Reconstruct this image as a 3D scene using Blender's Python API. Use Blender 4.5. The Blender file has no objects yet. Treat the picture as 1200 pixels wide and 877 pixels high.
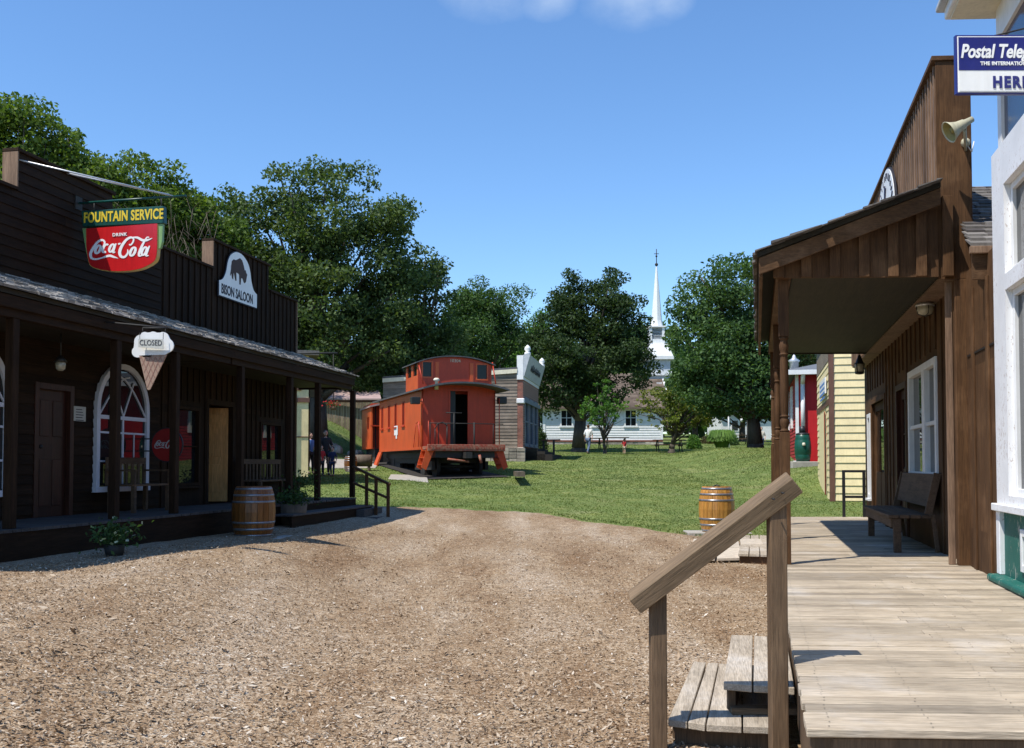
import bpy, math, random
import numpy as np
from mathutils import Matrix, Vector
R_ = math.radians
random.seed(7); rng = np.random.default_rng(11)
scene = bpy.context.scene
COL = scene.collection
# ------------------------------------------------------------------ camera model
FPX, CAMZ, PITCH = 1150.0, 1.6, R_(2.0)
SH = 0.0554
CP, SP = math.cos(PITCH), math.sin(PITCH)
def ray(px, py):
    u = (px - 600) / FPX; v = -(py - 438.5) / FPX + SH * 1200 / FPX
    return Vector((u, CP - v * SP, SP + v * CP))
def at(px, py, d):
    r = ray(px, py); return Vector((0, 0, CAMZ)) + r * (d / r.y)
def atz(px, py, z):
    r = ray(px, py); return Vector((0, 0, CAMZ)) + r * ((z - CAMZ) / r.z)
# ------------------------------------------------------------------ terrain
_bd = np.array([-40, 0, 12, 16, 20, 26, 31, 37, 46, 61, 75, 100, 140, 200, 400.])
_bz = np.array([0, 0, .02, .10, .25, .62, .90, 1.20, 1.80, 2.42, 3.15, 4.2, 5.6, 8, 14.])
def sm(a, b, x):
    t = np.clip((np.asarray(x, float) - a) / (b - a), 0, 1); return t * t * (3 - 2 * t)
def ground(x, y):
    x = np.asarray(x, float); y = np.asarray(y, float)
    z = np.interp(y, _bd, _bz)
    z = z + sm(-1.2, -4.4, x) * (.46 - .30 * sm(12, 22, y)) * (1 - sm(26, 36, y))
    z = z + sm(-6.5, -11, x) * sm(38, 56, y) * 2.0 + sm(-10, -45, x) * sm(38, 70, y) * 3
    z = z + sm(7, 10.5, x) * sm(26, 35, y) * .56 * (1 - sm(46, 60, y))
    z = z + .03 * np.sin(x * .7 + 1) * np.sin(y * .55) + .012 * np.sin(x * 2.3) * np.cos(y * 1.9 + x)
    return z
def gz(x, y): return float(ground(x, y))
# ------------------------------------------------------------------ frames
class Frame:
    def __init__(s, origin, ay, ax=None, main='y'):
        s.o = Vector((origin[0], origin[1])); s.ay = Vector(ay).normalized()
        s.ax = Vector(ax).normalized() if ax else Vector((s.ay.y, -s.ay.x))
        s.rot = math.atan2(-s.ay.x, s.ay.y) if main == 'y' else math.atan2(s.ax.y, s.ax.x)
        s.det = s.ax.x * s.ay.y - s.ax.y * s.ay.x
    def w(s, p):
        q = s.o + s.ax * p[0] + s.ay * p[1]; return (q.x, q.y, p[2])
    def inv(s, X, Y):
        X -= s.o.x; Y -= s.o.y
        return ((X * s.ay.y - Y * s.ay.x) / s.det, (s.ax.x * Y - s.ax.y * X) / s.det)
    def _ray(s, px, py):
        r = ray(px, py); a = s.inv(0, 0); b = s.inv(r.x, r.y)
        return a, (b[0] - a[0], b[1] - a[1]), r.z
    def hx(s, px, py, x):            # hit plane param x = const -> (y, z)
        a, d, rz = s._ray(px, py); t = (x - a[0]) / d[0]; return a[1] + t * d[1], CAMZ + t * rz
    def hy(s, px, py, y):            # hit plane param y = const -> (x, z)
        a, d, rz = s._ray(px, py); t = (y - a[1]) / d[1]; return a[0] + t * d[0], CAMZ + t * rz
    def hz(s, px, py, z):
        p = atz(px, py, z); return s.inv(p.x, p.y)
    def yx(s, px, x): return s.hx(px, 545, x)[0]
WORLD = Frame((0, 0), (0, 1))
# ------------------------------------------------------------------ objects
MAT = {}
def link(o): COL.objects.link(o); return o
def tag(o, label=None, cat=None, group=None, kind=None):
    if label: o['label'] = label
    if cat: o['category'] = cat
    if group: o['group'] = group
    if kind: o['kind'] = kind
    return o
RM = {}
def thing(name, label, cat, loc, rot=0, group=None):
    o = bpy.data.objects.new(name, None); link(o); o.empty_display_size = .3
    o.location = loc; o.rotation_euler = (0, 0, rot)
    RM[o.name] = (Matrix.Translation(Vector(loc)) @ Matrix.Rotation(rot, 4, 'Z'))
    return tag(o, label, cat, group)
def mesh_np(name, V, Fc, mat=None):
    V = np.asarray(V, np.float32); Fc = np.asarray(Fc, np.int32); n = Fc.shape[1]
    me = bpy.data.meshes.new(name); me.vertices.add(len(V)); me.vertices.foreach_set('co', V.ravel())
    me.loops.add(Fc.size); me.loops.foreach_set('vertex_index', Fc.ravel())
    me.polygons.add(len(Fc)); me.polygons.foreach_set('loop_start', np.arange(0, Fc.size, n, dtype=np.int32))
    me.polygons.foreach_set('loop_total', np.full(len(Fc), n, np.int32))
    me.update(calc_edges=True); me.validate()
    if mat: me.materials.append(mat)
    return me
class MB:
    def __init__(s, F=WORLD): s.v = []; s.f = []; s.sm = []; s.F = F
    def _add(s, vs, fs, smooth=False):
        b = len(s.v); w = s.F.w
        s.v += [w(p) for p in vs]; s.f += [tuple(b + i for i in f) for f in fs]; s.sm += [smooth] * len(fs)
        return s
    def box(s, x0, x1, y0, y1, z0, z1):
        if x0 > x1: x0, x1 = x1, x0
        if y0 > y1: y0, y1 = y1, y0
        if z0 > z1: z0, z1 = z1, z0
        v = [(x, y, z) for z in (z0, z1) for y in (y0, y1) for x in (x0, x1)]
        return s._add(v, [(0, 2, 3, 1), (4, 5, 7, 6), (0, 1, 5, 4), (2, 6, 7, 3), (0, 4, 6, 2), (1, 3, 7, 5)])
    def hexa(s, b, t):               # 4 bottom pts, 4 top pts (ccw)
        return s._add(list(b) + list(t), [(3, 2, 1, 0), (4, 5, 6, 7), (0, 1, 5, 4), (1, 2, 6, 5), (2, 3, 7, 6), (3, 0, 4, 7)])
    def beam(s, p0, p1, w, h, up=(0, 0, 1)):
        p0 = Vector(p0); p1 = Vector(p1); d = (p1 - p0).normalized(); side = d.cross(Vector(up))
        if side.length < 1e-4: side = d.cross(Vector((0, 1, 0)))
        side.normalize(); u = side.cross(d)
        a = side * w / 2; c = u * h / 2
        q = lambda p: [p - a - c, p + a - c, p + a + c, p - a + c]
        v = q(p0) + q(p1)
        return s._add(v, [(3, 2, 1, 0), (4, 5, 6, 7), (0, 1, 5, 4), (1, 2, 6, 5), (2, 3, 7, 6), (3, 0, 4, 7)])
    def tube(s, p0, p1, r0, r1=None, n=10, cap=True):
        r1 = r0 if r1 is None else r1
        p0 = Vector(p0); p1 = Vector(p1); d = (p1 - p0).normalized()
        a = d.orthogonal().normalized(); b = d.cross(a)
        v = []
        for p, r in ((p0, r0), (p1, r1)):
            for i in range(n):
                t = 2 * math.pi * i / n; v.append(p + a * (r * math.cos(t)) + b * (r * math.sin(t)))
        f = [(i, (i + 1) % n, n + (i + 1) % n, n + i) for i in range(n)]
        s._add(v, f, True)
        if cap:
            k = len(s.f); bse = len(s.v) - 2 * n
            s.f += [tuple(bse + i for i in range(n))[::-1], tuple(bse + n + i for i in range(n))]; s.sm += [False, False]
        return s
    def path(s, pts, r, n=8):
        if not isinstance(r, (list, tuple)): r = [r] * len(pts)
        for i in range(len(pts) - 1): s.tube(pts[i], pts[i + 1], r[i], r[i + 1], n)
        return s
    def lathe(s, c, prof, n=20, squash=1.0):
        v = []; f = []
        for r, z in prof:
            for i in range(n):
                t = 2 * math.pi * i / n; v.append((c[0] + r * math.cos(t), c[1] + r * math.sin(t) * squash, c[2] + z))
        for k in range(len(prof) - 1):
            for i in range(n):
                j = (i + 1) % n; f.append((k * n + i, k * n + j, (k + 1) * n + j, (k + 1) * n + i))
        s._add(v, f, True)
        b = len(s.v) - len(v)
        if prof[0][0] > 1e-4: s.f.append(tuple(b + i for i in range(n))[::-1]); s.sm.append(False)
        if prof[-1][0] > 1e-4: s.f.append(tuple(b + (len(prof) - 1) * n + i for i in range(n))); s.sm.append(False)
        return s
    def ball(s, c, r, n=14, m=9):
        if not isinstance(r, (list, tuple)): r = (r, r, r)
        pr = [(math.sin(math.pi * k / m), -math.cos(math.pi * k / m)) for k in range(m + 1)]
        v = []; f = []
        for a, z in pr:
            for i in range(n):
                t = 2 * math.pi * i / n; v.append((c[0] + r[0] * a * math.cos(t), c[1] + r[1] * a * math.sin(t), c[2] + r[2] * z))
        for k in range(m):
            for i in range(n):
                j = (i + 1) % n; f.append((k * n + i, k * n + j, (k + 1) * n + j, (k + 1) * n + i))
        return s._add(v, f, True)
    def prism(s, pts, ext):          # planar polygon (3d) extruded by vector
        n = len(pts); e = Vector(ext); v = [Vector(p) for p in pts]; v2 = [p + e for p in v]
        f = [tuple(range(n))[::-1], tuple(range(n, 2 * n))] + [(i, (i + 1) % n, n + (i + 1) % n, n + i) for i in range(n)]
        return s._add(v + v2, f)
    def quad(s, *p): return s._add(p, [tuple(range(len(p)))])
    def build(s, name, mat, parent=None, label=None, bev=0, seg=1, root=None, L=None):
        if isinstance(mat, str): mat = MAT[mat]
        me = bpy.data.meshes.new(name)
        M = RM[parent.name] if parent is not None else None
        vs = [Vector(p) for p in s.v]
        if M is not None:
            I = M.inverted(); vs = [I @ p for p in vs]
        elif root is not None:
            I = Matrix.Rotation(-root[1], 4, 'Z') @ Matrix.Translation(-Vector(root[0])); vs = [I @ p for p in vs]
        if L is not None: vs = [L.inverted() @ p for p in vs]
        me.from_pydata([tuple(p) for p in vs], [], s.f); me.update()
        me.polygons.foreach_set('use_smooth', s.sm)
        me.materials.append(mat)
        o = bpy.data.objects.new(name, me); link(o)
        if parent is not None: o.parent = parent; RM[o.name] = M
        elif root is not None:
            o.location = root[0]; o.rotation_euler = (0, 0, root[1])
            RM[o.name] = Matrix.Translation(Vector(root[0])) @ Matrix.Rotation(root[1], 4, 'Z')
        else: RM[o.name] = Matrix.Identity(4)
        if L is not None: o.matrix_local = L
        if label: o['label'] = label
        if bev:
            m = o.modifiers.new('bevel', 'BEVEL'); m.width = bev; m.segments = seg; m.limit_method = 'ANGLE'
            m.use_clamp_overlap = True
        return o
def addmesh(name, me, parent=None):
    """me holds world coordinates"""
    o = bpy.data.objects.new(name, me); link(o)
    if parent is not None:
        me.transform(RM[parent.name].inverted()); o.parent = parent; RM[o.name] = RM[parent.name]
    else: RM[o.name] = Matrix.Identity(4)
    return o
def text(name, body, size, matname, parent, origin, xdir, ydir, off=0.0, ext=.004, shear=0, sx=1.0, align='LEFT', space=1.0):
    cu = bpy.data.curves.new('txt', 'FONT'); cu.body = body; cu.size = size; cu.offset = off; cu.extrude = ext
    cu.shear = shear; cu.align_x = align; cu.space_character = space; cu.resolution_u = 4
    t = bpy.data.objects.new('txt', cu); link(t)
    dg = bpy.context.evaluated_depsgraph_get(); dg.update()
    me = bpy.data.meshes.new_from_object(t.evaluated_get(dg))
    bpy.data.objects.remove(t)
    X = Vector(xdir).normalized(); Y = Vector(ydir).normalized(); Z = X.cross(Y)
    M = Matrix.Translation(Vector(origin)) @ Matrix(((X.x, Y.x, Z.x, 0), (X.y, Y.y, Z.y, 0), (X.z, Y.z, Z.z, 0), (0, 0, 0, 1))) @ Matrix.Diagonal((sx, 1, 1, 1))
    me.transform(M); me.materials.clear(); me.materials.append(MAT[matname]); me.name = name
    return addmesh(name, me, parent)
def strokes(name, lines, matname, parent, mapf, thick=.004):
    """lines: list of [(x,y,w)...] in plane units, smoothed; mapf maps (x,y)->world ; small extruded ribbons"""
    mb = MB()
    nrm = None
    for k, L in enumerate(lines):
        P = []
        n = len(L)
        for i in range(n - 1):
            p0 = L[max(i - 1, 0)]; p1 = L[i]; p2 = L[i + 1]; p3 = L[min(i + 2, n - 1)]
            for q in range(6):
                t = q / 6
                P.append(tuple(.5 * ((2 * b) + (-a + c) * t + (2 * a - 5 * b + 4 * c - d) * t * t + (-a + 3 * b - 3 * c + d) * t ** 3) for a, b, c, d in zip(p0, p1, p2, p3)))
        P.append(tuple(L[-1]))
        left = []; right = []
        for i, p in enumerate(P):
            a = P[max(i - 1, 0)]; b = P[min(i + 1, len(P) - 1)]
            tx, ty = b[0] - a[0], b[1] - a[1]; l = math.hypot(tx, ty) or 1; nx, ny = -ty / l, tx / l
            left.append((p[0] + nx * p[2] / 2, p[1] + ny * p[2] / 2)); right.append((p[0] - nx * p[2] / 2, p[1] - ny * p[2] / 2))
        h = thick + k * .0004
        b = len(mb.v)
        for (l, r) in zip(left, right):
            mb.v += [tuple(mapf(l[0], l[1], h)), tuple(mapf(r[0], r[1], h)), tuple(mapf(l[0], l[1], 0)), tuple(mapf(r[0], r[1], 0))]
        for i in range(len(left) - 1):
            q = b + 4 * i
            for f in ((q, q + 1, q + 5, q + 4), (q, q + 4, q + 6, q + 2), (q + 1, q + 3, q + 7, q + 5)):
                mb.f.append(f); mb.sm.append(False)
        e = b + 4 * (len(left) - 1)
        mb.f += [(b, b + 2, b + 3, b + 1), (e, e + 1, e + 3, e + 2)]; mb.sm += [False, False]
    return mb.build(name, matname, parent)
# ------------------------------------------------------------------ materials
def newmat(name):
    m = bpy.data.materials.new(name); m.use_nodes = True; nt = m.node_tree; nt.nodes.clear()
    out = nt.nodes.new('ShaderNodeOutputMaterial'); MAT[name] = m
    return m, nt, out
def N(nt, t, **k):
    n = nt.nodes.new(t)
    for a, b in k.items(): setattr(n, a, b)
    return n
def ramp(nt, stops, interp='LINEAR'):
    r = N(nt, 'ShaderNodeValToRGB'); cr = r.color_ramp; cr.interpolation = interp
    while len(cr.elements) < len(stops): cr.elements.new(.5)
    for e, (p, c) in zip(cr.elements, stops): e.position = p; e.color = (*c, 1) if len(c) == 3 else c
    return r
def noise(nt, vec, scale, detail=4, rough=.55):
    n = N(nt, 'ShaderNodeTexNoise'); n.inputs['Scale'].default_value = scale; n.inputs['Detail'].default_value = detail
    n.inputs['Roughness'].default_value = rough; nt.links.new(vec, n.inputs['Vector']); return n
def mixc(nt, a, b, fac, mode='MIX'):
    m = N(nt, 'ShaderNodeMix', data_type='RGBA', blend_type=mode)
    for v, s in ((fac, 0), (a, 6), (b, 7)):
        if hasattr(v, 'links'): nt.links.new(v, m.inputs[s])
        elif isinstance(v, (int, float)): m.inputs[s].default_value = v
        else: m.inputs[s].default_value = (*v, 1)
    return m.outputs[2]
def pbsdf(nt, out, color, rough=.8, metal=0, spec=.5, bump=None, bstr=.3, bdist=.01):
    p = N(nt, 'ShaderNodeBsdfPrincipled')
    if hasattr(color, 'links'): nt.links.new(color, p.inputs['Base Color'])
    else: p.inputs['Base Color'].default_value = (*color, 1)
    if hasattr(rough, 'links'): nt.links.new(rough, p.inputs['Roughness'])
    else: p.inputs['Roughness'].default_value = rough
    p.inputs['Metallic'].default_value = metal; p.inputs['Specular IOR Level'].default_value = spec
    if bump is not None:
        b = N(nt, 'ShaderNodeBump'); b.inputs['Strength'].default_value = bstr; b.inputs['Distance'].default_value = bdist
        nt.links.new(bump, b.inputs['Height']); nt.links.new(b.outputs[0], p.inputs['Normal'])
    nt.links.new(p.outputs[0], out.inputs[0]); return p
def objvec(nt, scale=(1, 1, 1), rot=(0, 0, 0)):
    t = N(nt, 'ShaderNodeTexCoord'); m = N(nt, 'ShaderNodeMapping')
    m.inputs['Scale'].default_value = scale; m.inputs['Rotation'].default_value = rot
    nt.links.new(t.outputs['Object'], m.inputs['Vector']); return m.outputs[0]
def island(nt, lo, hi):
    g = N(nt, 'ShaderNodeNewGeometry'); r = ramp(nt, [(0, (lo,) * 3), (1, (hi,) * 3)]); nt.links.new(g.outputs['Random Per Island'], r.inputs[0]); return r.outputs[0]
def wood(name, c1, c2, axis='z', rough=.75, var=(.7, 1.25), streak=18, c3=None, bstr=.35, spec=.3):
    m, nt, out = newmat(name)
    sc = {'x': (.06, 1, 1), 'y': (1, .06, 1), 'z': (1, 1, .06)}[axis]
    v = objvec(nt, tuple(q * streak for q in sc))
    g = N(nt, 'ShaderNodeNewGeometry')
    cmb = N(nt, 'ShaderNodeVectorMath', operation='ADD'); mul = N(nt, 'ShaderNodeMath', operation='MULTIPLY'); mul.inputs[1].default_value = 60
    nt.links.new(g.outputs['Random Per Island'], mul.inputs[0]); nt.links.new(v, cmb.inputs[0]); nt.links.new(mul.outputs[0], cmb.inputs[1])
    n1 = noise(nt, cmb.outputs[0], 1.0, 6, .65); n2 = noise(nt, cmb.outputs[0], 5.0, 3, .6)
    n3 = noise(nt, objvec(nt, (1.7, 1.7, 1.7)), 1.0, 4, .6)
    r = ramp(nt, [(.3, c1), (.7, c2)]); nt.links.new(n1.outputs[0], r.inputs[0])
    c = r.outputs[0]
    if c3:
        r3 = ramp(nt, [(.52, (0, 0, 0)), (.72, (1, 1, 1))]); nt.links.new(n3.outputs[0], r3.inputs[0]); c = mixc(nt, c, c3, r3.outputs[0])
    rr = ramp(nt, [(.35, (.62,) * 3), (.6, (1.1,) * 3)]); nt.links.new(n2.outputs[0], rr.inputs[0])
    c = mixc(nt, c, rr.outputs[0], .8, 'MULTIPLY')
    r4 = ramp(nt, [(.3, (.8,) * 3), (.7, (1.15,) * 3)]); nt.links.new(n3.outputs[0], r4.inputs[0])
    c = mixc(nt, c, r4.outputs[0], 1, 'MULTIPLY'); c = mixc(nt, c, island(nt, *var), 1, 'MULTIPLY')
    pbsdf(nt, out, c, rough, spec=spec, bump=n2.outputs[0], bstr=bstr, bdist=.006); return m
def paint(name, col, rough=.5, dirt=.25, scale=3, col2=None, var=None, spec=.4, metal=0, bstr=.15, streak=None):
    m, nt, out = newmat(name)
    v = objvec(nt); n = noise(nt, v, scale, 7, .65); n2 = noise(nt, objvec(nt, (9, 9, 1.1)), scale, 5, .6)
    d = tuple(q * (1 - dirt) for q in col) if col2 is None else col2
    r = ramp(nt, [(.35, d), (.62, col)]); nt.links.new(n.outputs[0], r.inputs[0])
    r2 = ramp(nt, [(.3, (1 - dirt * .9,) * 3), (.55, (1, 1, 1))]); nt.links.new(n2.outputs[0], r2.inputs[0])
    c = mixc(nt, r.outputs[0], r2.outputs[0], 1, 'MULTIPLY')
    if var: c = mixc(nt, c, island(nt, *var), 1, 'MULTIPLY')
    pbsdf(nt, out, c, rough, metal, spec, bump=n.outputs[0], bstr=bstr, bdist=.01); return m
def peel(name, col, under, rough=.6, amount=.62, scale=22):
    m, nt, out = newmat(name)
    n = noise(nt, objvec(nt, (2, 2, .7)), scale, 8, .7); n2 = noise(nt, objvec(nt), 2.2, 4)
    a = N(nt, 'ShaderNodeMath', operation='ADD'); s = N(nt, 'ShaderNodeMath', operation='MULTIPLY'); s.inputs[1].default_value = .35
    nt.links.new(n2.outputs[0], s.inputs[0]); nt.links.new(n.outputs[0], a.inputs[0]); nt.links.new(s.outputs[0], a.inputs[1])
    r = ramp(nt, [(amount + .12, (0, 0, 0)), (amount + .15, (1, 1, 1))]); nt.links.new(a.outputs[0], r.inputs[0])
    dd = ramp(nt, [(.3, tuple(q * .86 for q in col)), (.6, col)]); nt.links.new(n2.outputs[0], dd.inputs[0])
    c = mixc(nt, dd.outputs[0], under, r.outputs[0])
    pbsdf(nt, out, c, rough, spec=.3, bump=r.outputs[0], bstr=.3, bdist=.003); return m
def glass(name, base=(.012, .014, .016), ior=1.5, rough=.01):
    m, nt, out = newmat(name)
    p = pbsdf(nt, out, base, rough, spec=.5); p.inputs['IOR'].default_value = ior
    n = noise(nt, objvec(nt), 1.6, 1); b = N(nt, 'ShaderNodeBump'); b.inputs['Strength'].default_value = .02; b.inputs['Distance'].default_value = .02
    nt.links.new(n.outputs[0], b.inputs['Height']); nt.links.new(b.outputs[0], p.inputs['Normal']); return m
def leafmat(name, cols, trans=.3):
    m, nt, out = newmat(name)
    g = N(nt, 'ShaderNodeNewGeometry'); r = ramp(nt, [(i / (len(cols) - 1), c) for i, c in enumerate(cols)])
    nt.links.new(g.outputs['Random Per Island'], r.inputs[0])
    n = noise(nt, objvec(nt), .45, 2); r2 = ramp(nt, [(.35, (.75, .8, .8)), (.65, (1.2, 1.12, 1.0))]); nt.links.new(n.outputs[0], r2.inputs[0])
    c = mixc(nt, r.outputs[0], r2.outputs[0], 1, 'MULTIPLY')
    p = N(nt, 'ShaderNodeBsdfPrincipled'); nt.links.new(c, p.inputs['Base Color']); p.inputs['Roughness'].default_value = .62; p.inputs['Specular IOR Level'].default_value = .22
    t = N(nt, 'ShaderNodeBsdfTranslucent'); tc = mixc(nt, c, (1.5, 1.6, .5), 1, 'MULTIPLY'); nt.links.new(tc, t.inputs[0])
    mx = N(nt, 'ShaderNodeMixShader'); mx.inputs[0].default_value = trans
    nt.links.new(p.outputs[0], mx.inputs[1]); nt.links.new(t.outputs[0], mx.inputs[2]); nt.links.new(mx.outputs[0], out.inputs[0]); return m
wood('brown_v', (.016, .0085, .0045), (.034, .018, .0095), 'z', spec=.12)  # left shop browns darkened so the porch shade reads near black
wood('brown_y', (.016, .0085, .0045), (.034, .018, .0095), 'y', spec=.12)
wood('stain_v', (.062, .030, .013), (.105, .052, .022), 'z', c3=(.13, .070, .034), spec=.2)
wood('stain_dark', (.035, .018, .010), (.06, .032, .017), 'z')
wood('stain_x', (.062, .032, .015), (.105, .055, .025), 'x', c3=(.13, .074, .04), spec=.2)
wood('stain_y', (.065, .032, .015), (.11, .056, .026), 'y', c3=(.13, .074, .04), spec=.2)
wood('stain_grey_v', (.13, .075, .045), (.24, .155, .10), 'z')
wood('under_y', (.018, .014, .008), (.034, .026, .014), 'y')  # porch undersides, shade put into the near-black colour
wood('deck_x', (.34, .27, .19), (.52, .435, .325), 'x', rough=.8, var=(.66, 1.12), streak=26, bstr=.6, c3=(.42, .37, .31))
wood('step_y', (.30, .245, .18), (.50, .425, .33), 'y', rough=.85, var=(.8, 1.1), streak=26, bstr=.6, c3=(.40, .36, .31))
wood('post_v', (.085, .052, .028), (.145, .092, .052), 'z', streak=26)
wood('rail_x', (.11, .074, .040), (.22, .15, .09), 'x', streak=26, bstr=.5)
wood('deck_dark_y', (.055, .05, .05), (.10, .092, .09), 'x', var=(.8, 1.1))  # left deck darkened to deepen the porch shade
wood('barrel_gold', (.40, .17, .03), (.62, .32, .07), 'z', rough=.35, var=(.8, 1.15), streak=14, spec=.5)
wood('barrel', (.16, .055, .010), (.30, .115, .024), 'z', rough=.4, var=(.75, 1.15), streak=14, spec=.5)  # darker than the golden barrel wood, left barrel's shade put into the tone
wood('barrel_top', (.45, .32, .17), (.6, .45, .26), 'x')
wood('door_wood', (.42, .20, .06), (.58, .31, .11), 'z', rough=.4)
wood('door_dark', (.032, .010, .006), (.055, .018, .010), 'z', rough=.5)
wood('grey_siding', (.16, .125, .095), (.30, .245, .19), 'x', var=(.6, 1.2))
wood('fence_wood', (.17, .13, .09), (.30, .24, .17), 'z', var=(.7, 1.15))
wood('bark', (.05, .04, .03), (.11, .09, .07), 'z', var=(.9, 1.1), streak=9, bstr=.9)
wood('bench_wood', (.07, .042, .025), (.13, .08, .048), 'y')
wood('log_wood', (.09, .07, .05), (.17, .13, .095), 'z')
def shingle(name, stops):
    m, nt, out = newmat(name)
    g = N(nt, 'ShaderNodeNewGeometry'); r = ramp(nt, stops); nt.links.new(g.outputs['Random Per Island'], r.inputs[0])
    n = noise(nt, objvec(nt, (12, 40, 12)), 1, 5, .7); r2 = ramp(nt, [(.3, (.6,) * 3), (.65, (1.15,) * 3)]); nt.links.new(n.outputs[0], r2.inputs[0])
    pbsdf(nt, out, mixc(nt, r.outputs[0], r2.outputs[0], 1, 'MULTIPLY'), .85, spec=.3, bump=n.outputs[0], bstr=.5, bdist=.008); return m
shingle('shake', [(0, (.10, .09, .08)), (.5, (.28, .26, .24)), (1, (.55, .52, .48))])
shingle('shake_dark', [(0, (.07, .06, .055)), (.5, (.15, .135, .12)), (1, (.26, .24, .22))])
shingle('church_shingle', [(0, (.11, .08, .06)), (.5, (.16, .12, .09)), (1, (.22, .17, .13))])
shingle('asphalt_shingle', [(0, (.10, .11, .125)), (1, (.17, .185, .2))])
paint('white', (.78, .78, .77), .5, .12)
paint('white_siding', (.76, .76, .75), .55, .15, var=(.88, 1.03))
peel('white_peel', (.80, .80, .80), (.50, .43, .39), amount=.655, scale=30)
paint('white_clean', (.82, .82, .80), .4, .05)
paint('slate_paint', (.20, .23, .27), .6, .2)
paint('cream', (.72, .66, .5), .6, .15)
paint('grey_white', (.5, .53, .56), .6, .2)
paint('yellow_siding', (.86, .71, .40), .55, .12, var=(.92, 1.03))
paint('yellow_wall', (.82, .66, .36), .6, .15)
paint('brown_trim', (.16, .075, .05), .5, .25)
peel('green_peel', (.015, .12, .095), (.35, .35, .30), amount=.66, scale=14)
paint('green_enamel', (.008, .07, .055), .35, .3)
paint('lime_enamel', (.22, .38, .14), .4, .2)
paint('barrel_green', (.01, .085, .055), .35, .2)
paint('red_enamel', (.55, .012, .014), .28, .15, spec=.6)
paint('dark_red_enamel', (.30, .015, .015), .35, .2)
paint('yellow_enamel', (.75, .55, .04), .4, .15)
paint('gold_edge', (.6, .42, .12), .4, .15)
paint('navy', (.012, .016, .16), .3, .1, spec=.6)
paint('navy_shade', (.012, .02, .07), .15, .2, spec=.6)  # navy tone standing for shade on the upper white wall
paint('barn_red', (.52, .012, .016), .55, .18, scale=1.5)
paint('barn_siding_red', (.42, .03, .035), .6, .2, var=(.9, 1.05))
paint('caboose_red_lit', (.62, .092, .016), .42, .16, scale=1.2, spec=.5, var=(.95, 1.03))  # sunlit tone of the red body, light put into the colour
paint('caboose_red_shade', (.50, .046, .012), .45, .2, scale=1.2, spec=.45, var=(.94, 1.04))  # shaded tone of the same red body, mainly for end faces
paint('caboose_roof', (.10, .10, .105), .7, .3)
paint('pink_canvas', (.42, .30, .27), .7, .2)
paint('rusty_red', (.30, .045, .022), .7, .0, scale=9, col2=(.30, .17, .11), bstr=.6)
paint('black_metal', (.02, .02, .022), .45, .2)
paint('dark_iron', (.03, .028, .026), .7, .3)
paint('hoop', (.32, .33, .36), .35, .35, metal=.6, scale=8)
paint('galv', (.62, .63, .64), .35, .15, metal=.5)
paint('speaker_paint', (.50, .47, .33), .5, .2)
paint('speaker_inside', (.30, .25, .08), .6, .2)
paint('brick_red', (.26, .09, .06), .8, .3, scale=6)
paint('stone', (.42, .38, .31), .85, 0, scale=3, col2=(.24, .21, .18), var=(.6, 1.2), bstr=.5)
paint('concrete', (.40, .37, .32), .85, .2, scale=5, bstr=.4)
paint('paver', (.56, .48, .38), .9, .25, scale=14, var=(.85, 1.08), bstr=.6)
paint('curtain', (.55, .5, .42), .9, .2)
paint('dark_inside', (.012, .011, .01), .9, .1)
paint('lamp_glass', (.45, .42, .32), .15, .2, spec=.8)
paint('waffle', (.40, .27, .20), .7, .15)
paint('waffle_line', (.30, .16, .12), .7, .15)
paint('board_white', (.60, .60, .54), .6, .2)
paint('ink', (.02, .02, .03), .6, 0)
paint('ink_blue', (.02, .025, .07), .6, 0)
paint('bison_brown', (.06, .035, .03), .7, .1)
paint('paper', (.5, .5, .45), .7, .1)
paint('skin', (.55, .33, .24), .5, .05)
paint('hair_dark', (.03, .02, .015), .7, .1)
paint('hair_brown', (.12, .065, .035), .7, .1)
paint('cloth_white', (.75, .75, .75), .9, .08)
paint('cloth_jeans', (.12, .17, .28), .9, .25)
paint('cloth_red', (.50, .03, .035), .9, .15)
paint('cloth_dark', (.03, .03, .035), .9, .2)
paint('cloth_navy', (.03, .04, .11), .9, .2)
paint('cloth_blue', (.10, .22, .5), .9, .15)
paint('cloth_khaki', (.5, .42, .3), .9, .15)
paint('shoe', (.08, .06, .05), .6, .1)
glass('glass'); glass('glass_dim', ior=1.33)
leafmat('leaf_hill', [(.06, .10, .022), (.09, .15, .032), (.14, .21, .05)], .35)
leafmat('leaf_oak', [(.04, .07, .026), (.065, .11, .038), (.12, .17, .06)])
leafmat('leaf_mid', [(.035, .07, .024), (.05, .10, .032), (.08, .15, .045)])
leafmat('leaf_dark', [(.022, .045, .016), (.038, .068, .024), (.062, .10, .034)], .25)
leafmat('leaf_bright', [(.055, .13, .03), (.09, .19, .04), (.13, .25, .055)], .4)
leafmat('leaf_maple', [(.04, .08, .03), (.06, .12, .042), (.10, .18, .065)])
leafmat('leaf_crab', [(.08, .12, .025), (.14, .18, .04), (.22, .22, .06)], .4)
leafmat('leaf_grass', [(.07, .15, .03), (.11, .21, .045), (.16, .27, .06)])
leafmat('leaf_lawn', [(.09, .135, .032), (.14, .19, .052), (.24, .26, .11)], .25)
leafmat('leaf_bronze', [(.06, .06, .03), (.10, .08, .04)])
leafmat('petal', [(.45, .02, .03), (.6, .05, .06)], .3)
leafmat('petal_white', [(.7, .7, .6), (.5, .6, .4)], .3)
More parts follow.
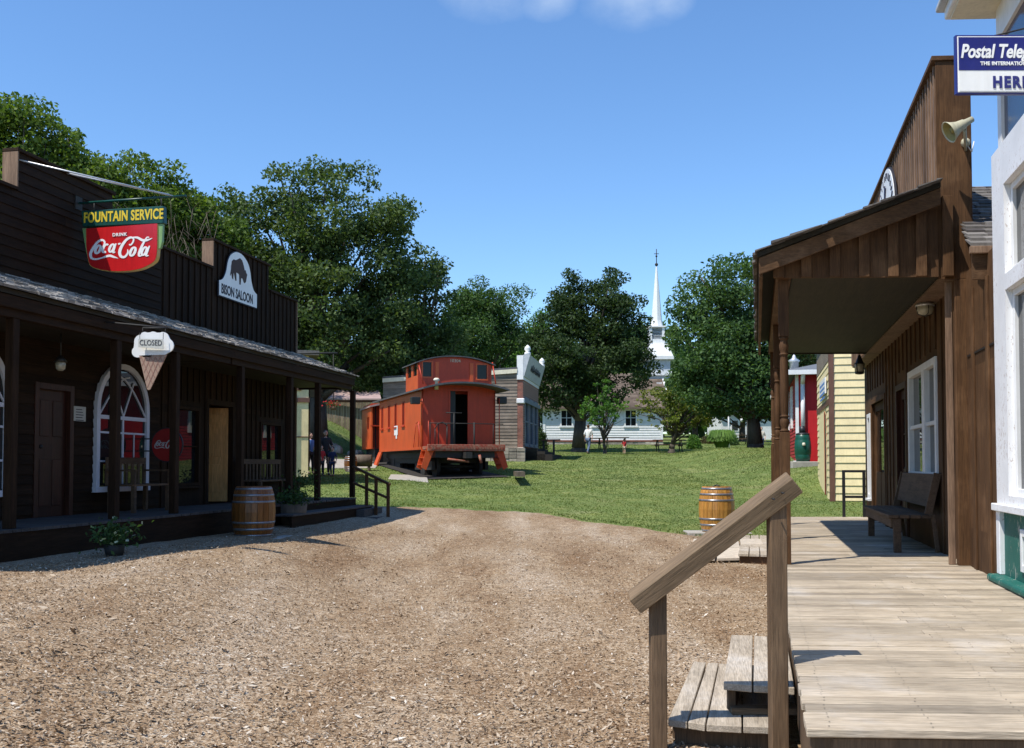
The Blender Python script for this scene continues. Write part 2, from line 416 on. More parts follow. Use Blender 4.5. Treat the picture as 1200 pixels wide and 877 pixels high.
# ================================================================== SETTING
def ground_mats():
    m, nt, out = newmat('mulch')
    v0 = objvec(nt); nz = noise(nt, v0, 9, 3)
    add = N(nt, 'ShaderNodeVectorMath', operation='MULTIPLY_ADD'); add.inputs[1].default_value = (.09, .09, .09)
    nt.links.new(nz.outputs['Color'], add.inputs[0]); nt.links.new(v0, add.inputs[2])
    cols = []
    for sc, st in ((44, (1, 1.8, 1)), (74, (1.8, 1, 1))):
        mp = N(nt, 'ShaderNodeMapping'); mp.inputs['Scale'].default_value = st; mp.inputs['Rotation'].default_value = (0, 0, sc * .02)
        nt.links.new(add.outputs[0], mp.inputs[0])
        vo = N(nt, 'ShaderNodeTexVoronoi'); vo.inputs['Scale'].default_value = sc; nt.links.new(mp.outputs[0], vo.inputs['Vector'])
        sp = N(nt, 'ShaderNodeSeparateColor'); nt.links.new(vo.outputs['Color'], sp.inputs[0])
        r = ramp(nt, [(0, (.12, .074, .040)), (.2, (.22, .145, .084)), (.45, (.32, .225, .138)), (.7, (.40, .295, .19)), (.9, (.49, .395, .285)), (1, (.64, .57, .47))])
        nt.links.new(sp.outputs[0], r.inputs[0]); cols.append((r.outputs[0], vo.outputs['Distance'], sp.outputs[1]))
    sel = ramp(nt, [(.42, (0, 0, 0)), (.46, (1, 1, 1))]); nt.links.new(cols[0][2], sel.inputs[0])
    c = mixc(nt, cols[0][0], cols[1][0], sel.outputs[0])
    big = noise(nt, objvec(nt, (1.1, .30, 1), (0, 0, -.35)), .9, 5, .6)
    rb = ramp(nt, [(.34, (.70, .60, .50)), (.5, (.98, .94, .88)), (.64, (1.18, 1.22, 1.28))]); nt.links.new(big.outputs[0], rb.inputs[0])
    c = mixc(nt, c, rb.outputs[0], 1, 'MULTIPLY')
    mid = noise(nt, v0, 6, 5, .7); rm = ramp(nt, [(.3, (.72,) * 3), (.6, (1.08,) * 3)]); nt.links.new(mid.outputs[0], rm.inputs[0])
    c = mixc(nt, c, rm.outputs[0], 1, 'MULTIPLY')
    dm = N(nt, 'ShaderNodeMath', operation='ADD'); nt.links.new(cols[0][1], dm.inputs[0]); nt.links.new(cols[1][2], dm.inputs[1])
    pbsdf(nt, out, c, .9, spec=.2, bump=dm.outputs[0], bstr=.7, bdist=.012)
    m, nt, out = newmat('lawn')
    v0 = objvec(nt); f = noise(nt, v0, 14, 6, .75); md = noise(nt, v0, 1.4, 6, .65); bg = noise(nt, objvec(nt, (.35, 1.0, 1)), .35, 4, .6)
    r = ramp(nt, [(.28, (.075, .115, .03)), (.5, (.13, .18, .052)), (.72, (.22, .25, .11))]); nt.links.new(f.outputs[0], r.inputs[0])
    r2 = ramp(nt, [(.3, (.7, .78, .68)), (.5, (1, 1, 1)), (.68, (1.5, 1.25, 1.3))]); nt.links.new(md.outputs[0], r2.inputs[0])
    r3 = ramp(nt, [(.35, (.85, .88, .85)), (.65, (1.2, 1.12, 1.1))]); nt.links.new(bg.outputs[0], r3.inputs[0])
    c = mixc(nt, mixc(nt, r.outputs[0], r2.outputs[0], 1, 'MULTIPLY'), r3.outputs[0], 1, 'MULTIPLY')
    dn = noise(nt, objvec(nt, (.6, .9, 1)), .8, 6, .7); dr_ = ramp(nt, [(.56, (0, 0, 0)), (.72, (.55, .55, .55))]); nt.links.new(dn.outputs[0], dr_.inputs[0]); c = mixc(nt, c, (.33, .30, .16), dr_.outputs[0])
    pbsdf(nt, out, c, .95, spec=.1, bump=f.outputs[0], bstr=.8, bdist=.04)
    m, nt, out = newmat('chips')
    g = N(nt, 'ShaderNodeNewGeometry'); r = ramp(nt, [(0, (.12, .075, .043)), (.3, (.25, .17, .105)), (.6, (.34, .25, .165)), (.9, (.42, .34, .25)), (1, (.60, .54, .46))])
    nt.links.new(g.outputs['Random Per Island'], r.inputs[0]); pbsdf(nt, out, r.outputs[0], .85, spec=.2)
ground_mats()
def grid_mesh(name, X, Y, zoff, mat):
    ny, nx = X.shape; Z = ground(X, Y) + zoff
    V = np.stack([X, Y, Z], -1).reshape(-1, 3)
    i = np.arange(nx - 1)[None] + nx * np.arange(ny - 1)[:, None]; i = i.ravel()
    me = mesh_np(name, V, np.stack([i, i + 1, i + nx + 1, i + nx], 1), mat)
    me.polygons.foreach_set('use_smooth', np.ones(len(me.polygons), bool)); return me
xs = np.concatenate([np.linspace(-400, -62, 14), np.linspace(-60, 60, 161), np.linspace(62, 400, 14)])
ys = np.concatenate([np.linspace(-60, -6, 8), np.linspace(-5, 80, 171), np.linspace(84, 420, 30)])
XX, YY = np.meshgrid(xs, ys)
def medge0(x): return np.interp(x, [-60, -9, -4.2, -2.65, -1.2, 0, 1.0, 2.25, 3.05, 3.9, 5.0, 6, 60.], [21, 21.5, 23.0, 24.6, 24.4, 23.8, 22.9, 21.3, 20.2, 18.9, 17.2, 16, 16.])
ZZ = grid_mesh('lawn', XX, YY, 0, MAT['lawn'])
_c = np.empty(len(ZZ.vertices) * 3, np.float32); ZZ.vertices.foreach_get('co', _c); _c = _c.reshape(-1, 3); _c[:, 2] -= .12 * (_c[:, 1] < medge0(_c[:, 0]) - .6) * (np.abs(_c[:, 0]) < 30); ZZ.vertices.foreach_set('co', _c.ravel())
tag(addmesh('lawn', ZZ), kind='structure')
_ex = np.array([-60, -9, -4.2, -2.65, -1.2, 0, 1.0, 2.25, 3.05, 3.9, 5.0, 6, 60.])
_ey = np.array([21, 21.5, 23.0, 24.6, 24.4, 23.8, 22.9, 21.3, 20.2, 18.9, 17.2, 16, 16.])
def medge(x): return np.interp(x, _ex, _ey) + .12 * np.sin(x * 3.1) + .06 * np.sin(x * 9.7 + 1) + .03 * np.sin(x * 23)
mx = np.concatenate([np.linspace(-40, -13, 10), np.linspace(-12, 7, 240), np.linspace(8, 30, 8)])
T = np.linspace(0, 1, 90)
MXX, TT = np.meshgrid(mx, T)
MYY = -12 + (medge(MXX) + 12) * TT
mm = grid_mesh('mulch_path', MXX, MYY, .016, MAT['mulch'])
co = np.empty(len(mm.vertices) * 3, np.float32); mm.vertices.foreach_get('co', co); co = co.reshape(-1, 3)
co[:, 2] += .012 * np.sin(co[:, 0] * 5.1 + np.sin(co[:, 1] * 3)) * np.sin(co[:, 1] * 4.3) * (TT.ravel() < .97) - .03 * (TT.ravel() > .995)
mm.vertices.foreach_set('co', co.ravel())
tag(addmesh('mulch_path', mm), kind='structure')
def scatter_quads(P, s0, s1, up, asp=.5, lift=0.0):
    """random rhomb leaves / chips at points P"""
    n = len(P); s = rng.uniform(s0, s1, n)[:, None]
    nr = rng.normal(size=(n, 3)) + np.array([0, 0, up]); nr /= np.linalg.norm(nr, axis=1)[:, None]
    t = rng.normal(size=(n, 3)); t -= nr * (t * nr).sum(1)[:, None]; t /= np.linalg.norm(t, axis=1)[:, None]
    b = np.cross(nr, t)
    V = np.stack([P - t * s / 2, P + b * s * asp / 2 + nr * s * lift, P + t * s / 2, P - b * s * asp / 2 + nr * s * lift], 1).reshape(-1, 3)
    return V, np.arange(4 * n).reshape(n, 4)
# loose chips lying on the mulch
n = 80000
d = 4.2 + 15.5 * rng.random(n) ** 1.7; px = rng.uniform(-40, 1000, n); X = (px - 600) / FPX * d
ok = (X > -7.5 + .195 * d) & (X < .1 + .25 * d) & (d < medge(X) + .3); X = X[ok]; d = d[ok]
P = np.stack([X, d, ground(X, d) + .024 + rng.uniform(0, .012, len(X))], 1)
V, Fq = scatter_quads(P, .012, .042, 2.2, .40); _k = rng.integers(0, len(P), 1800); V2, F2 = scatter_quads(P[_k] + [0, 0, .006], .045, .10, 3.0, .3); Fq = np.concatenate([Fq, F2 + len(V)]); V = np.concatenate([V, V2])
tag(addmesh('wood_chips', mesh_np('wood_chips', V, Fq, MAT['chips'])), kind='stuff')
# grass blades on the lawn
n = 260000
d = 16 + 70 * rng.random(n) ** 1.7; px = rng.uniform(330, 1020, n); X = (px - 600) / FPX * d
ok = d > medge(X) - .05; X = X[ok]; d = d[ok]; n = len(X)
h = rng.uniform(.008, .028, n) * (1 + .5 * (d > 30)) * (1 + .9 * (d < medge(X) + .5)); a = rng.uniform(0, math.pi, n); w = .006 + .0004 * d
Z = ground(X, d)
V = np.stack([np.stack([X - w * np.cos(a), d - w * np.sin(a), Z], 1), np.stack([X + w * np.cos(a), d + w * np.sin(a), Z], 1),
              np.stack([X + rng.normal(0, .018, n), d + rng.normal(0, .018, n), Z + h], 1)], 1).reshape(-1, 3)
tag(addmesh('grass_blades', mesh_np('grass_blades', V, np.arange(3 * n).reshape(n, 3), MAT['leaf_lawn'])), kind='stuff')
# paths and pads
def pad(name, pts, z, thick, mat):
    mb = MB(); mb.prism([(p[0], p[1], z - thick if z is not None else gz(*p) + .03 - thick) for p in pts], (0, 0, thick)); o = mb.build(name, mat, bev=.01); return tag(o, kind='structure')
def gpt(px, py):
    for d in np.arange(4, 140, .04):
        p = at(px, py, float(d))
        if p.z <= gz(p.x, p.y): return (p.x, p.y)
    return (p.x, p.y)
pm = MB()
q = [at(807, 672, 15.0), at(903, 670, 15.2), at(893, 646, 17.6), at(812, 646, 17.6)]
for i in range(3):
    for j in range(2):
        def L(a, b, t): return (a[0] + (b[0] - a[0]) * t, a[1] + (b[1] - a[1]) * t)
        e = .012
        c = []
        for (u, v) in ((i / 3 + e, j / 2 + e), ((i + 1) / 3 - e, j / 2 + e), ((i + 1) / 3 - e, (j + 1) / 2 - e), (i / 3 + e, (j + 1) / 2 - e)):
            p = L(L(q[0], q[1], u), L(q[3], q[2], u), v); c.append((p[0], p[1], .125 + (p[1] - 15) * .045))
        pm.prism(c, (0, 0, .045))
tag(pm.build('path', 'paver', bev=.006), kind='structure')
pad('path', [gpt(*p) for p in ((366, 549), (440, 549), (446, 541), (352, 537))], None, .12, 'concrete')
pad('path', [gpt(*p) for p in ((455, 562), (502, 566), (500, 558), (458, 557))], None, .12, 'concrete')
# ================================================================== RIGHT SIDE
RF = Frame((2.205, 0), (.25, 1), (1, -.05)); DF = Frame((2.205, 0), (.25, 1), (1, -.05), main='x')
DZ = .55
xl, yn = RF.hz(947, 854, DZ); _, yf = RF.hz(921, 606, DZ)
XD = xl + .0
def P3(F, x, y, z): return Vector(F.w((x, y, z)))
def root_at(F, name, label, cat, x, y, z, group=None, rot=None):
    return thing(name, label, cat, F.w((x, y, z)), F.rot if rot is None else rot, group)
# boardwalk
bw = root_at(DF, 'boardwalk', 'long raised boardwalk of pale weathered planks in front of the brown board building', 'boardwalk', XD, yn, 0)
mb = MB(DF); y = yn; k = 0
yend = yf + .1
while y < yend:
    w = .136 + random.uniform(-.004, .003); e = random.uniform(-.008, .006); zt = DZ + random.uniform(-.004, .003)
    xr = 2.3 if y < 9.0 * 1.03 else .12
    spl = random.choice([None, random.uniform(XD + .8, -.6)])
    if y > 9.3 and spl is None: mb.box(XD + e, xr, y, y + w, zt - .036, zt)
    else:
        spl = spl or random.uniform(XD + .7, -.4)
        mb.box(XD + e, spl, y, y + w, zt - .036, zt); mb.box(spl + .003, xr, y + .001, y + w, zt - .036, zt + random.uniform(-.002, .002))
    y += w + .009; k += 1
mb.build('decking', 'deck_x', bw, bev=.004)
mb = MB(DF); y = yn
while y < 12.5:
    for xx in np.arange(XD + .09, .1, .405):
        for q in (.035, .10):
            a_, b_, r_ = xx + random.uniform(-.008, .008), y + q + random.uniform(-.006, .006), .0042
            mb._add([(a_ + r_ * math.cos(t), b_ + r_ * math.sin(t), DZ + .0045) for t in np.linspace(0, 2 * math.pi, 6, endpoint=False)], [(0, 1, 2, 3, 4, 5)])
    y += .1448
tag(mb.build('nails', 'black_metal', bw), kind='stuff')
MB(DF).box(XD + .06, 2.3, yn + .02, yn + .06, .12, DZ - .040).build('front_fascia', 'post_v', bw, bev=.004)
MB(RF).box(XD + .02, XD + .06, yn + .07, yend, .14, DZ - .040).build('side_fascia', 'post_v', bw, bev=.004)
mb = MB(RF)
for k in range(8): mb.box(XD + .07, XD + .17, yn + .07 + k * 2.2, yn + .17 + k * 2.2, 0, DZ - .041)
mb.box(XD + .01, XD + .1, yn + .02 - .0, yn + .065, 0, DZ - .040)
mb.build('understructure', 'post_v', bw)
# near steps
st = thing('wooden_steps', 'two weathered plank steps climbing to the near left side of the boardwalk', 'steps', (1.2, 5.45, 0))
def plank_px(mb, quad, z, th):
    pts = [atz(px, py, z) for px, py in quad]
    mb.hexa([(p.x, p.y, z - th) for p in pts], [(p.x, p.y, z) for p in pts])
low = MB()
for a in (((783, 843), (805, 846), (827, 777), (813, 775)), ((806.5, 846), (826, 849), (842, 777), (829.5, 777)), ((828, 849), (869, 851), (868, 779), (843, 778)), ((871, 851), (925, 853), (908, 781), (870, 779))):
    plank_px(low, a, .185, .04)
low.build('lower_tread', 'step_y', st, bev=.004, L=Matrix.Rotation(-.185, 4, 'Z'))
up = MB()
for a in (((848, 800), (881, 803), (882, 745), (857, 744)), ((883, 803), (903, 804), (899, 746), (884, 745)), ((905, 804), (931, 806), (921, 747), (900.5, 746))):
    plank_px(up, a, .365, .042)
up.build('upper_tread', 'step_y', st, bev=.004, L=Matrix.Rotation(-.2, 4, 'Z'))
A = atz(786, 843, .18); B = atz(925, 852, .18); C = atz(817, 778, .18)
mb = MB(); mb.beam((A.x + .03, A.y + .04, .07), (B.x, B.y + .05, .07), .035, .14)
A2 = atz(853, 801, .36); B2 = atz(931, 806, .36)
mb.beam((A2.x + .03, A2.y + .06, .20), (A2.x + .03, A2.y + .06, .31), .04, .04)
mb.build('front_riser', 'post_v', st)
mb = MB(); C2 = atz(862, 747, .36)
mb.beam((A2.x + .05, A2.y + .1, .255), (C2.x + .05, C2.y - .03, .255), .035, .135); mb.build('upper_stringer', 'post_v', st)
mb = MB(); mb.beam((A2.x + .02, A2.y + .03, .205), (B2.x + .05, A2.y + .02, .205), .09, .035, (0, 0, 1)); mb.build('cross_board', 'rail_x', st)
mb = MB(); mb.beam((A.x + .04, A.y + .08, .07), (C.x + .04, C.y, .07), .035, .14); mb.build('lower_stringer', 'post_v', st)
# handrail
p1 = at(771.5, 868, 5.42); p2 = at(912.5, 877, 5.22)
hr = thing('handrail', 'slanted plank handrail on two brown posts beside the near steps', 'handrail', (p1.x, p1.y, 0), 0)
def post(x, y, z0, z1, w=.09, slope=0):
    mb = MB(); h = w / 2
    mb.hexa([(x - h, y - h, z0), (x + h, y - h, z0), (x + h, y + h, z0), (x - h, y + h, z0)],
            [(x - h, y - h, z1 - h * slope), (x + h, y - h, z1 + h * slope), (x + h, y + h, z1 + h * slope), (x - h, y + h, z1 - h * slope)]); return mb
t1 = at(771.5, 697, 5.42).z; t2 = at(912.5, 590, 5.22).z
post(p1.x, p1.y, -.1, t1, .088, .7).build('post', 'post_v', hr, bev=.004)
post(p2.x, p2.y, -.1, t2, .088, .7).build('post', 'post_v', hr, bev=.004)
ra = at(744, 707, 5.36); rb = at(933, 565, 5.16)
mb = MB(); up_ = (rb - ra).cross(Vector((0, 1, 0)));
if up_.z < 0: up_ = -up_
a_, b_ = Vector(ra), Vector(rb)
mb.beam(a_ + Vector((0, .03, .0)), b_ + Vector((0, .03, .0)), .14, .10, (0, -.25, 1)); 
_m = (rb - ra).to_track_quat('X', 'Z').to_matrix().to_4x4(); mb.build('rail', 'rail_x', hr, bev=.005, L=_m)
for (px_, py_, dd_) in ((767, 688, 5.30), (776, 683, 5.30), (907, 588, 5.10), (918, 581, 5.10)):
    q_ = at(px_, py_ - 3, dd_); MB().tube((q_.x, q_.y + .03, q_.z), (q_.x, q_.y - .008, q_.z), .005, n=8).build('bolt', 'dark_iron', hr)
# far step box
sb = thing('wooden_step', 'small low wooden step box against the boardwalk side beyond the handrail', 'step', (3.7, 15.2, .02))
a0 = atz(865, 649, .25); a1 = atz(903, 650, .25); a2 = atz(899, 627, .25); a3 = atz(870, 627, .25)
mb = MB()
for t0, t1_ in ((0, .32), (.35, .66), (.69, 1)):
    l = lambda p, q, t: (p[0] + (q[0] - p[0]) * t, p[1] + (q[1] - p[1]) * t)
    c = [l(a0, a1, t0), l(a0, a1, t1_), l(a3, a2, t1_), l(a3, a2, t0)]
    mb.hexa([(p[0], p[1], .21) for p in c], [(p[0], p[1], .25) for p in c])
mb.build('tread', 'step_y', sb, bev=.004)
mb = MB(); mb.hexa([(a0.x + .03, a0.y + .05, 0), (a1.x, a1.y + .05, 0), (a2.x, a2.y - .05, 0), (a3.x + .03, a3.y - .05, 0)], [(a0.x + .03, a0.y + .05, .208), (a1.x, a1.y + .05, .208), (a2.x, a2.y - .05, .208), (a3.x + .03, a3.y - .05, .208)])
mb.build('box_side', 'stain_y', sb)
# barrels
def barrel(name_label, c, r, h, wd_='barrel'):
    o = thing('barrel', name_label, 'barrel', c, 0, 'wooden barrels with metal hoops on the street')
    mb = MB(); n = 22
    prof = [(0, .80), (.12, .90), (.3, .975), (.5, 1.0), (.7, .975), (.88, .90), (1, .80)]
    for i in range(n):
        t0 = 2 * math.pi * (i + .03) / n; t1 = 2 * math.pi * (i + .97) / n; v = []
        for (zz, rr) in prof:
            for t in (t0, t1):
                for q in (rr * r, rr * r - .02): v.append((c[0] + q * math.cos(t), c[1] + q * math.sin(t), c[2] + zz * h))
        f = []
        for k in range(len(prof) - 1):
            b = 4 * k; f += [(b, b + 2, b + 6, b + 4), (b + 1, b + 5, b + 7, b + 3), (b, b + 4, b + 5, b + 1), (b + 2, b + 3, b + 7, b + 6)]
        e = 4 * (len(prof) - 1); f += [(0, 1, 3, 2), (e, e + 2, e + 3, e + 1)]
        mb._add(v, f)
    mb.build('stave', wd_, o)
    mb = MB(); mb.lathe((c[0], c[1], c[2] + h * .955), [(r * .79, 0), (r * .79, .012)], 24); mb.build('lid', 'barrel_top', o)
    for zz in (.035, .16, .29, .70, .83, .955):
        f_ = lambda q: np.interp(q, [p[0] for p in prof], [p[1] for p in prof]) * r + .004
        hw = .021
        mb = MB(); mb.lathe((c[0], c[1], c[2]), [(f_(zz - hw) - .01, (zz - hw) * h), (f_(zz - hw), (zz - hw) * h), (f_(zz + hw), (zz + hw) * h), (f_(zz + hw) - .01, (zz + hw) * h)], 28)
        mb.build('hoop', 'hoop', o)
    return o
pc = at(840, 625, 19.6); zc = at(840, 625, 19.6).z
br = barrel('golden varnished barrel standing on a stone slab between lawn and boardwalk', (pc.x, pc.y, zc + .03), .355, .90, 'barrel_gold')
mb = MB(); mb.tube((pc.x - .12, pc.y, zc + .9), (pc.x + .0, pc.y, zc + .96), .012); mb.tube((pc.x, pc.y, zc + .96), (pc.x + .12, pc.y, zc + .9), .012); mb.build('handle', 'black_metal', br)
s = MB(); s.prism([(pc.x - .62, pc.y - .34, zc - .05), (pc.x + .62, pc.y - .36, zc - .05), (pc.x + .66, pc.y + .45, zc - .05), (pc.x - .6, pc.y + .42, zc - .05)], (0, 0, .08))
o = s.build('stone_slab', 'concrete', root=((pc.x, pc.y, zc - .05), 0), bev=.01); tag(o, 'flat pale slab under the golden barrel', 'slab')
# ---------------- western building (brown board and batten)
wb = root_at(RF, 'western_building', 'brown board and batten building with tall false front and open porch on the right', 'building', 0, 10.6, 0)
YG = RF.yx(1113, 0) - .02   # gable plane
yG = RF.hx(1103, 545, -.28)[0]
YW0 = RF.yx(1171, 0); YW1 = 18.3; YP0 = yG; 
ZB = RF.hy(1000, 326, YP0)[1]; ZE = RF.hy(888, 299, YP0)[1]; ZT = RF.hy(1112, 218, YP0)[1]; XE = RF.hy(887, 300, YP0)[0]
print('ZB,ZE,ZT,XE', ZB, ZE, ZT, XE)
def wall_open(mb, x0, x1, ys_, zs_, ops):
    """wall slab in param-x thickness, with rectangular openings (y0,y1,z0,z1)"""
    Y = sorted(set([ys_[0], ys_[1]] + [v for o in ops for v in o[:2]])); Z = sorted(set([zs_[0], zs_[1]] + [v for o in ops for v in o[2:]]))
    for i in range(len(Y) - 1):
        for j in range(len(Z) - 1):
            cy, cz = (Y[i] + Y[i + 1]) / 2, (Z[j] + Z[j + 1]) / 2
            if any(o[0] < cy < o[1] and o[2] < cz < o[3] for o in ops): continue
            mb.box(x0, x1, Y[i], Y[i + 1], Z[j], Z[j + 1])
    return mb
yw = [RF.yx(p, 0) for p in (1100, 1085, 1067)]
w_ops = [(yw[0], yw[2], 1.42, 2.93)]
d1 = (RF.yx(1063, 0), RF.yx(1053, 0)); d2 = (RF.yx(1038, 0), RF.yx(1023, 0)); w3 = (RF.yx(1021.5, 0), RF.yx(1018, 0))
w_ops += [(d1[0], d1[1], DZ, 2.75), (d2[0], d2[1], DZ, 2.75), (w3[0], w3[1], .95, 2.6)]
YEND = RF.yx(1015, 0)
wall_open(MB(RF), 0, .12, (YW0 - .1, YEND), (DZ - .3, 3.62), w_ops).build('wall', 'stain_v', wb)
MB(RF).box(.12, 5, YP0 + .2, YEND, .1, 3.62).build('inner_wall', 'dark_inside', wb) if False else None
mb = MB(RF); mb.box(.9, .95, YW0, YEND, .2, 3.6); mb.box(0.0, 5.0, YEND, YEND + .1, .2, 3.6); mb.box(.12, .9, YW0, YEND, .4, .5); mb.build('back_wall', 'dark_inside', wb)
# battens on the sunny panels
mb = MB(RF)
for px_ in (1143.5, 1161): y_ = RF.yx(px_, 0); mb.box(-.022, 0, y_ - .055, y_ + .055, DZ, 3.4)
y_ = YP0 + 1.0
while y_ < YEND - .2:
    if not any(o[0] - .1 < y_ < o[1] + .1 for o in w_ops): mb.box(-.02, 0, y_ - .03, y_ + .03, DZ, 3.6)
    else: mb.box(-.02, 0, y_ - .03, y_ + .03, 3.02, 3.6)
    y_ += .4
mb.build('siding_battens', 'stain_v', wb, bev=.003)
zs = RF.hx(1145, 412, 0)[1]
MB(RF).box(-.008, 0, YW0 - .05, YP0 - .05, zs - .012, zs + .006).build('seam_flashing', 'black_metal', wb)
# tall parapet
ZP = RF.hy(1105, 66, YP0)[1]; XP0, XP1 = -.28, RF.hy(1139, 200, YP0)[0]; YP1 = YEND
print('ZP', ZP, XP1)
MB(RF).box(XP0 + .03, XP1 - .01, YP0 + .02, YP1, ZB, ZP - .05).build('false_front', 'stain_grey_v', wb)
mb = MB(RF); y_ = YP0 + .12
while y_ < YP1:
    mb.box(XP0, XP0 + .03, y_, y_ + .055, ZB + .02, ZP - .05); y_ += .17
mb.build('siding_battens', 'stain_grey_v', wb, bev=.003)  # parapet battens merged into one mesh
MB(RF).box(XP0 - .04, XP1 + .02, YP0 - .02, YP1 + .05, ZP - .05, ZP).build('coping', 'stain_y', wb, bev=.004)
MB(RF).box(XP0, XP1, YP0, YP0 + .02, ZB - .02, ZP - .052).build('end_panel', 'stain_v', wb, bev=.003)
# post below parapet end
MB(RF).box(-.115, .01, YP0 - .005, YP0 + .12, DZ, ZB - .025).build('corner_post', 'stain_v', wb, bev=.006)
MB(RF).box(-.19, -.118, YP0 + .13, YP0 + .17, DZ, ZB - .025).build('corner_trim', 'stain_grey_v', wb, bev=.004)
# porch roof : slab with shingles
YPE = RF.yx(905, XE + .35)
YPE = 17.9
sl = (ZT - ZE) / (XP0 - XE)
def roof_z(x): return ZE + (x - XE) * sl
mb = MB(RF); x0, x1 = XE, XP0
mb.hexa([(x0, YP0 - .22, ZE - .07), (x1, YP0 - .22, ZT - .07), (x1, YPE, ZT - .07), (x0, YPE, ZE - .07)], [(x0, YP0 - .22, ZE - .02), (x1, YP0 - .22, ZT - .02), (x1, YPE, ZT - .02), (x0, YPE, ZE - .02)])
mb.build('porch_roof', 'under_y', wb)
def shingles(F, x0, z0, x1, z1, y0, y1, mat, parent, expo=.14, width=(.09, .2), th=.018, name='roof_shingle', over=.03):
    mb = MB(F); L = math.hypot(x1 - x0, z1 - z0); n = max(1, int(L / expo)); ux, uz = (x1 - x0) / L, (z1 - z0) / L; nx, nz = -uz, ux
    if nz < 0: nx, nz = -nx, -nz
    for r in range(n + 1):
        s0 = r * expo - over; s1 = min(s0 + expo * 1.7, L)
        y = y0 - random.uniform(0, .1)
        while y < y1:
            w = random.uniform(*width); j = random.uniform(-.018, .018); t0 = th * random.uniform(.7, 1.6); ye = min(y + w - .006, y1)
            def q(s, h): return (x0 + ux * s + nx * h, z0 + uz * s + nz * h)
            a, b, c, d_ = q(s0 + j, .004), q(s1, -.004 + .001), q(s0 + j, .004 + t0), q(s1, .003)
            if ye > y + .02: mb.hexa([(a[0], y, a[1]), (b[0], y, b[1]), (b[0], ye, b[1]), (a[0], ye, a[1])], [(c[0], y, c[1]), (d_[0], y, d_[1]), (d_[0], ye, d_[1]), (c[0], ye, c[1])])
            y += w
    return mb.build(name, mat, parent)
shingles(RF, XE, ZE - .012, XP0, ZT - .012, YP0 - .25, YPE, 'shake_dark', wb, expo=.2, width=(.12, .3))
MB(RF).hexa([(XE + .02, YP0 - .2, ZE - .25), (XP0, YP0 - .2, ZT - .25), (XP0, YP0 - .165, ZT - .25), (XE + .02, YP0 - .165, ZE - .25)], [(XE + .02, YP0 - .2, ZE - .072), (XP0, YP0 - .2, ZT - .072), (XP0, YP0 - .165, ZT - .072), (XE + .02, YP0 - .165, ZE - .072)]).build('rake_board', 'stain_x', wb, bev=.004)
xg0 = RF.hy(907, 326, YP0)[0]
mb = MB(RF); mb.hexa([(xg0, YP0 - .03, ZB), (XP0, YP0 - .03, ZB), (XP0, YP0, ZB), (xg0, YP0, ZB)], [(xg0, YP0 - .03, roof_z(xg0) - .075), (XP0, YP0 - .03, ZT - .075), (XP0, YP0, ZT - .075), (xg0, YP0, roof_z(xg0) - .075)])
mb.build('gable_panel', 'stain_v', wb)
for pxx in (912, 944.5, 978, 1012, 1046, 1079, 1110):
    x = RF.hy(pxx, 326, YP0)[0]; MB(RF).box(x - .055, x + .055, YP0 - .085, YP0 - .031, ZB - .0, roof_z(x) - .16).build('batten', 'stain_v', wb, bev=.003)
MB(RF).box(XE + .02, XE + .06, YP0 - .17, YPE, ZE - .27, ZE - .072).build('eave_fascia', 'stain_y', wb, bev=.004)
MB(RF).box(XD + .02, XD + .18, YP0 + .01, YPE, ZB - .0, ZB + .18).build('porch_beam', 'stain_y', wb, bev=.004)
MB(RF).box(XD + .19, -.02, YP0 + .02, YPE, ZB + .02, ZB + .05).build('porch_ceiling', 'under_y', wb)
MB(RF).box(XD + .02, -.02, YPE, YPE + .05, ZB - .0, roof_z(XD) + .1).build('far_gable', 'under_y', wb)
# turned posts
def turned(c, z0, z1, za, zb, w, parent, F):
    mb = MB(F); h = w / 2; r = h * .95
    mb.box(c[0] - h, c[0] + h, c[1] - h, c[1] + h, z0, za); mb.box(c[0] - h, c[0] + h, c[1] - h, c[1] + h, zb, z1)
    L = zb - za
    pr = [(.0, r * .8), (.015, r * 1.05), (.03, r * .7), (.05, r * .75), (.09, r), (.13, r * .95), (.15, r * .7), (.165, r * 1.03), (.18, r * .72), (.2, r * .85), (.45, r * .93), (.75, r * .85), (.80, r * .7), (.815, r * 1.03), (.83, r * .7), (.86, r * .9), (.91, r), (.95, r * .75), (.965, r * .7), (.98, r * 1.05), (1, r * .8)]
    mb.lathe((c[0], c[1], za), [(q, p * L) for p, q in pr], 16)
    return mb.build('post', 'stain_v', parent, bev=.003)
for yy in (YP0 + .12, YP0 + 3.6, YP0 + 7.1):
    turned((XD + .1, yy), DZ, ZB, 1.95, 2.97, .108, wb, RF)
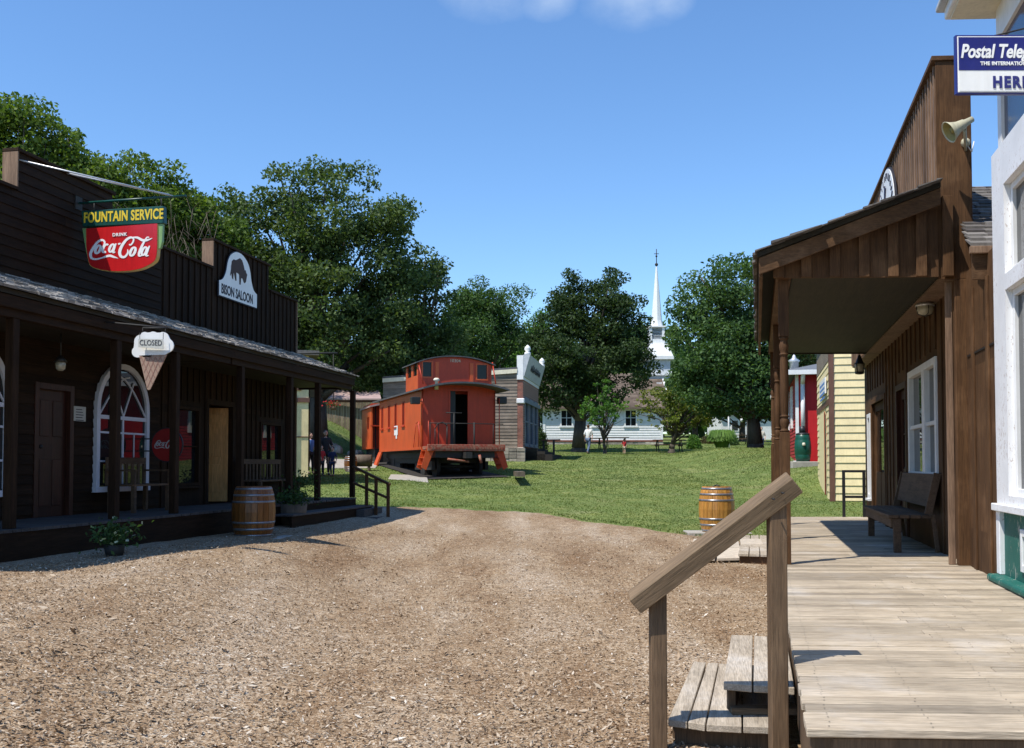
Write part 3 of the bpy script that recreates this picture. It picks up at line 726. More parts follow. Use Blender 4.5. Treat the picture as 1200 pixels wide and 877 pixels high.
# windows, doors
def framed_window(F, x, y0, y1, z0, z1, parent, mat='white', gmat='glass', fw=.07, proud=.03, mull_y=(), mull_z=(), sill=True, name='window', mw=.03, side=-1, curtain=None):
    mb = MB(F); xo = x + side * proud; xi = x - side * .06
    mb.box(xo, xi, y0, y0 + fw, z0, z1); mb.box(xo, xi, y1 - fw, y1, z0, z1); mb.box(xo, xi, y0 + fw, y1 - fw, z1 - fw, z1); mb.box(xo, xi, y0 + fw, y1 - fw, z0, z0 + fw)
    w = mb.build(name, mat, parent, bev=.004)
    mb = MB(F); a = x - side * .045
    for t in mull_y: yy = y0 + (y1 - y0) * t; mb.box(x - side * .002, a, yy - mw / 2, yy + mw / 2, z0 + fw, z1 - fw)
    for t in mull_z: zz = z0 + (z1 - z0) * t; mb.box(x + side * .004, a, y0 + fw, y1 - fw, zz - mw / 2, zz + mw / 2)
    if mull_y or mull_z: mb.build('sash_bar', mat, w)
    MB(F).box(a, a - side * .006, y0 + fw * .7, y1 - fw * .7, z0 + fw * .7, z1 - fw * .7).build('pane', gmat, w)
    if curtain: MB(F).box(a - side * .04, a - side * .05, y0 + fw, y1 - fw, z0 + fw, z0 + (z1 - z0) * curtain).build('curtain', 'curtain', w)
    if sill: MB(F).box(xo + side * .04, xi, y0 - .03, y1 + .03, z0 - .04, z0 - .001).build('sill', mat, w)
    return w
framed_window(RF, 0, yw[0], yw[1] - .01, 1.42, 2.93, wb, 'white', mull_z=(.47,), fw=.09, mw=.05)
framed_window(RF, 0, yw[1] + .01, yw[2], 1.42, 2.93, wb, 'white', mull_z=(.47,), fw=.09, mw=.05)
def door(F, x, y0, y1, z0, z1, parent, mat='door_dark', side=-1, lites=(3, 3), glassf=.5, knob=True, recess=.05):
    a = x - side * recess
    d_ = wall_open(MB(F), a, a - side * .045, (y0, y1), (z0, z1), [(y0 + .13, y1 - .13, z0 + (z1 - z0) * (1 - glassf), z1 - .14)] if glassf else []).build('door', mat, parent)
    if glassf:
        mb = MB(F); ny, nz = lites; gy0, gy1, g0, g1 = y0 + .13, y1 - .13, z0 + (z1 - z0) * (1 - glassf), z1 - .14
        for i in range(1, ny): yy = gy0 + (gy1 - gy0) * i / ny; mb.box(a - side * .008, a - side * .03, yy - .011, yy + .011, g0, g1)
        for i in range(1, nz): zz = g0 + (g1 - g0) * i / nz; mb.box(a - side * .01, a - side * .028, gy0, gy1, zz - .011, zz + .011)
        if mb.f: mb.build('sash_bar', mat, d_)
        MB(F).box(a - side * .018, a - side * .022, gy0, gy1, g0, g1).build('pane', 'glass', d_)
    mb = MB(F)
    for zz0, zz1 in ((z0 + .15, z0 + (z1 - z0) * (.42 if glassf else .45)),) + (() if glassf else ((z0 + 1.15, z1 - .15),)):
        for (q0, q1) in ((y0 + .1, (y0 + y1) / 2 - .04), ((y0 + y1) / 2 + .04, y1 - .1)): mb.box(a + side * .012, a, q0, q1, zz0, zz1)
    mb.build('door_panel', mat, d_, bev=.008)
    if knob: MB(F).ball((a + side * .05, y0 + .07, z0 + 1.0), .03, 10, 6).build('handle', 'black_metal', d_)
    mb = MB(F); mb.box(x + side * .025, x - side * .05, y0 - .09, y0, z0, z1 + .09); mb.box(x + side * .025, x - side * .05, y1, y1 + .09, z0, z1 + .09); mb.box(x + side * .025, x - side * .05, y0, y1, z1, z1 + .09); mb.build('door_frame', mat, d_, bev=.004)
    return d_
door(RF, 0, d1[0], d1[1], DZ, 2.75, wb, 'door_dark', glassf=.55, lites=(1, 2))
door(RF, 0, d2[0], d2[1], DZ, 2.75, wb, 'stain_v', glassf=.6, lites=(3, 1))
framed_window(RF, 0, w3[0], w3[1], .95, 2.6, wb, 'white', fw=.08)
# rear roof facing us
yr0 = RF.yx(1150, 0) - .95; 
ye_ = YW0 + .35
xe0, ze_ = RF.hy(1139, 291, ye_); yr = ye_ + 3.2; zr = RF.hy(1150, 221, yr)[1]
mb = MB(RF); mb.hexa([(xe0, ye_, ze_ - .02), (5.2, ye_, ze_ - .02), (5.2, yr, zr - .02), (xe0 + .45, yr, zr - .02)], [(xe0, ye_, ze_ + .02), (5.2, ye_, ze_ + .02), (5.2, yr, zr + .02), (xe0 + .45, yr, zr + .02)])
mb.hexa([(xe0 + .45, yr, zr - .02), (5.2, yr, zr - .02), (5.2, yr + 6, ze_ + .5), (xe0 + .5, yr + 6, ze_ + .5)], [(xe0 + .45, yr, zr + .02), (5.2, yr, zr + .02), (5.2, yr + 6, ze_ + .54), (xe0 + .5, yr + 6, ze_ + .54)])
mb.build('rear_roof', 'shake_dark', wb)
mb = MB(RF); nrow = 18
for r in range(nrow):
    t0 = r / nrow; t1 = (r + 1.5) / nrow; x = xe0 + random.uniform(-.02, 0) + .45 * t0
    while x < 3.2:
        w = random.uniform(.1, .25); j = random.uniform(-.02, .02)
        ya, za = ye_ + (yr - ye_) * t0 + j - .02, ze_ + (zr - ze_) * t0 + .02; yb, zb_ = ye_ + (yr - ye_) * min(t1, 1), ze_ + (zr - ze_) * min(t1, 1) + .022
        mb.hexa([(x, ya, za), (x + w - .007, ya, za), (x + w - .007, yb, zb_ - .005), (x, yb, zb_ - .005)], [(x, ya, za + .03), (x + w - .007, ya, za + .03), (x + w - .007, yb, zb_ + .004), (x, yb, zb_ + .004)]); x += w
mb.build('rear_shingle', 'shake_dark', wb)
mb = MB(RF); mb.box(xe0 - .03, 3.2, ye_ - .06, ye_ - .01, ze_ - .06, ze_ + .01); mb.build('gutter', 'stain_grey_v', wb, bev=.005)
MB(RF).box(xe0, 3.2, ye_, ye_ + .03, ze_ - .3, ze_ - .022).build('eave_fascia', 'stain_x', wb)
mb = MB(RF); mb.hexa([(XP1 + .02, YP0 + 3.4, 3.6), (6.5, YP0 + 3.4, 3.6), (6.5, YEND, 3.6), (XP1 + .02, YEND, 3.6)], [(XP1 + .02, YP0 + 3.6, 4.2), (6.5, YP0 + 3.6, 5.2), (6.5, YEND, 5.2), (XP1 + .02, YEND, 4.2)]); mb.build('main_roof', 'shake_dark', wb)
# bench on porch
bn = root_at(RF, 'bench', 'dark brown plank bench against the porch wall below the white windows', 'bench', -.4, 13, DZ)
yb0 = RF.hz(1045, 648, DZ)[1]; yb1 = yb0 + 2.9; xb = RF.hz(1045, 648, DZ)[0]; print('bench x', xb, yb0)
mb = MB(RF); nb = 4
for i in range(nb): w = .52 / nb; mb.box(xb - .03 + i * w, xb - .03 + (i + 1) * w - .012, yb0, yb1, DZ + .41, DZ + .45)
mb.build('seat', 'bench_wood', bn, bev=.004)
MB(RF).box(xb, xb + .03, yb0 + .05, yb1, DZ + .30, DZ + .408).build('apron', 'bench_wood', bn, bev=.004)
for yy in (yb0 + .02, yb1 - .1):
    MB(RF).box(xb + .03, xb + .12, yy, yy + .07, DZ, DZ + .408).build('leg', 'bench_wood', bn, bev=.004)
    mb = MB(RF); mb.beam((xb + .50, yy + .03, DZ + .45), (min(xb + .58, -.05), yy + .03, DZ), .05, .05); mb.build('leg', 'bench_wood', bn, bev=.003)
    mb = MB(RF); mb.beam((xb + .44, yy + .03, DZ + .452), (xb + .56, yy + .03, DZ + .95), .05, .09); mb.build('backrest_post', 'bench_wood', bn, bev=.003)
mb = MB(RF); mb.hexa([(xb + .45, yb0 + .08, DZ + .54), (xb + .475, yb0 + .08, DZ + .54), (xb + .475, yb1 - .1, DZ + .54), (xb + .45, yb1 - .1, DZ + .54)], [(xb + .53, yb0 + .08, DZ + .94), (xb + .555, yb0 + .08, DZ + .94), (xb + .555, yb1 - .1, DZ + .94), (xb + .53, yb1 - .1, DZ + .94)])
mb.build('backrest', 'bench_wood', bn, bev=.004)
# lantern hanging at the far end
def lantern(px, py0, py1, d, label, ztop):
    a = at(px, py0, d); b = at(px, py1, d); h = a.z - b.z
    l = thing('hanging_lantern', label, 'lantern', (a.x, a.y, ztop))
    MB().lathe((a.x, a.y, b.z), [(h * .2, h * .12), (h * .26, h * .5), (h * .14, h * .62)], 10).build('lamp_glass', 'lamp_glass', l)
    MB().lathe((a.x, a.y, b.z), [(h * .30, h * .52), (h * .20, h * .6), (h * .06, h * .98), (.01, h)], 10).build('lamp_cap', 'black_metal', l)
    MB().lathe((a.x, a.y, b.z), [(h * .1, 0), (h * .22, h * .03), (h * .22, h * .12)], 10).build('lamp_base', 'black_metal', l)
    mb = MB(); 
    for t in range(4): c_, s_ = math.cos(t * 1.57 + .7), math.sin(t * 1.57 + .7); mb.tube((a.x + h * .23 * c_, a.y + h * .23 * s_, b.z + h * .1), (a.x + h * .27 * c_, a.y + h * .27 * s_, b.z + h * .54), .008, n=5)
    mb.tube((a.x, a.y, b.z + h), (a.x, a.y, ztop), .007, n=5); mb.build('frame', 'black_metal', l); return l
lantern(1007, 416, 439, 17.4, 'small black lantern hanging at the far end of the right porch', ZB)
c = at(1084, 364, 11.9)
cl = thing('ceiling_lamp', 'pale jelly jar lamp with wire guard under the right porch ceiling', 'lamp', (c.x, c.y, ZB))
MB().lathe((c.x, c.y, c.z - .05), [(.02, -.01), (.08, .005), (.10, .05), (.095, .1), (.06, .12)], 16).build('lamp_glass', 'lamp_glass', cl)
MB().lathe((c.x, c.y, c.z + .05), [(.11, 0), (.11, .02), (.05, .06), (.03, ZB - c.z - .05)], 16).build('lamp_base', 'galv', cl)
mb = MB()
for t in (0, math.pi / 2): mb.path([(c.x - .105 * math.cos(t), c.y - .105 * math.sin(t), c.z + .05), (c.x - .09 * math.cos(t), c.y - .09 * math.sin(t), c.z - .045), (c.x, c.y, c.z - .075), (c.x + .09 * math.cos(t), c.y + .09 * math.sin(t), c.z - .045), (c.x + .105 * math.cos(t), c.y + .105 * math.sin(t), c.z + .05)], .005, 5)
mb.build('wire_guard', 'black_metal', cl)
# loudspeaker on the parapet end
c = at(1116, 153, 9.95); d0 = Vector((-.86, .05, -.48)).normalized()
ls = thing('loudspeaker', 'beige horn loudspeaker bolted high on the end of the brown false front', 'loudspeaker', tuple(c))
tail = c - d0 * .30
def cone(mb, p, d, prof, n=20):
    a = d.orthogonal().normalized(); b = d.cross(a); v = []; f = []
    for s_, r in prof:
        for i in range(n): t = 2 * math.pi * i / n; v.append(p + d * s_ + a * (r * math.cos(t)) + b * (r * math.sin(t)))
    for k in range(len(prof) - 1):
        for i in range(n): j = (i + 1) % n; f.append((k * n + i, k * n + j, (k + 1) * n + j, (k + 1) * n + i))
    mb._add(v, f, True); return mb
SPK = .76
c0 = c - d0 * .02
K_ = lambda L_: [(q * SPK, r * SPK) for q, r in L_]
cone(MB(), c0 - d0 * .2 * SPK, d0, K_([(-.08, 0.001), (-.08, .04), (.03, .05), (.05, .065), (.14, .08), (.22, .115), (.28, .155), (.285, .15), (.27, .138)])).build('horn', 'speaker_paint', ls)
cone(MB(), c0 - d0 * .2 * SPK, d0, K_([(.278, .148), (.2, .08), (.1, .03), (.1, .001)])).build('horn_mouth', 'speaker_inside', ls)
cone(MB(), c0 - d0 * .02 * SPK, d0, K_([(0, .001), (0, .03), (.06, .045), (.065, .001)])).build('driver', 'speaker_inside', ls)
bp = Vector(RF.w((XP0 + .30, YP0 - .01, c.z - .03)))
mb = MB(); mb.tube(c0 - d0 * .12, bp, .018); mb.tube(c0 - d0 * .12 + Vector((0, 0, -.08)), bp + Vector((0, 0, -.08)), .014); mb.ball(bp, .05, 8, 6); mb.build('bracket', 'speaker_paint', ls)
mb = MB(); mb.path([bp, bp + Vector((.06, -.01, -.1)), bp + Vector((.1, .02, .02))], .006, 5); mb.build('cable', 'cloth_white', ls)
# oval sign on false front
yo0, yo1 = RF.yx(1057.5, XP0), RF.yx(1037.5, XP0); zo1 = RF.hx(1047, 189, XP0)[1]; cyo = (yo0 + yo1) / 2; hy_ = (yo1 - yo0) / 2 * 1.04; zr_ = .78; czo = zo1 - zr_
pl = [(XP0 - .05, cyo + hy_ * math.cos(t), czo + zr_ * math.sin(t)) for t in np.linspace(0, 2 * math.pi, 40, endpoint=False)]
pl2 = [(XP0 - .06, cyo + hy_ * .97 * math.cos(t), czo + zr_ * .97 * math.sin(t)) for t in np.linspace(0, 2 * math.pi, 40, endpoint=False)]
os_ = root_at(RF, 'oval_sign', 'white oval sign with faint dark emblem and rim lettering on the brown false front', 'sign', XP0 - .05, cyo, czo)
def fext(F, dx): a = Vector(F.w((dx, 0, 0))) - Vector(F.w((0, 0, 0))); return a
mb = MB(RF); mb.prism(pl, (.03, 0, 0)); mb.build('rim', 'ink', os_)
mb = MB(RF); mb.prism(pl2, (.02, 0, 0)); mb.build('panel', 'white', os_)
mo = lambda x, y, h: RF.w((XP0 - .0605 - h, cyo - x, czo + y))
L = []
for k in range(22):
    t = math.pi * (1.12 - k * 1.24 / 21); a, b = hy_ * .78 * math.cos(t), zr_ * .80 * math.sin(t); a2, b2 = hy_ * .88 * math.cos(t + random.uniform(-.04, .04)), zr_ * .90 * math.sin(t + random.uniform(-.04, .04))
    L.append([(a, b, .012), (a2, b2, .016)])
    if k % 2: L.append([(a, b, .012), (a + .03, b - .02, .014)])
L += [[(-.05, .25, .02), (-.02, .45, .03), (.0, .55, .012)], [(.0, .2, .03), (.03, .38, .02), (.08, .5, .02)], [(-.1, .15, .02), (0, .22, .03), (.12, .2, .02), (.14, .3, .02)]]
strokes('lettering', L, 'ink_blue', os_, mo, .003)
# small railing at far end of boardwalk
xr0, _ = RF.hy(987, 590, yend); xr1 = RF.hy(1012, 590, yend)[0]
rl = root_at(RF, 'end_railing', 'short dark two bar railing closing the far end of the boardwalk', 'railing', xr0, yend, DZ)
mb = MB(RF); zt = RF.hy(1000, 551, yend)[1]
mb.box(xr0, xr0 + .06, yend - .06, yend, DZ, zt); mb.build('post', 'black_metal', rl); mb = MB(RF); mb.box(xr1 - .02, xr1 + .04, yend - .06, yend, DZ, zt); mb.build('post', 'black_metal', rl)
mb = MB(RF); mb.box(xr0 + .06, xr1 - .02, yend - .05, yend - .01, zt - .05, zt); mb.box(xr0 + .06, xr1 - .02, yend - .05, yend - .01, DZ + .38, DZ + .43); mb.build('rail', 'black_metal', rl)
# ---------------- white building at the right edge
wh = root_at(RF, 'white_building', 'peeling white painted storefront with green base at the right edge', 'building', .3, 7, 0)
y1w = YW0 + .0; y0w = 3.0
XW = -.03
z_sill = RF.hx(1176, 593.5, XW)[1]; z_l1 = RF.hx(1182, 337, XW)[1]; z_u0 = z_l1 + .14; z_u1 = RF.hx(1179, 212, XW)[1]; z_tr = RF.hx(1169, 174, XW)[1]
print('white', z_sill, z_l1, z_u1, z_tr, y1w)
wy1 = RF.yx(1181.5, XW); wy0 = wy1 - 1.15
wins = [(wy0, wy1, z_sill + .1, z_l1), (wy0, wy1, z_u0, z_u1), (wy0 - 1.5, wy0 - .35, z_sill + .1, z_l1), (wy0 - 1.5, wy0 - .35, z_u0, z_u1)]
wall_open(MB(RF), XW, .1, (y0w, y1w - .02), (z_sill, z_tr), wins).build('wall', 'white_peel', wh)
for w_ in wins: framed_window(RF, XW + .05, w_[0], w_[1], w_[2], w_[3], wh, 'white', fw=.06, proud=-.01, sill=False, curtain=.98 if w_[3] == z_l1 else .9)
MB(RF).box(XW - .05, XW - .002, y0w, y1w - .0, z_sill - .045, z_sill + .02).build('window_ledge', 'white_peel', wh, bev=.006)
MB(RF).box(XW - .015, .1, y1w - .15, y1w - .03, DZ + .07, z_sill - .046).build('corner_post', 'white_peel', wh, bev=.006)
MB(RF).box(XW + .03, .1, y0w, y1w - .15, DZ + .07, z_sill - .046).build('base_panel', 'green_peel', wh)
by1 = RF.yx(1192, XW)
framed_window(RF, XW + .03, by1 - .9, by1, DZ + .16, z_sill - .17, wh, 'white', fw=.06, proud=.02, sill=False)
MB(RF).box(XW - .10, .1, y0w, y1w + .0, DZ + .005, DZ + .068).build('base_ledge', 'green_peel', wh, bev=.02, seg=2)
# upper wall with its shade painted as a navy sheet, and cornice
zc_ = at(1122, 35, 9.3).z
wall_open(MB(RF), XW + .06, .14, (y0w, y1w - .04), (z_tr, zc_), [(y1w - 1.8, y1w - .17, z_tr + .05, zc_ - .3)]).build('upper_wall', 'white', wh)
MB(RF).box(XW + .09, XW + .1, y1w - 1.85, y1w - .12, z_tr + .02, zc_ - .25).build('pane', 'navy_shade', wh)  # not glass: navy sheet carries the shade of the upper wall
MB(RF).box(.14, 4, y1w - .05, y1w - .0, .3, zc_).build('end_wall', 'white_siding', wh)
MB(RF).box(XW - .32, 4, y0w, y1w + .12, zc_, zc_ + .03).build('soffit', 'cream', wh)
MB(RF).box(XW - .36, 4.04, y0w - .1, y1w + .2, zc_ + .032, zc_ + .42).build('cornice', 'white', wh, bev=.01)
MB(RF).box(XW - .43, 4.1, y0w - .1, y1w + .27, zc_ + .13, zc_ + .18).build('cornice_moulding', 'grey_white', wh, bev=.01)
mb = MB(RF); mb.hexa([(XW - .43, y0w, zc_ + .422), (4.1, y0w, zc_ + .422), (4.1, y1w + .27, zc_ + .422), (XW - .43, y1w + .27, zc_ + .422)], [(XW + .5, y0w, zc_ + .9), (3.4, y0w, zc_ + .9), (3.4, y1w - .5, zc_ + .9), (XW + .5, y1w - .5, zc_ + .9)]); mb.build('roof', 'asphalt_shingle', wh)
# ---------------- telegraph sign
ds = 6.5
tl = at(1120, 41, ds); bl = at(1120.5, 110.5, ds); W_ = .90; hh = tl.z - bl.z
sg = thing('hanging_sign', 'blue and white enamel telegraph sign hanging at the upper right corner', 'sign', (tl.x + W_ / 2, ds, tl.z))
cx0 = bl.x
MB().box(cx0, cx0 + W_, ds, ds + .03, bl.z, tl.z).build('panel_edge', 'navy', sg, bev=.004)
MB().box(cx0 + .012, cx0 + W_ - .012, ds - .004, ds, bl.z + .012, tl.z - .012).build('white_line', 'white_clean', sg)
zm = at(1120, 83, ds).z
MB().box(cx0 + .019, cx0 + W_ - .019, ds - .007, ds - .004, zm, tl.z - .019).build('blue_field', 'navy', sg)
MB().box(cx0 + .019, cx0 + W_ - .019, ds - .0072, ds - .004, bl.z + .019, zm - .008).build('white_field', 'grey_white' if False else 'white_clean', sg)
p = at(1125.5, 67.5, ds - .009); text('lettering', 'Postal Telegraph', .128, 'white_clean', sg, p, (1, 0, 0), (0, 0, 1), off=.0035, ext=.002, shear=.25, sx=.72)
p = at(1149, 76.5, ds - .009); text('lettering', 'THE INTERNATIONAL SYSTEM', .034, 'white_clean', sg, p, (1, 0, 0), (0, 0, 1), off=.0012, ext=.002, sx=.95, space=1.12)
p = at(1163.5, 102.5, ds - .010); text('lettering', 'HERE', .105, 'navy', sg, p, (1, 0, 0), (0, 0, 1), off=.005, ext=.002, sx=.85, space=1.25)
mb = MB(); zt_ = tl.z + .42
yw_ = ds
wx = P3(RF, XW - .3, (ds) * 1.03, 0).x
for xx in (cx0 + .27, cx0 + W_ - .1):
    mb.path([(xx, ds + .015, tl.z), (xx + .3, ds + .1, tl.z + .10), (wx + .6, ds + .3, zc_)], .006, 5)
mb.build('chain', 'dark_iron', sg)
# ================================================================== LEFT SIDE
LF = Frame((-9.37, 0), (.195, 1))
LZ = .86; XF = 1.43; XEV = 1.40
yB = LF.yx(187, 0)                       # joint between the two shops
yE = LF.yx(345.5, 0); y00 = 9.5
pa = root_at(LF, 'ice_cream_parlor', 'dark brown clapboard shop with shake porch roof on the left edge', 'building', 0, 14, .4)
sa = root_at(LF, 'saloon', 'dark brown board and batten saloon with stepped false front behind the barrel', 'building', 0, 20, .4)
ZEV = LF.hx(200, 387, XEV)[1]; ZW = LF.hx(250, 388, 0)[1]
print('ZEV', ZEV, 'ZW', ZW, 'yB', yB, 'yE', yE)
Z1, Z2 = 5.38, 5.92
# false fronts
yr0_, yr1_ = LF.yx(13, 0), LF.yx(127, 0); ys0_, ys1_ = LF.yx(246, 0), LF.yx(313, 0)
def clap(F, x, y0, y1, z0, z1, mat, parent, name='siding', expo=.14, th=.022, side=1, ops=()):
    mb = MB(F); z = z0
    while z < z1 - .01:
        zt = min(z + expo, z1)
        segs = [(y0, y1)]
        for o in ops:
            if o[2] < zt - .02 and o[3] > z + .02:
                ns = []
                for a, b in segs:
                    if o[0] > a: ns.append((a, min(b, o[0])))
                    if o[1] < b: ns.append((max(a, o[1]), b))
                segs = [q for q in ns if q[1] - q[0] > .01]
        for a0, b0 in segs:
            a = a0
            while a < b0 - .01:
                b = min(a + random.uniform(1.8, 4.2), b0)
                if b0 - b < .5: b = b0
                mb.hexa([(x, a, z), (x + side * th, a, z), (x + side * th, b - .003, z), (x, b - .003, z)], [(x, a, zt), (x + side * .004, a, zt), (x + side * .004, b - .003, zt), (x, b - .003, zt)]); a = b
        z += expo
    return mb.build(name, mat, parent)
D_ = lambda a, b: (LF.yx(a, 0), LF.yx(b, 0))
dA = D_(38, 85); wA = D_(108, 170); wB = (LF.yx(204, 0), LF.yx(233, 0)); dB = (LF.yx(243, 0), LF.yx(271, 0)); wC = (LF.yx(304, 0), LF.yx(329, 0)); wZ = (LF.yx(5, 0) - 1.35, LF.yx(5, 0))
print('doorA', dA, 'arch', wA, wB, dB, wC)
opsA = [(dA[0], dA[1], LZ, 2.75)]
opsB = [(wB[0], wB[1], 1.22, 2.66), (dB[0], dB[1], LZ, 2.75), (wC[0], wC[1], 1.28, 2.52)]
for t, (a, b), ops, nm in ((pa, (y00, yB), opsA, 'wall'), (sa, (yB + .003, yE), opsB, 'wall')):
    wall_open(MB(LF), -.15, -.003, (a, b), (.3, Z1 - .03), ops).build('wall', 'brown_y' if t is pa else 'brown_v', t)
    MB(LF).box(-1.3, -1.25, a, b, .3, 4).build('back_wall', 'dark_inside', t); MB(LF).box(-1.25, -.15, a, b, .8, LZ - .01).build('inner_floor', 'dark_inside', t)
MB(LF).box(-.15, -.003, yr0_, yr1_, Z1 - .03, Z2 - .03).build('false_front', 'brown_y', pa)
MB(LF).box(-.15, -.003, ys0_, ys1_, Z1 - .03, Z2 - .03).build('false_front', 'brown_v', sa)
clap(LF, 0, y00, yB - .05, LZ + .05, Z1 - .03, 'brown_y', pa, ops=opsA + [(wA[0], wA[1], 1.2, 2.6)])
clap(LF, 0, yr0_, yr1_, Z1 - .03, Z2 - .03, 'brown_y', pa, name='upper_siding')
mb = MB(LF); y_ = yB + .03
while y_ < yE - .05:
    zt = Z2 - .03 if ys0_ < y_ < ys1_ else Z1 - .03
    for (z0, z1) in ((LZ, zt),):
        hit = [o for o in opsB if o[0] - .09 < y_ < o[1] + .05]
        if hit: mb.box(0, .02, y_, y_ + .045, max(o[3] for o in hit) + .1, zt)
        else: mb.box(0, .02, y_, y_ + .045, z0, zt)
    y_ += .215
mb.build('siding_battens', 'brown_v', sa, bev=.003)  # saloon battens as a single mesh
def cap(y0, y1, z, t):
    MB(LF).box(-.2, .05, y0 - .03, y1 + .03, z - .03, z + .015).build('coping', 'brown_y', t, bev=.004)
cap(y00, yr0_ - .04, Z1, pa); cap(yr0_, yr1_, Z2, pa); cap(yr1_ + .07, yB, Z1, pa)
cap(yB + .07, ys0_ - .04, Z1, sa); cap(ys0_, ys1_, Z2, sa); cap(ys1_ + .07, yE, Z1, sa)
for (yy, t) in ((yr0_, pa), (ys0_, sa)): MB(LF).box(-.2, .04, yy - .025, yy - .001, Z1 + .016, Z2 - .032).build('end_trim', 'stain_grey_v', t, bev=.003)
MB(LF).box(-.15, .03, yE + .001, yE + .03, .3, Z1 - .04).build('end_trim', 'stain_grey_v', sa, bev=.003)
MB(LF).box(-5, -.151, yE - .12, yE, .3, 4.6).build('end_wall', 'brown_v', sa)
for t_, (a_, b_) in ((pa, (y00, yB)), (sa, (yB + .003, yE))):
    MB(LF).hexa([(-6, a_, 3.8), (-.151, a_, 3.8), (-.151, b_ - .13, 3.8), (-6, b_ - .13, 3.8)], [(-6, a_, 4.2), (-.151, a_, 4.7), (-.151, b_ - .13, 4.7), (-6, b_ - .13, 4.2)]).build('main_roof', 'shake_dark', t_)
# porch roof
XR0 = .03
for t, (a, b) in ((pa, (y00, yB)), (sa, (yB + .003, yE + .15))):
    mb = MB(LF); mb.hexa([(XR0, a, ZW - .09), (XEV, a, ZEV - .05), (XEV, b, ZEV - .05), (XR0, b, ZW - .09)], [(XR0, a, ZW - .03), (XEV, a, ZEV + .01), (XEV, b, ZEV + .01), (XR0, b, ZW - .03)]); mb.build('porch_roof', 'under_y', t)
    shingles(LF, XEV + .03, ZEV + .012, XR0, ZW - .022, a, b + .03, 'shake', t, expo=.16, width=(.09, .2), th=.022)
    MB(LF).box(XEV - .06, XEV - .02, a, b, ZEV - .2, ZEV - .052).build('eave_fascia', 'brown_y', t, bev=.004)
    MB(LF).box(XF - .22, XF - .10, a, b - .05, ZEV - .30, ZEV - .06 - .0).build('porch_beam', 'brown_y', t, bev=.004)
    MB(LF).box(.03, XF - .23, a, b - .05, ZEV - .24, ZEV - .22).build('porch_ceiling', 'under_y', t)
mb = MB(LF); mb.hexa([(XR0, yE + .1, ZEV - .28), (XEV - .08, yE + .1, ZEV - .28), (XEV - .08, yE + .13, ZEV - .28), (XR0, yE + .13, ZEV - .28)], [(XR0, yE + .1, ZW - .1), (XEV - .08, yE + .1, ZEV - .06), (XEV - .08, yE + .13, ZEV - .06), (XR0, yE + .13, ZW - .1)]); mb.build('gable_panel', 'brown_v', sa)
for pxx, t in ((12, pa), (134, pa), (204, sa), (281, sa), (339, sa), (372, sa), (413, sa)):
    yy = LF.yx(pxx, XF - .16); MB(LF).box(XF - .215, XF - .105, yy - .055, yy + .055, LZ, ZEV - .302).build('post', 'brown_v', t, bev=.006)
# deck
for t, (a, b) in ((pa, (y00, yB - .05)), (sa, (yB - .045, LF.yx(418, XF)))):
    mb = MB(LF); y = a
    while y < b: mb.box(0, XF + random.uniform(-.01, .01), y, min(y + .135, b), LZ - .035, LZ + random.uniform(-.002, .002)); y += .142
    mb.build('porch_deck', 'deck_dark_y', t)
    MB(LF).box(XF - .05, XF - .015, a, b, .25, LZ - .037).build('deck_fascia', 'brown_y', t)
MB(LF).box(0, XF - .05, LF.yx(418, XF) - .04, LF.yx(418, XF), .3, LZ - .037).build('deck_fascia', 'brown_y', sa)
mb = MB(LF); a, b = LF.yx(318, XF), LF.yx(417, XF)
for k in range(3): mb.box(XF + .02 + k * .14, XF + .15 + k * .14, a, b, LZ - .20, LZ - .165)
mb.build('step_tread', 'deck_dark_y', sa, bev=.003); MB(LF).box(XF + .36, XF + .40, a + .02, b - .02, .3, LZ - .201).build('step_riser', 'brown_y', sa)
# railing down from the far deck corner
def world_beam(name, mat, parent, a, b, w, h): mb = MB(); mb.beam(a, b, w, h); return mb.build(name, mat, parent, bev=.003)
d_r = 22.2
r1, r2, r3, r4 = at(414, 547, d_r), at(457, 568, 21.6), at(414, 566, d_r), at(455, 584, 21.6)
rr = thing('step_railing', 'short sloping brown railing beside the steps at the far end of the saloon porch', 'railing', (r2.x, r2.y, gz(r2.x, r2.y)))
world_beam('rail', 'stain_y', rr, r1, r2, .07, .05); world_beam('rail', 'stain_y', rr, r3, r4, .05, .05)
for px_ in (430, 441, 455):
    t = (px_ - 414) / 43; top = r1.lerp(r2, t); MB().box(top.x - .035, top.x + .035, top.y - .03, top.y + .03, gz(top.x, top.y) - .02, top.z - .01).build('post', 'stain_v', rr)
# ramp boards
rm_ = thing('end_steps', 'low dark steps descending from the far corner of the saloon porch', 'steps', (r2.x - .3, r2.y, gz(r2.x, r2.y)))
for k in range(3):
    x0 = XF + .03 + k * .28; MB(LF).box(x0, x0 + .27, LF.yx(418, XF) - 1.1 + .0, LF.yx(418, XF) + .1, .3, LZ - .17 * (k + 1) + .12).build('tread', 'deck_dark_y', rm_) if k else None
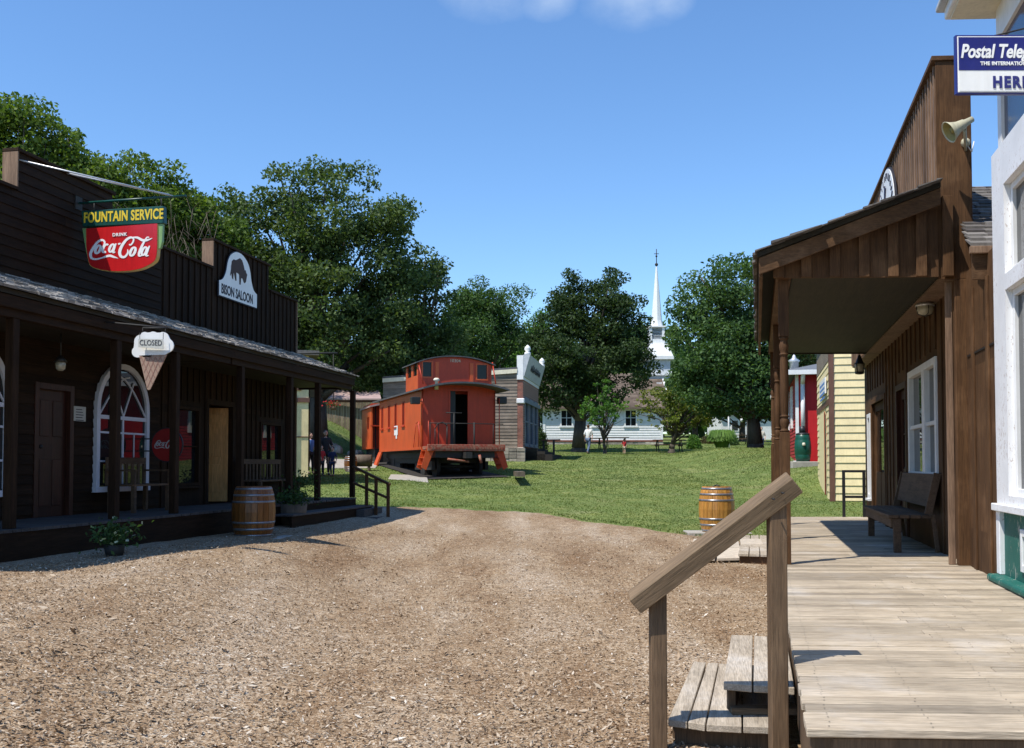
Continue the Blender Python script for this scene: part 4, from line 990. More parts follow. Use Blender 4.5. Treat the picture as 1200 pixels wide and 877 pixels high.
# arched windows
def arch_window(y0, y1, z0, ztop, label_parent):
    cy = (y0 + y1) / 2; r = (y1 - y0) / 2; zs_ = ztop - r * 1.02; fw = .085
    def outline(rr, zb): return [(cy - rr, zb)] + [(cy - rr * math.cos(t), zs_ + rr * 1.02 * math.sin(t)) for t in np.linspace(0, math.pi, 19)] + [(cy + rr, zb)]
    mb = MB(LF); o = outline(r, z0); i = outline(r - fw, z0 + .07)
    for k in range(len(o) - 1):
        a, b, c, d = o[k], o[k + 1], i[k + 1], i[k]
        mb.hexa([(.005, a[0], a[1]), (.075, a[0], a[1]), (.075, b[0], b[1]), (.005, b[0], b[1])], [(.005, d[0], d[1]), (.075, d[0], d[1]), (.075, c[0], c[1]), (.005, c[0], c[1])])
    mb.box(.0, .09, y0 - .02, y1 + .02, z0 - .03, z0 + .055)
    w = mb.build('window', 'window_white', label_parent)
    mb = MB(LF); i2 = outline(r - fw + .01, z0 + .05); mb.prism([(.03, a, b) for a, b in i2], tuple(Vector((.006, 0, 0)))); mb.build('pane', 'glass', w)
    mb = MB(LF); x0, x1 = .037, .056; rr = r - fw
    mb.box(x0, x1 + .01, y0 + fw, y1 - fw, zs_ - .16, zs_ - .10)
    for yy in (cy,): mb.box(x0, x1, yy - .018, yy + .018, z0 + .05, zs_ - .16)
    for zz in (z0 + .45, z0 + .9): mb.box(x0, x1 - .004, y0 + fw, y1 - fw, zz - .015, zz + .015)
    for q in (-.5, .5): mb.box(x0, x1 - .006, cy + rr * q - .008, cy + rr * q + .008, z0 + .05, z0 + .9)
    # gothic tracery
    for sgn in (-1, 1):
        pts = [(x1 - .005, cy + sgn * rr * (1 - 1.25 * u), zs_ - .1 + rr * 1.0 * math.sin(u * math.pi * .48)) for u in np.linspace(0, 1, 9)]
        for k in range(8): mb.beam(pts[k], pts[k + 1], .022, .022, (1, 0, 0))
    for a in (.33, .66):
        mb.beam((x1 - .005, cy, zs_ - .1), (x1 - .005, cy - rr * .93 * math.cos(math.pi * a), zs_ - .1 + rr * 1.0 * math.sin(math.pi * a)), .02, .02, (1, 0, 0))
    mb.build('sash_bar', 'window_white', w); return w
peel('window_white', (.62, .64, .72), (.42, .34, .24), amount=.72)
arch_window(wA[0], wA[1], 1.21, 3.22, pa); arch_window(wZ[0], wZ[1], 1.21, 3.22, pa)
# doors, windows
door(LF, 0, dA[0] + .1, dA[1] - .1, LZ, 2.68, pa, 'door_dark', side=1, glassf=0)
framed_window(LF, 0, wB[0], wB[1], 1.22, 2.66, sa, 'brown_v', fw=.06, side=1, mull_z=(.5,), mw=.025)
framed_window(LF, 0, wC[0], wC[1], 1.28, 2.52, sa, 'brown_v', fw=.06, side=1, mull_y=(.5,), mw=.02)
# open door: leaf swung inwards, orange wood coloured bright to look lit
mb = MB(LF); mb.box(0, .03, dB[0] - .08, dB[0], LZ, 2.85); mb.box(0, .03, dB[1], dB[1] + .08, LZ, 2.85); mb.box(0, .03, dB[0], dB[1], 2.75, 2.85); fr_ = mb.build('door_frame', 'brown_v', sa)
ang = R_(32); hx_, hy0 = -.06, dB[1] - .03
LFd = Frame(LF.w((hx_, hy0, 0))[:2], (-LF.ax * .93 - LF.ay * .30))
mb = MB(LFd); mb.box(-.02, .02, 0, .80, LZ + .02, 2.73)
leaf_ = mb.build('door', 'door_wood', sa, bev=.004)
mb = MB(LFd)
for (q0, q1) in ((.12, .40), (.46, .74)):
    for (a, b) in ((LZ + .2, LZ + .75), (LZ + .9, 2.6)): mb.box(-.032, -.02, q0, q1, a, b); mb.box(.02, .032, q0, q1, a, b)
mb.build('door_panel', 'door_wood', leaf_, bev=.008); MB(LFd).ball((.06, .8, LZ + .95), .03, 8, 6).build('handle', 'black_metal', leaf_)
# notice
a = LF.hx(93.5, 486, .03)
nt_ = root_at(LF, 'wall_notice', 'small pale printed notice on the dark wall beside the parlor door', 'notice', .03, a[0], a[1])
MB(LF).box(.024, .034, a[0] - .14, a[0] + .14, a[1] - .10, a[1] + .12).build('paper', 'paper', nt_)
mb = MB(LF)
for k in range(5): mb.box(.034, .036, a[0] - .1, a[0] + random.uniform(.04, .1), a[1] + .08 - k * .04 - .012, a[1] + .08 - k * .04)
mb.build('lettering', 'ink', nt_)
# wall lamp
c = at(71, 428, 13.2)
wl = thing('hanging_lantern', 'dim lantern under the left porch beside the parlor door', 'lantern', (c.x, c.y, ZEV - .23))
MB().lathe((c.x, c.y, c.z - .08), [(.03, 0), (.06, .03), (.07, .1), (.04, .14)], 12).build('lamp_glass', 'lamp_glass', wl)
MB().lathe((c.x, c.y, c.z + .04), [(.09, 0), (.05, .05), (.03, .08)], 12).build('lamp_cap', 'black_metal', wl); MB().tube((c.x, c.y, c.z + .1), (c.x, c.y, ZEV - .22), .01, n=6).build('stem', 'black_metal', wl)
# ---------------- hanging soda sign
dS = 14.4
sx = lambda X, Y: (90 + X / 9.745, 235 + Y / 9.744)       # crop px -> photo px
base = at(143, 280, dS); tx = Vector((LF.ax.x, LF.ax.y, 0)); 
def s3(X, Y, h=0.0):       # point of the sign plane (perpendicular to the shop wall)
    px_, py_ = sx(X, Y); y_p = LF.inv(base.x, base.y)[1]
    x, z = LF.hy(px_, py_, y_p); w = LF.w((x, y_p - h, z)); return Vector(w)
ss = thing('hanging_sign', 'red and green soda fountain sign hanging from a pole on the left shop front', 'sign', tuple(s3(515, 90)), LF.rot)
hd = [s3(*p) for p in ((50, 120), (985, 62), (992, 262), (62, 302))]
nrm = Vector((LF.ay.x, LF.ay.y, 0))
mb = MB(); mb.prism(hd, nrm * .10); mb.build('header', 'green_enamel', ss, bev=.01)
# red panel outline with curved bottom
def cr(pts, n=8):
    out = []
    for i in range(len(pts) - 1):
        p0, p1, p2, p3 = pts[max(i - 1, 0)], pts[i], pts[i + 1], pts[min(i + 2, len(pts) - 1)]
        for q in range(n):
            t = q / n; out.append(tuple(.5 * ((2 * b) + (-a + c) * t + (2 * a - 5 * b + 4 * c - d) * t * t + (-a + 3 * b - 3 * c + d) * t ** 3) for a, b, c, d in zip(p0, p1, p2, p3)))
    return out + [pts[-1]]
edge = [(98, 322)] + cr([(100, 520), (118, 650), (150, 745), (250, 790), (400, 812), (560, 810), (700, 790), (800, 752), (880, 700), (910, 640), (920, 540)]) + [(922, 262)]
mb = MB(); mb.prism([s3(x, y) + nrm * .012 for x, y in edge], nrm * .075); mb.build('panel_edge', 'gold_edge', ss)
cx_, cy_ = 510, 540
inn = [(cx_ + (x - cx_) * .985, cy_ + (y - cy_) * (.975 if y > cy_ else 1)) for x, y in edge]
mb = MB(); mb.prism([s3(x, y) + nrm * .004 for x, y in inn], nrm * .01); mb.build('panel', 'red_enamel', ss)
for q in (((55, 318), (97, 314), (100, 520), (118, 650), (130, 690), (100, 600)), ((924, 262), (972, 260), (965, 470), (945, 540), (924, 548))):
    mb = MB(); mb.prism([s3(x, y) + nrm * .02 for x, y in q], nrm * .05); mb.build('side_fin', 'lime_enamel', ss)
m_ = lambda x, y, h: s3(x, y, -.003 + h)
def sgtext(body, X, Y, X2, size_px, mat, off, sxk=1, space=1.0):
    a = s3(X, Y, .001); b = s3(X2, Y - .06 * (X2 - X), .001); xd = (b - a); 
    sc = (s3(X, Y) - s3(X, Y - 100)).length / 100
    return text('lettering', body, size_px * sc / .70, mat, ss, a - nrm * .002, tx, (0, 0, 1), off=off, ext=.003, sx=sxk, space=space)
sgtext('FOUNTAIN SERVICE', 78, 254, 940, 112, 'yellow_enamel', .006, .66, 1.05)
sgtext('DRINK', 408, 412, 580, 36, 'white_clean', .0018, 1.05, 1.15)
def slot(cx, cy, rx, ry, sh, w, a0=0, a1=360, n=14):
    return [(cx + rx * math.cos(R_(a)) + sh * -ry * math.sin(R_(a)) * -1 * -1, cy - ry * math.sin(R_(a)), w * (1.0 - .35 * abs(math.sin(R_(a))))) for a in np.linspace(a0, a1, n)]
def slo(cx, cy, rx, ry, w, a0=0, a1=360, n=14, k=.35):
    return [(cx + rx * math.cos(R_(a)) + k * ry * math.sin(R_(a)), cy - ry * math.sin(R_(a)), w * 1.15 * (.6 + .4 * abs(math.cos(R_(a))))) for a in np.linspace(a0, a1, n)]
LL = [
 [(300, 520, 8), (318, 480, 20), (290, 452, 22), (240, 475, 26), (190, 540, 30), (158, 605, 32), (165, 655, 28), (215, 672, 18), (290, 655, 16), (370, 632, 26), (420, 645, 22), (472, 662, 3)],
 slo(240, 560, 26, 46, 26), slo(325, 548, 26, 46, 26, 50, 310), slo(398, 545, 24, 44, 24), [(448, 492, 14), (425, 550, 26), (415, 592, 24), (440, 590, 8)],
 [(472, 500, 20), (500, 492, 16)],
 [(598, 500, 10), (612, 510, 16), (640, 480, 18), (648, 440, 18), (615, 424, 24), (565, 452, 28), (515, 520, 32), (490, 590, 34), (505, 640, 30), (548, 645, 24), (582, 600, 20), (580, 560, 10)],
 [(615, 425, 8), (690, 425, 24), (750, 455, 28), (800, 455, 24), (862, 432, 5)],
 slo(640, 585, 26, 48, 26), [(825, 425, 12), (800, 425, 14), (755, 500, 24), (715, 590, 26), (712, 632, 22), (742, 632, 8)],
 slo(770, 580, 24, 46, 24), [(832, 520, 14), (805, 580, 26), (792, 628, 24), (822, 630, 8)]]
strokes('lettering', LL, 'white_clean', ss, m_, .002)
# hanging hardware (a thing of its own: pole on the wall, with guy rods)
hy = LF.inv(base.x, base.y)[1] + .05
def pl(px_, py_):
    x, z = LF.hy(px_, py_, hy); return Vector(LF.w((x, hy, z)))
pole = thing('sign_pole', 'dark green pole with pale guy rods holding out the soda fountain sign', 'sign pole', LF.w((0, hy, pl(80, 239).z)), LF.rot)
A_ = pl(76, 239.5); B_ = pl(218, 229.5)
mb = MB(); mb.tube(A_, B_, .017); mb.build('pole', 'green_enamel', pole)
q0 = Vector(LF.w((.0,) + LF.hx(20, 187, .0))); q1 = Vector(LF.w((.0,) + LF.hx(77, 203, .0))); e = pl(203, 230)
mb = MB(); mb.tube(q0, e, .012); mb.build('guy_rod', 'galv', pole); mb = MB(); mb.tube(q1, pl(198, 228.5), .016); mb.build('guy_rod', 'galv', pole)
for (px_, X, Y) in ((108, 175, 112), (187, 945, 64)):
    p = s3(X, Y) + nrm * .05; 
    t = (p - A_).dot(B_ - A_) / (B_ - A_).length_squared; q = A_.lerp(B_, t)
    mb = MB(); mb.tube(p - Vector((0, 0, .02)), Vector((p.x, p.y, q.z)), .01, n=6); mb.build('hanger', 'dark_iron', pole)
MB(LF).box(0, .03, hy - .08, hy + .08, A_.z - .1, A_.z + .1).build('wall_plate', 'dark_iron', pole)
# ---------------- ice cream cone sign
dC = 12.9
c3 = lambda X, Y, h=0.0: at(145 + X / 10.32, 380 + Y / 10.32, dC) + Vector((0, -h, 0))
ic = thing('ice_cream_sign', 'flat white ice cream cone cutout with waffle cone hanging from the porch eave', 'sign', tuple(c3(360, 95)))
cloud = []
for (x, y, r, a0, a1) in ((165, 335, 68, 270, 130), (215, 215, 90, 190, 95), (255, 165, 70, 125, 65), (355, 165, 75, 120, 55), (470, 170, 75, 115, 25), (515, 260, 88, 60, -75), (440, 360, 40, -60, -110), (370, 365, 62, -40, -140), (250, 355, 45, -60, -120)):
    for a in np.linspace(a0, a1, 8): cloud.append((x + r * math.cos(R_(a)), y - r * math.sin(R_(a))))
mb = MB(); mb.prism([c3(x, y) for x, y in cloud], (0, .025, 0)); mb.build('scoop', 'white_clean', ic)
mb = MB(); mb.prism([c3(x, y) for x, y in ((186, 380), (520, 368), (318, 790), (300, 797), (282, 788))], (0, .02, 0)); 
o_ = mb.build('cone', 'waffle', ic)
tri = lambda t: None
LLc = []
for k in range(6):
    f = k / 5.5 + .06
    xa = 190 + 320 * f; 
    # diagonals
    def inside(x, y): tl = (y - 380) / 412; return 186 + (285 - 186) * tl + 3 < x < 520 + (315 - 520) * tl - 3
    for sgn in (-1, 1):
        pts = [(xa + sgn * s * .42, 395 + s) for s in range(0, 400, 12)]
        pts = [p for p in pts if inside(*p)]
        if len(pts) > 2: LLc.append([(pts[0][0], pts[0][1], 9), (pts[-1][0], pts[-1][1], 9)])
strokes('waffle_lines', LLc, 'waffle_line', o_, lambda x, y, h: c3(x, y, h * .3), .006)
cb = thing('closed_sign', 'small pale board reading CLOSED hanging in front of the ice cream cone', 'sign', tuple(c3(350, 190, .05)))
mb = MB(); mb.prism([c3(x, y, .05) for x, y in ((200, 185), (495, 190), (497, 310), (198, 285))], (0, -.015, 0)); mb.build('board', 'board_white', cb)
text('lettering', 'CLOSED', .10, 'ink', cb, c3(212, 262, .067), (1, 0, -.015), (0, 0, 1), off=.0005, ext=.001, sx=.80)
mb = MB()
for X in (213, 510 - 15): mb.tube(c3(X, 110, .05), c3(X, 190, .055), .004, n=5)
mb.build('hook', 'dark_iron', cb)
yC = LF.inv(c3(360, 0).x, c3(360, 0).y)[1]
br_ = thing('sign_bracket', 'dark iron eave bracket carrying the ice cream cone sign', 'bracket', LF.w((XEV, yC, ZEV - .1)))
e1 = Vector(LF.w((XEV - .1, yC, ZEV - .1))); f1 = c3(225, 100) + Vector((0, .012, .06)); f2 = c3(500, 100) + Vector((0, .012, .06))
mb = MB(); mb.tube(e1, f2 + Vector((.03, 0, 0)), .012, n=6); mb.tube(f1, f1 - Vector((0, 0, .08)), .007, n=5); mb.tube(f2, f2 - Vector((0, 0, .08)), .007, n=5); mb.tube(f1, f2, .012, n=6); mb.build('arm', 'dark_iron', br_)
# ---------------- bison saloon sign (on the wall)
yb_0, yb_1 = LF.yx(253.5, .04), LF.yx(298, .04)
zb0 = LF.hx(253.5, 345, .04)[1]; zt0 = LF.hx(253.5, 329, .04)[1]; ztop = LF.hx(277, 295.8, .04)[1]
print('bison', yb_0, yb_1, zb0, zt0, ztop)
bs = root_at(LF, 'saloon_sign', 'white sign board with dark bison above the words BISON SALOON', 'sign', .04, (yb_0 + yb_1) / 2, zb0)
Wb = yb_1 - yb_0
prof_ = [(0, 0), (1, 0), (1, .29)] + cr([(.97, .30), (.90, .36), (.84, .52), (.80, .72), (.73, .88), (.60, .98), (.50, 1.0), (.40, .98), (.28, .88), (.21, .72), (.17, .52), (.10, .36), (.03, .30)], 5) + [(0, .29)]
Hb = ztop - zb0
bp_ = lambda u, v, h: LF.w((.065 + h, yb_0 + u * Wb, zb0 + v * Hb))
mb = MB(LF); mb.prism([(.036, yb_0 + (.5 + (u - .5) * 1.03) * Wb, zb0 + (.5 + (v - .5) * 1.04) * Hb) for u, v in prof_], (.022, 0, 0)); mb.build('edge', 'ink', bs)
mb = MB(LF); mb.prism([(.058, yb_0 + u * Wb, zb0 + v * Hb) for u, v in prof_], (.007, 0, 0)); mb.build('panel', 'white_clean', bs)
bison = [(.30, .42), (.33, .41), (.34, .54), (.37, .58), (.47, .57), (.50, .55), (.51, .36), (.545, .36), (.555, .50), (.60, .50), (.63, .44), (.66, .42), (.70, .46), (.72, .55), (.735, .62), (.70, .66), (.69, .70), (.66, .69), (.63, .78), (.585, .87), (.52, .90), (.46, .86), (.40, .82), (.34, .82), (.29, .77), (.27, .66), (.265, .56), (.28, .50)]
bison = [(.5 + (u - .5) * .92, v) for u, v in bison]
mb = MB(); mb.prism([Vector(bp_(u, v, 0)) for u, v in bison], Vector(LF.w((.004, 0, 0))) - Vector(LF.w((0, 0, 0)))); mb.build('bison_figure', 'bison_brown', bs)
mb = MB()
for seg in ([(.345, .60), (.40, .40), (.43, .41), (.42, .60)], [(.285, .6), (.262, .47), (.272, .46), (.31, .58)]): mb.prism([Vector(bp_(u, v, .0006)) for u, v in seg], Vector(LF.w((.003, 0, 0))) - Vector(LF.w((0, 0, 0))))
mb.build('bison_leg', 'bison_brown', bs)
text('lettering', 'BISON SALOON', .29 * Hb * .92, 'ink', bs, bp_(.045, .055, .002), tuple(LF.ay) + (0,), (0, 0, 1), off=.007, ext=.002, sx=.72 * Wb / 1.62)
# ---------------- round sign under porch
c = at(195.5, 521.5, 16.1)
rs = thing('round_sign', 'dark red round soda button sign hanging on the saloon wall under the porch', 'sign', tuple(c), LF.rot)
rr_ = 20.3 / FPX * 16.1; CF = Frame((c.x, c.y), tuple(LF.ay))
def disc(F, r, y, zc, n=32): return [(r * math.cos(t), y, zc + r * math.sin(t)) for t in np.linspace(0, 2 * math.pi, n, endpoint=False)]
mb = MB(CF); mb.prism(disc(CF, rr_, 0, c.z), (0, .03, 0)); mb.build('rim', 'ink', rs)
mb = MB(CF); mb.prism(disc(CF, rr_ * .94, -.006, c.z), (0, .006, 0)); mb.build('disc', 'dark_red_enamel', rs)
k_ = rr_ * 1.55 / 740
strokes('lettering', LL, 'grey_white', rs, lambda x, y, h: CF.w(((x - 508) * k_, -.008 - h, c.z - (y + .06 * (x - 508) - 560) * k_)), .001)
mb = MB(CF); xw = LF.inv(c.x, c.y)[0]; mb.beam((-xw, .02, c.z + .1), (0, .02, c.z + .1), .02, .02); mb.beam((-xw, .02, c.z - .1), (0, .02, c.z - .1), .02, .02); mb.build('bracket', 'dark_iron', rs)
# left barrel
pb = at(297, 629, 16.1)
barrel('dark amber barrel half in shade in front of the saloon porch', (pb.x, pb.y, pb.z), .35, .82)
s = MB(); s.prism([(pb.x - .55, pb.y - .34, pb.z - .06), (pb.x + .5, pb.y - .36, pb.z - .06), (pb.x + .55, pb.y + .45, pb.z - .06), (pb.x - .5, pb.y + .42, pb.z - .06)], (0, 0, .056))
o = s.build('stone_slab', 'concrete', root=((pb.x, pb.y, pb.z - .06), 0), bev=.01); tag(o, 'flat slab in shade under the dark amber barrel', 'slab')
# benches / chair on the left porch
def plain_bench(F, x, y0, y1, z, label, cat='bench', arms=True, h=.44, slats=True):
    b_ = root_at(F, 'porch_bench', label, cat, x + .3, (y0 + y1) / 2, z)
    mb = MB(F)
    for i in range(4): mb.box(x + .08 + i * .11, x + .17 + i * .11, y0, y1, z + h - .03, z + h)
    mb.build('seat', 'bench_wood', b_)
    for xx in (x + .06, x + .46):
        for yy in (y0 + .02, y1 - .08): MB(F).box(xx, xx + .06, yy, yy + .06, z, z + h - .031).build('leg', 'bench_wood', b_)
    mb = MB(F); mb.box(x + .03, x + .06, y0, y1, z + h + .32, z + h + .42)
    n = int((y1 - y0) / .16)
    for i in range(n + 1): yy = y0 + i * (y1 - y0 - .05) / n; mb.box(x + .032, x + .055, yy, yy + .06, z + h - .02, z + h + .32)
    mb.build('backrest', 'bench_wood', b_)
    if arms:
        for yy in (y0, y1 - .06):
            mb = MB(F); mb.box(x + .06, x + .54, yy, yy + .06, z + h + .20, z + h + .23); mb.box(x + .48, x + .53, yy + .005, yy + .055, z + h + .0, z + h + .199); mb.build('armrest', 'bench_wood', b_)
    return b_
plain_bench(LF, .1, LF.yx(135, .3), LF.yx(180, .3), LZ, 'dark slatted bench in the shade below the arched window')
plain_bench(LF, .1, LF.yx(288, .3), LF.yx(336, .3), LZ, 'dark slatted bench at the far end of the saloon porch', arms=False)
# planters
def flowers(name, label, cat, c, pot_r, pot_h, spread, h, n, mat='leaf_mid', petals=None, pot='post_v', group=None):
    o = thing(name, label, cat, c, 0, group)
    if pot_r: MB().lathe(c, [(pot_r * .8, 0), (pot_r * .95, pot_h * .5), (pot_r, pot_h), (pot_r * .9, pot_h), (pot_r * .88, pot_h * .9), (.001, pot_h * .9)], 18).build('pot', pot, o)
    P = rng.normal(size=(n, 3)) * np.array([spread * .5, spread * .5, h * .28]) + np.array([c[0], c[1], c[2] + pot_h + h * .45]); P[:, 2] = np.maximum(P[:, 2], c[2] + .02 + (pot_h * .9 if not pot_r else .03))
    V, Fq = scatter_quads(P, .04, .09, .8, .5, .1); addmesh('foliage', mesh_np('foliage', V, Fq, MAT[mat]), o)
    if petals:
        k = rng.integers(0, n, petals[1]); V, Fq = scatter_quads(P[k] + [0, -.03, .03], .04, .07, 1.5, .9); addmesh('flower', mesh_np('flower', V, Fq, MAT[petals[0]]), o)
    mb = MB()
    for k in range(7): a = random.uniform(0, 6.28); mb.tube((c[0], c[1], c[2] + pot_h * .8), (c[0] + spread * .4 * math.cos(a), c[1] + spread * .4 * math.sin(a), c[2] + pot_h + h * .6), .006, .003, 5)
    mb.build('stem', 'leaf_mid', o); return o
p = at(134, 648, 12.0); flowers('potted_plant', 'leafy potted plant with small white flowers in front of the parlor porch post', 'plant', (p.x, p.y, gz(p.x, p.y) + .01), .12, .14, .24, .28, 420, petals=('petal_white', 30), pot='dark_iron')
p = at(343, 617, 18.6); flowers('barrel_planter', 'half barrel planter with low greenery by the saloon steps', 'planter', (p.x, p.y, gz(p.x, p.y) + .01), .27, .40, .36, .25, 700, pot='log_wood')
p = at(350, 560, 19.9)
flowers('potted_plant', 'small bushy plant on the far end of the saloon porch beside the slatted bench', 'plant', (p.x, p.y, LZ), .10, .16, .3, .5, 300)
# ================================================================== CABOOSE
paint('dark_stone_shade', (.035, .03, .026), .95, .3, scale=12, bstr=.8)  # near-black tone for stone steps and painted shade under the caboose
K0 = at(494, 545, 35.9)
KF = Frame((K0.x, K0.y), (-.363, 1)); KW = KF.hy(580.5, 500, 0)[0]
zS = KF.hy(494, 527, 0)[1]; zEV = KF.hy(494, 456, 0)[1]; zRT = KF.hy(538, 447.5, -.8)[1]; KL = KF.yx(444.7, 0)
print('caboose', KW, zS, zEV, zRT, KL)
ca = root_at(KF, 'caboose', 'orange red railway caboose with cupola standing on the lawn', 'caboose', KW / 2, KL / 2, 1.25)
xs_w = [KF.yx(p, 0) for p in (472.5, 463.5, 455.8, 447.8)]
def side_ops(): return [(y - .13, y + .13, zEV - 1.28 + .35, zEV - .38) for y in xs_w]
zw0 = KF.hx(472, 498, 0)[1]; zw1 = KF.hx(472, 472, 0)[1]
ops = [(y - .16, y + .16, zw0, zw1) for y in xs_w]
wall_open(MB(KF), 0, .06, (0, KL), (zS, zEV), ops).build('side_wall', 'caboose_red_lit', ca)
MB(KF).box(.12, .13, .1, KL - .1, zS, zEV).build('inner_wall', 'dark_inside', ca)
wall_open(MB(KF), KW - .06, KW, (0, KL), (zS, zEV), []).build('side_wall', 'caboose_red_lit', ca)
for y in xs_w:
    w = wall_open(MB(KF), -.015, .03, (y - .2, y + .2), (zw0 - .05, zw1 + .04), [(y - .14, y + .14, zw0, zw1)]).build('window', 'caboose_red_shade', ca)
    MB(KF).box(.03, .035, y - .15, y + .15, zw0, zw1).build('pane', 'glass_dim', w); MB(KF).box(-.06, 0, y - .24, y + .24, zw0 - .1, zw0 - .052).build('sill', 'caboose_red_shade', w)
# vertical sheathing grooves
mb = MB(KF); y = .12
mb.box(-.014, -.001, 0, KL, zS, zS + .07); mb.box(-.012, -.001, 0, KL, zEV - .16, zEV - .06); mb.box(-.014, -.001, 0, .05, zS + .071, zEV - .161); mb.box(-.014, -.001, KL - .05, KL, zS + .071, zEV - .161)
mb.build('side_trim', 'caboose_red_lit', ca)
# end wall with open door
yD0, yD1 = KF.hy(527.5, 500, 0)[0], KF.hy(548, 500, 0)[0]; zDt = KF.hy(538, 458.5, 0)[1]
def end_wall(mb, y, y2, x0, x1, z0, zs, zc, ops):
    n = 14; X = sorted(set([x0 + (x1 - x0) * i / n for i in range(n + 1)] + [v for o in ops for v in o[:2]]))
    top = lambda x: zs + (zc - zs) * (1 - ((x - (x0 + x1) / 2) / ((x1 - x0) / 2)) ** 2)
    for i in range(len(X) - 1):
        a, b = X[i], X[i + 1]; zz = [(z0, None)]
        o = [o for o in ops if o[0] <= (a + b) / 2 <= o[1]]
        segs = [(z0, None)]
        if o: segs = ([(z0, o[0][2])] if o[0][2] > z0 + .01 else []) + [(o[0][3], None)]
        for s0, s1 in segs:
            ta, tb = (top(a), top(b)) if s1 is None else (s1, s1)
            mb.hexa([(a, y, s0), (b, y, s0), (b, y2, s0), (a, y2, s0)], [(a, y, ta), (b, y, tb), (b, y2, tb), (a, y2, ta)])
    return mb
zC = KF.hy(538, 449, 0)[1] - .02
end_wall(MB(KF), 0, .05, 0, KW, zS, zEV, zC - .02, [(yD0, yD1, zS + .0, zDt)]).build('end_wall', 'caboose_red_shade', ca)
MB(KF).box(.1, KW - .1, 1.6, 1.65, zS, zEV).build('inner_wall', 'dark_inside', ca)
MB(KF).box(.06, KW - .06, .05, KL, zS - .05, zS + .01).build('floor', 'dark_inside', ca)
mb = MB(KF); mb.box(yD0 - .07, yD0, -.02, .03, zS, zDt + .07); mb.box(yD1, yD1 + .07, -.02, .03, zS, zDt + .07); mb.box(yD0, yD1, -.02, .03, zDt, zDt + .07); mb.build('door_frame', 'caboose_red_shade', ca)
mb = MB(KF); mb.box(yD0, yD0 + .22, .06, .10, zS + .02, zDt); mb.build('door', 'black_metal', ca)
end_wall(MB(KF), KL - .05, KL, 0, KW, zS, zEV, zC - .02, []).build('end_wall', 'caboose_red_shade', ca)
# curved roof
def arc_roof(F, x0, x1, y0, y1, zs, zc, th, mat, parent, name='roof'):
    mb = MB(F); n = 16
    top = lambda x: zs + (zc - zs) * (1 - abs((x - (x0 + x1) / 2) / ((x1 - x0) / 2)) ** 2.2)
    X = np.linspace(x0, x1, n + 1)
    for a, b in zip(X[:-1], X[1:]): mb.hexa([(a, y0, top(a) - th), (b, y0, top(b) - th), (b, y1, top(b) - th), (a, y1, top(a) - th)], [(a, y0, top(a)), (b, y0, top(b)), (b, y1, top(b)), (a, y1, top(a))])
    return mb.build(name, mat, parent)
arc_roof(KF, -.18, KW + .22, -.95, KL + .7, zEV, zRT, .06, 'caboose_roof', ca)
arc_roof(KF, -.185, KW + .225, -.97, -.951, zEV + .0, zRT - .003, .065, 'caboose_roof', ca, 'roof_edge')
# cupola
cy0, cy1 = .55, 2.45; cxa, cxb = KF.hy(490, 430, cy0)[0], KF.hy(576, 430, cy0)[0]; zc0 = zRT - .35; zcs = KF.hy(491, 424, cy0)[1]; zcc = KF.hy(535, 417.5, cy0)[1]
cz1, cz0 = KF.hy(500, 424.5, cy0)[1], KF.hy(500, 441.5, cy0)[1]
wl_ = (KF.hy(495.5, 430, cy0)[0], KF.hy(505.5, 430, cy0)[0], cz0, cz1); wr_ = (KF.hy(559, 430, cy0)[0], KF.hy(570.5, 430, cy0)[0], cz0 - .03, cz1 - .03)
cu = end_wall(MB(KF), cy0, cy0 + .05, cxa, cxb, zc0, zcs - .03, zcc - .04, [wl_, wr_]); cu.build('cupola_front', 'caboose_red_shade', ca)
end_wall(MB(KF), cy1 - .05, cy1, cxa, cxb, zc0, zcs - .03, zcc - .04, []).build('cupola_back', 'caboose_red_shade', ca)
cp_ = MB(KF); sw = [(cy0 + .2, cy0 + .75, cz0 + .05, cz1), (cy0 + 1.05, cy0 + 1.65, cz0 + .05, cz1)]
cu2 = wall_open(cp_, cxa, cxa + .05, (cy0 + .051, cy1 - .051), (zc0 - .2, zcs), sw).build('cupola_side', 'caboose_red_lit', ca); cp_ = wall_open(MB(KF), cxb - .05, cxb, (cy0 + .051, cy1 - .051), (zc0 - .2, zcs), [])
cp_.build('cupola_side', 'caboose_red_lit', ca)
for o in sw: MB(KF).box(cxa + .03, cxa + .035, o[0], o[1], o[2], o[3]).build('pane', 'glass', cu2)
for o in (wl_, wr_):
    w = wall_open(MB(KF), 0, 1, (0, 1), (0, 1), [(0, 1, 0, 1)])
    mb = MB(KF); f = .05
    mb.box(o[0] - f, o[0], cy0 - .02, cy0, o[2] - f, o[3] + f); mb.box(o[1], o[1] + f, cy0 - .02, cy0, o[2] - f, o[3] + f); mb.box(o[0], o[1], cy0 - .02, cy0, o[3], o[3] + f); mb.box(o[0], o[1], cy0 - .02, cy0, o[2] - f, o[2])
    w = mb.build('window', 'caboose_red_lit', ca); MB(KF).box(o[0], o[1], cy0 + .02, cy0 + .025, o[2], o[3]).build('pane', 'glass_dim', w)
mb = MB(KF)
for x in (wl_[1] + .22, wr_[0] - .22): mb.box(x - .07, x + .07, cy0 - .03, cy0 - .001, zc0, zcc - .25)
mb.build('cupola_stile', 'caboose_red_lit', ca)
arc_roof(KF, cxa - .12, cxb + .12, cy0 - .15, cy1 + .15, zcs - .03, zcc, .04, 'caboose_roof', ca, 'cupola_roof')
text('lettering', '10304', .17, 'cream', ca, KF.w((KF.hy(527, 424, cy0)[0], cy0 - .012, KF.hy(527, 424.5, cy0)[1])), tuple(KF.ax) + (0,), (0, 0, 1), ext=.003)
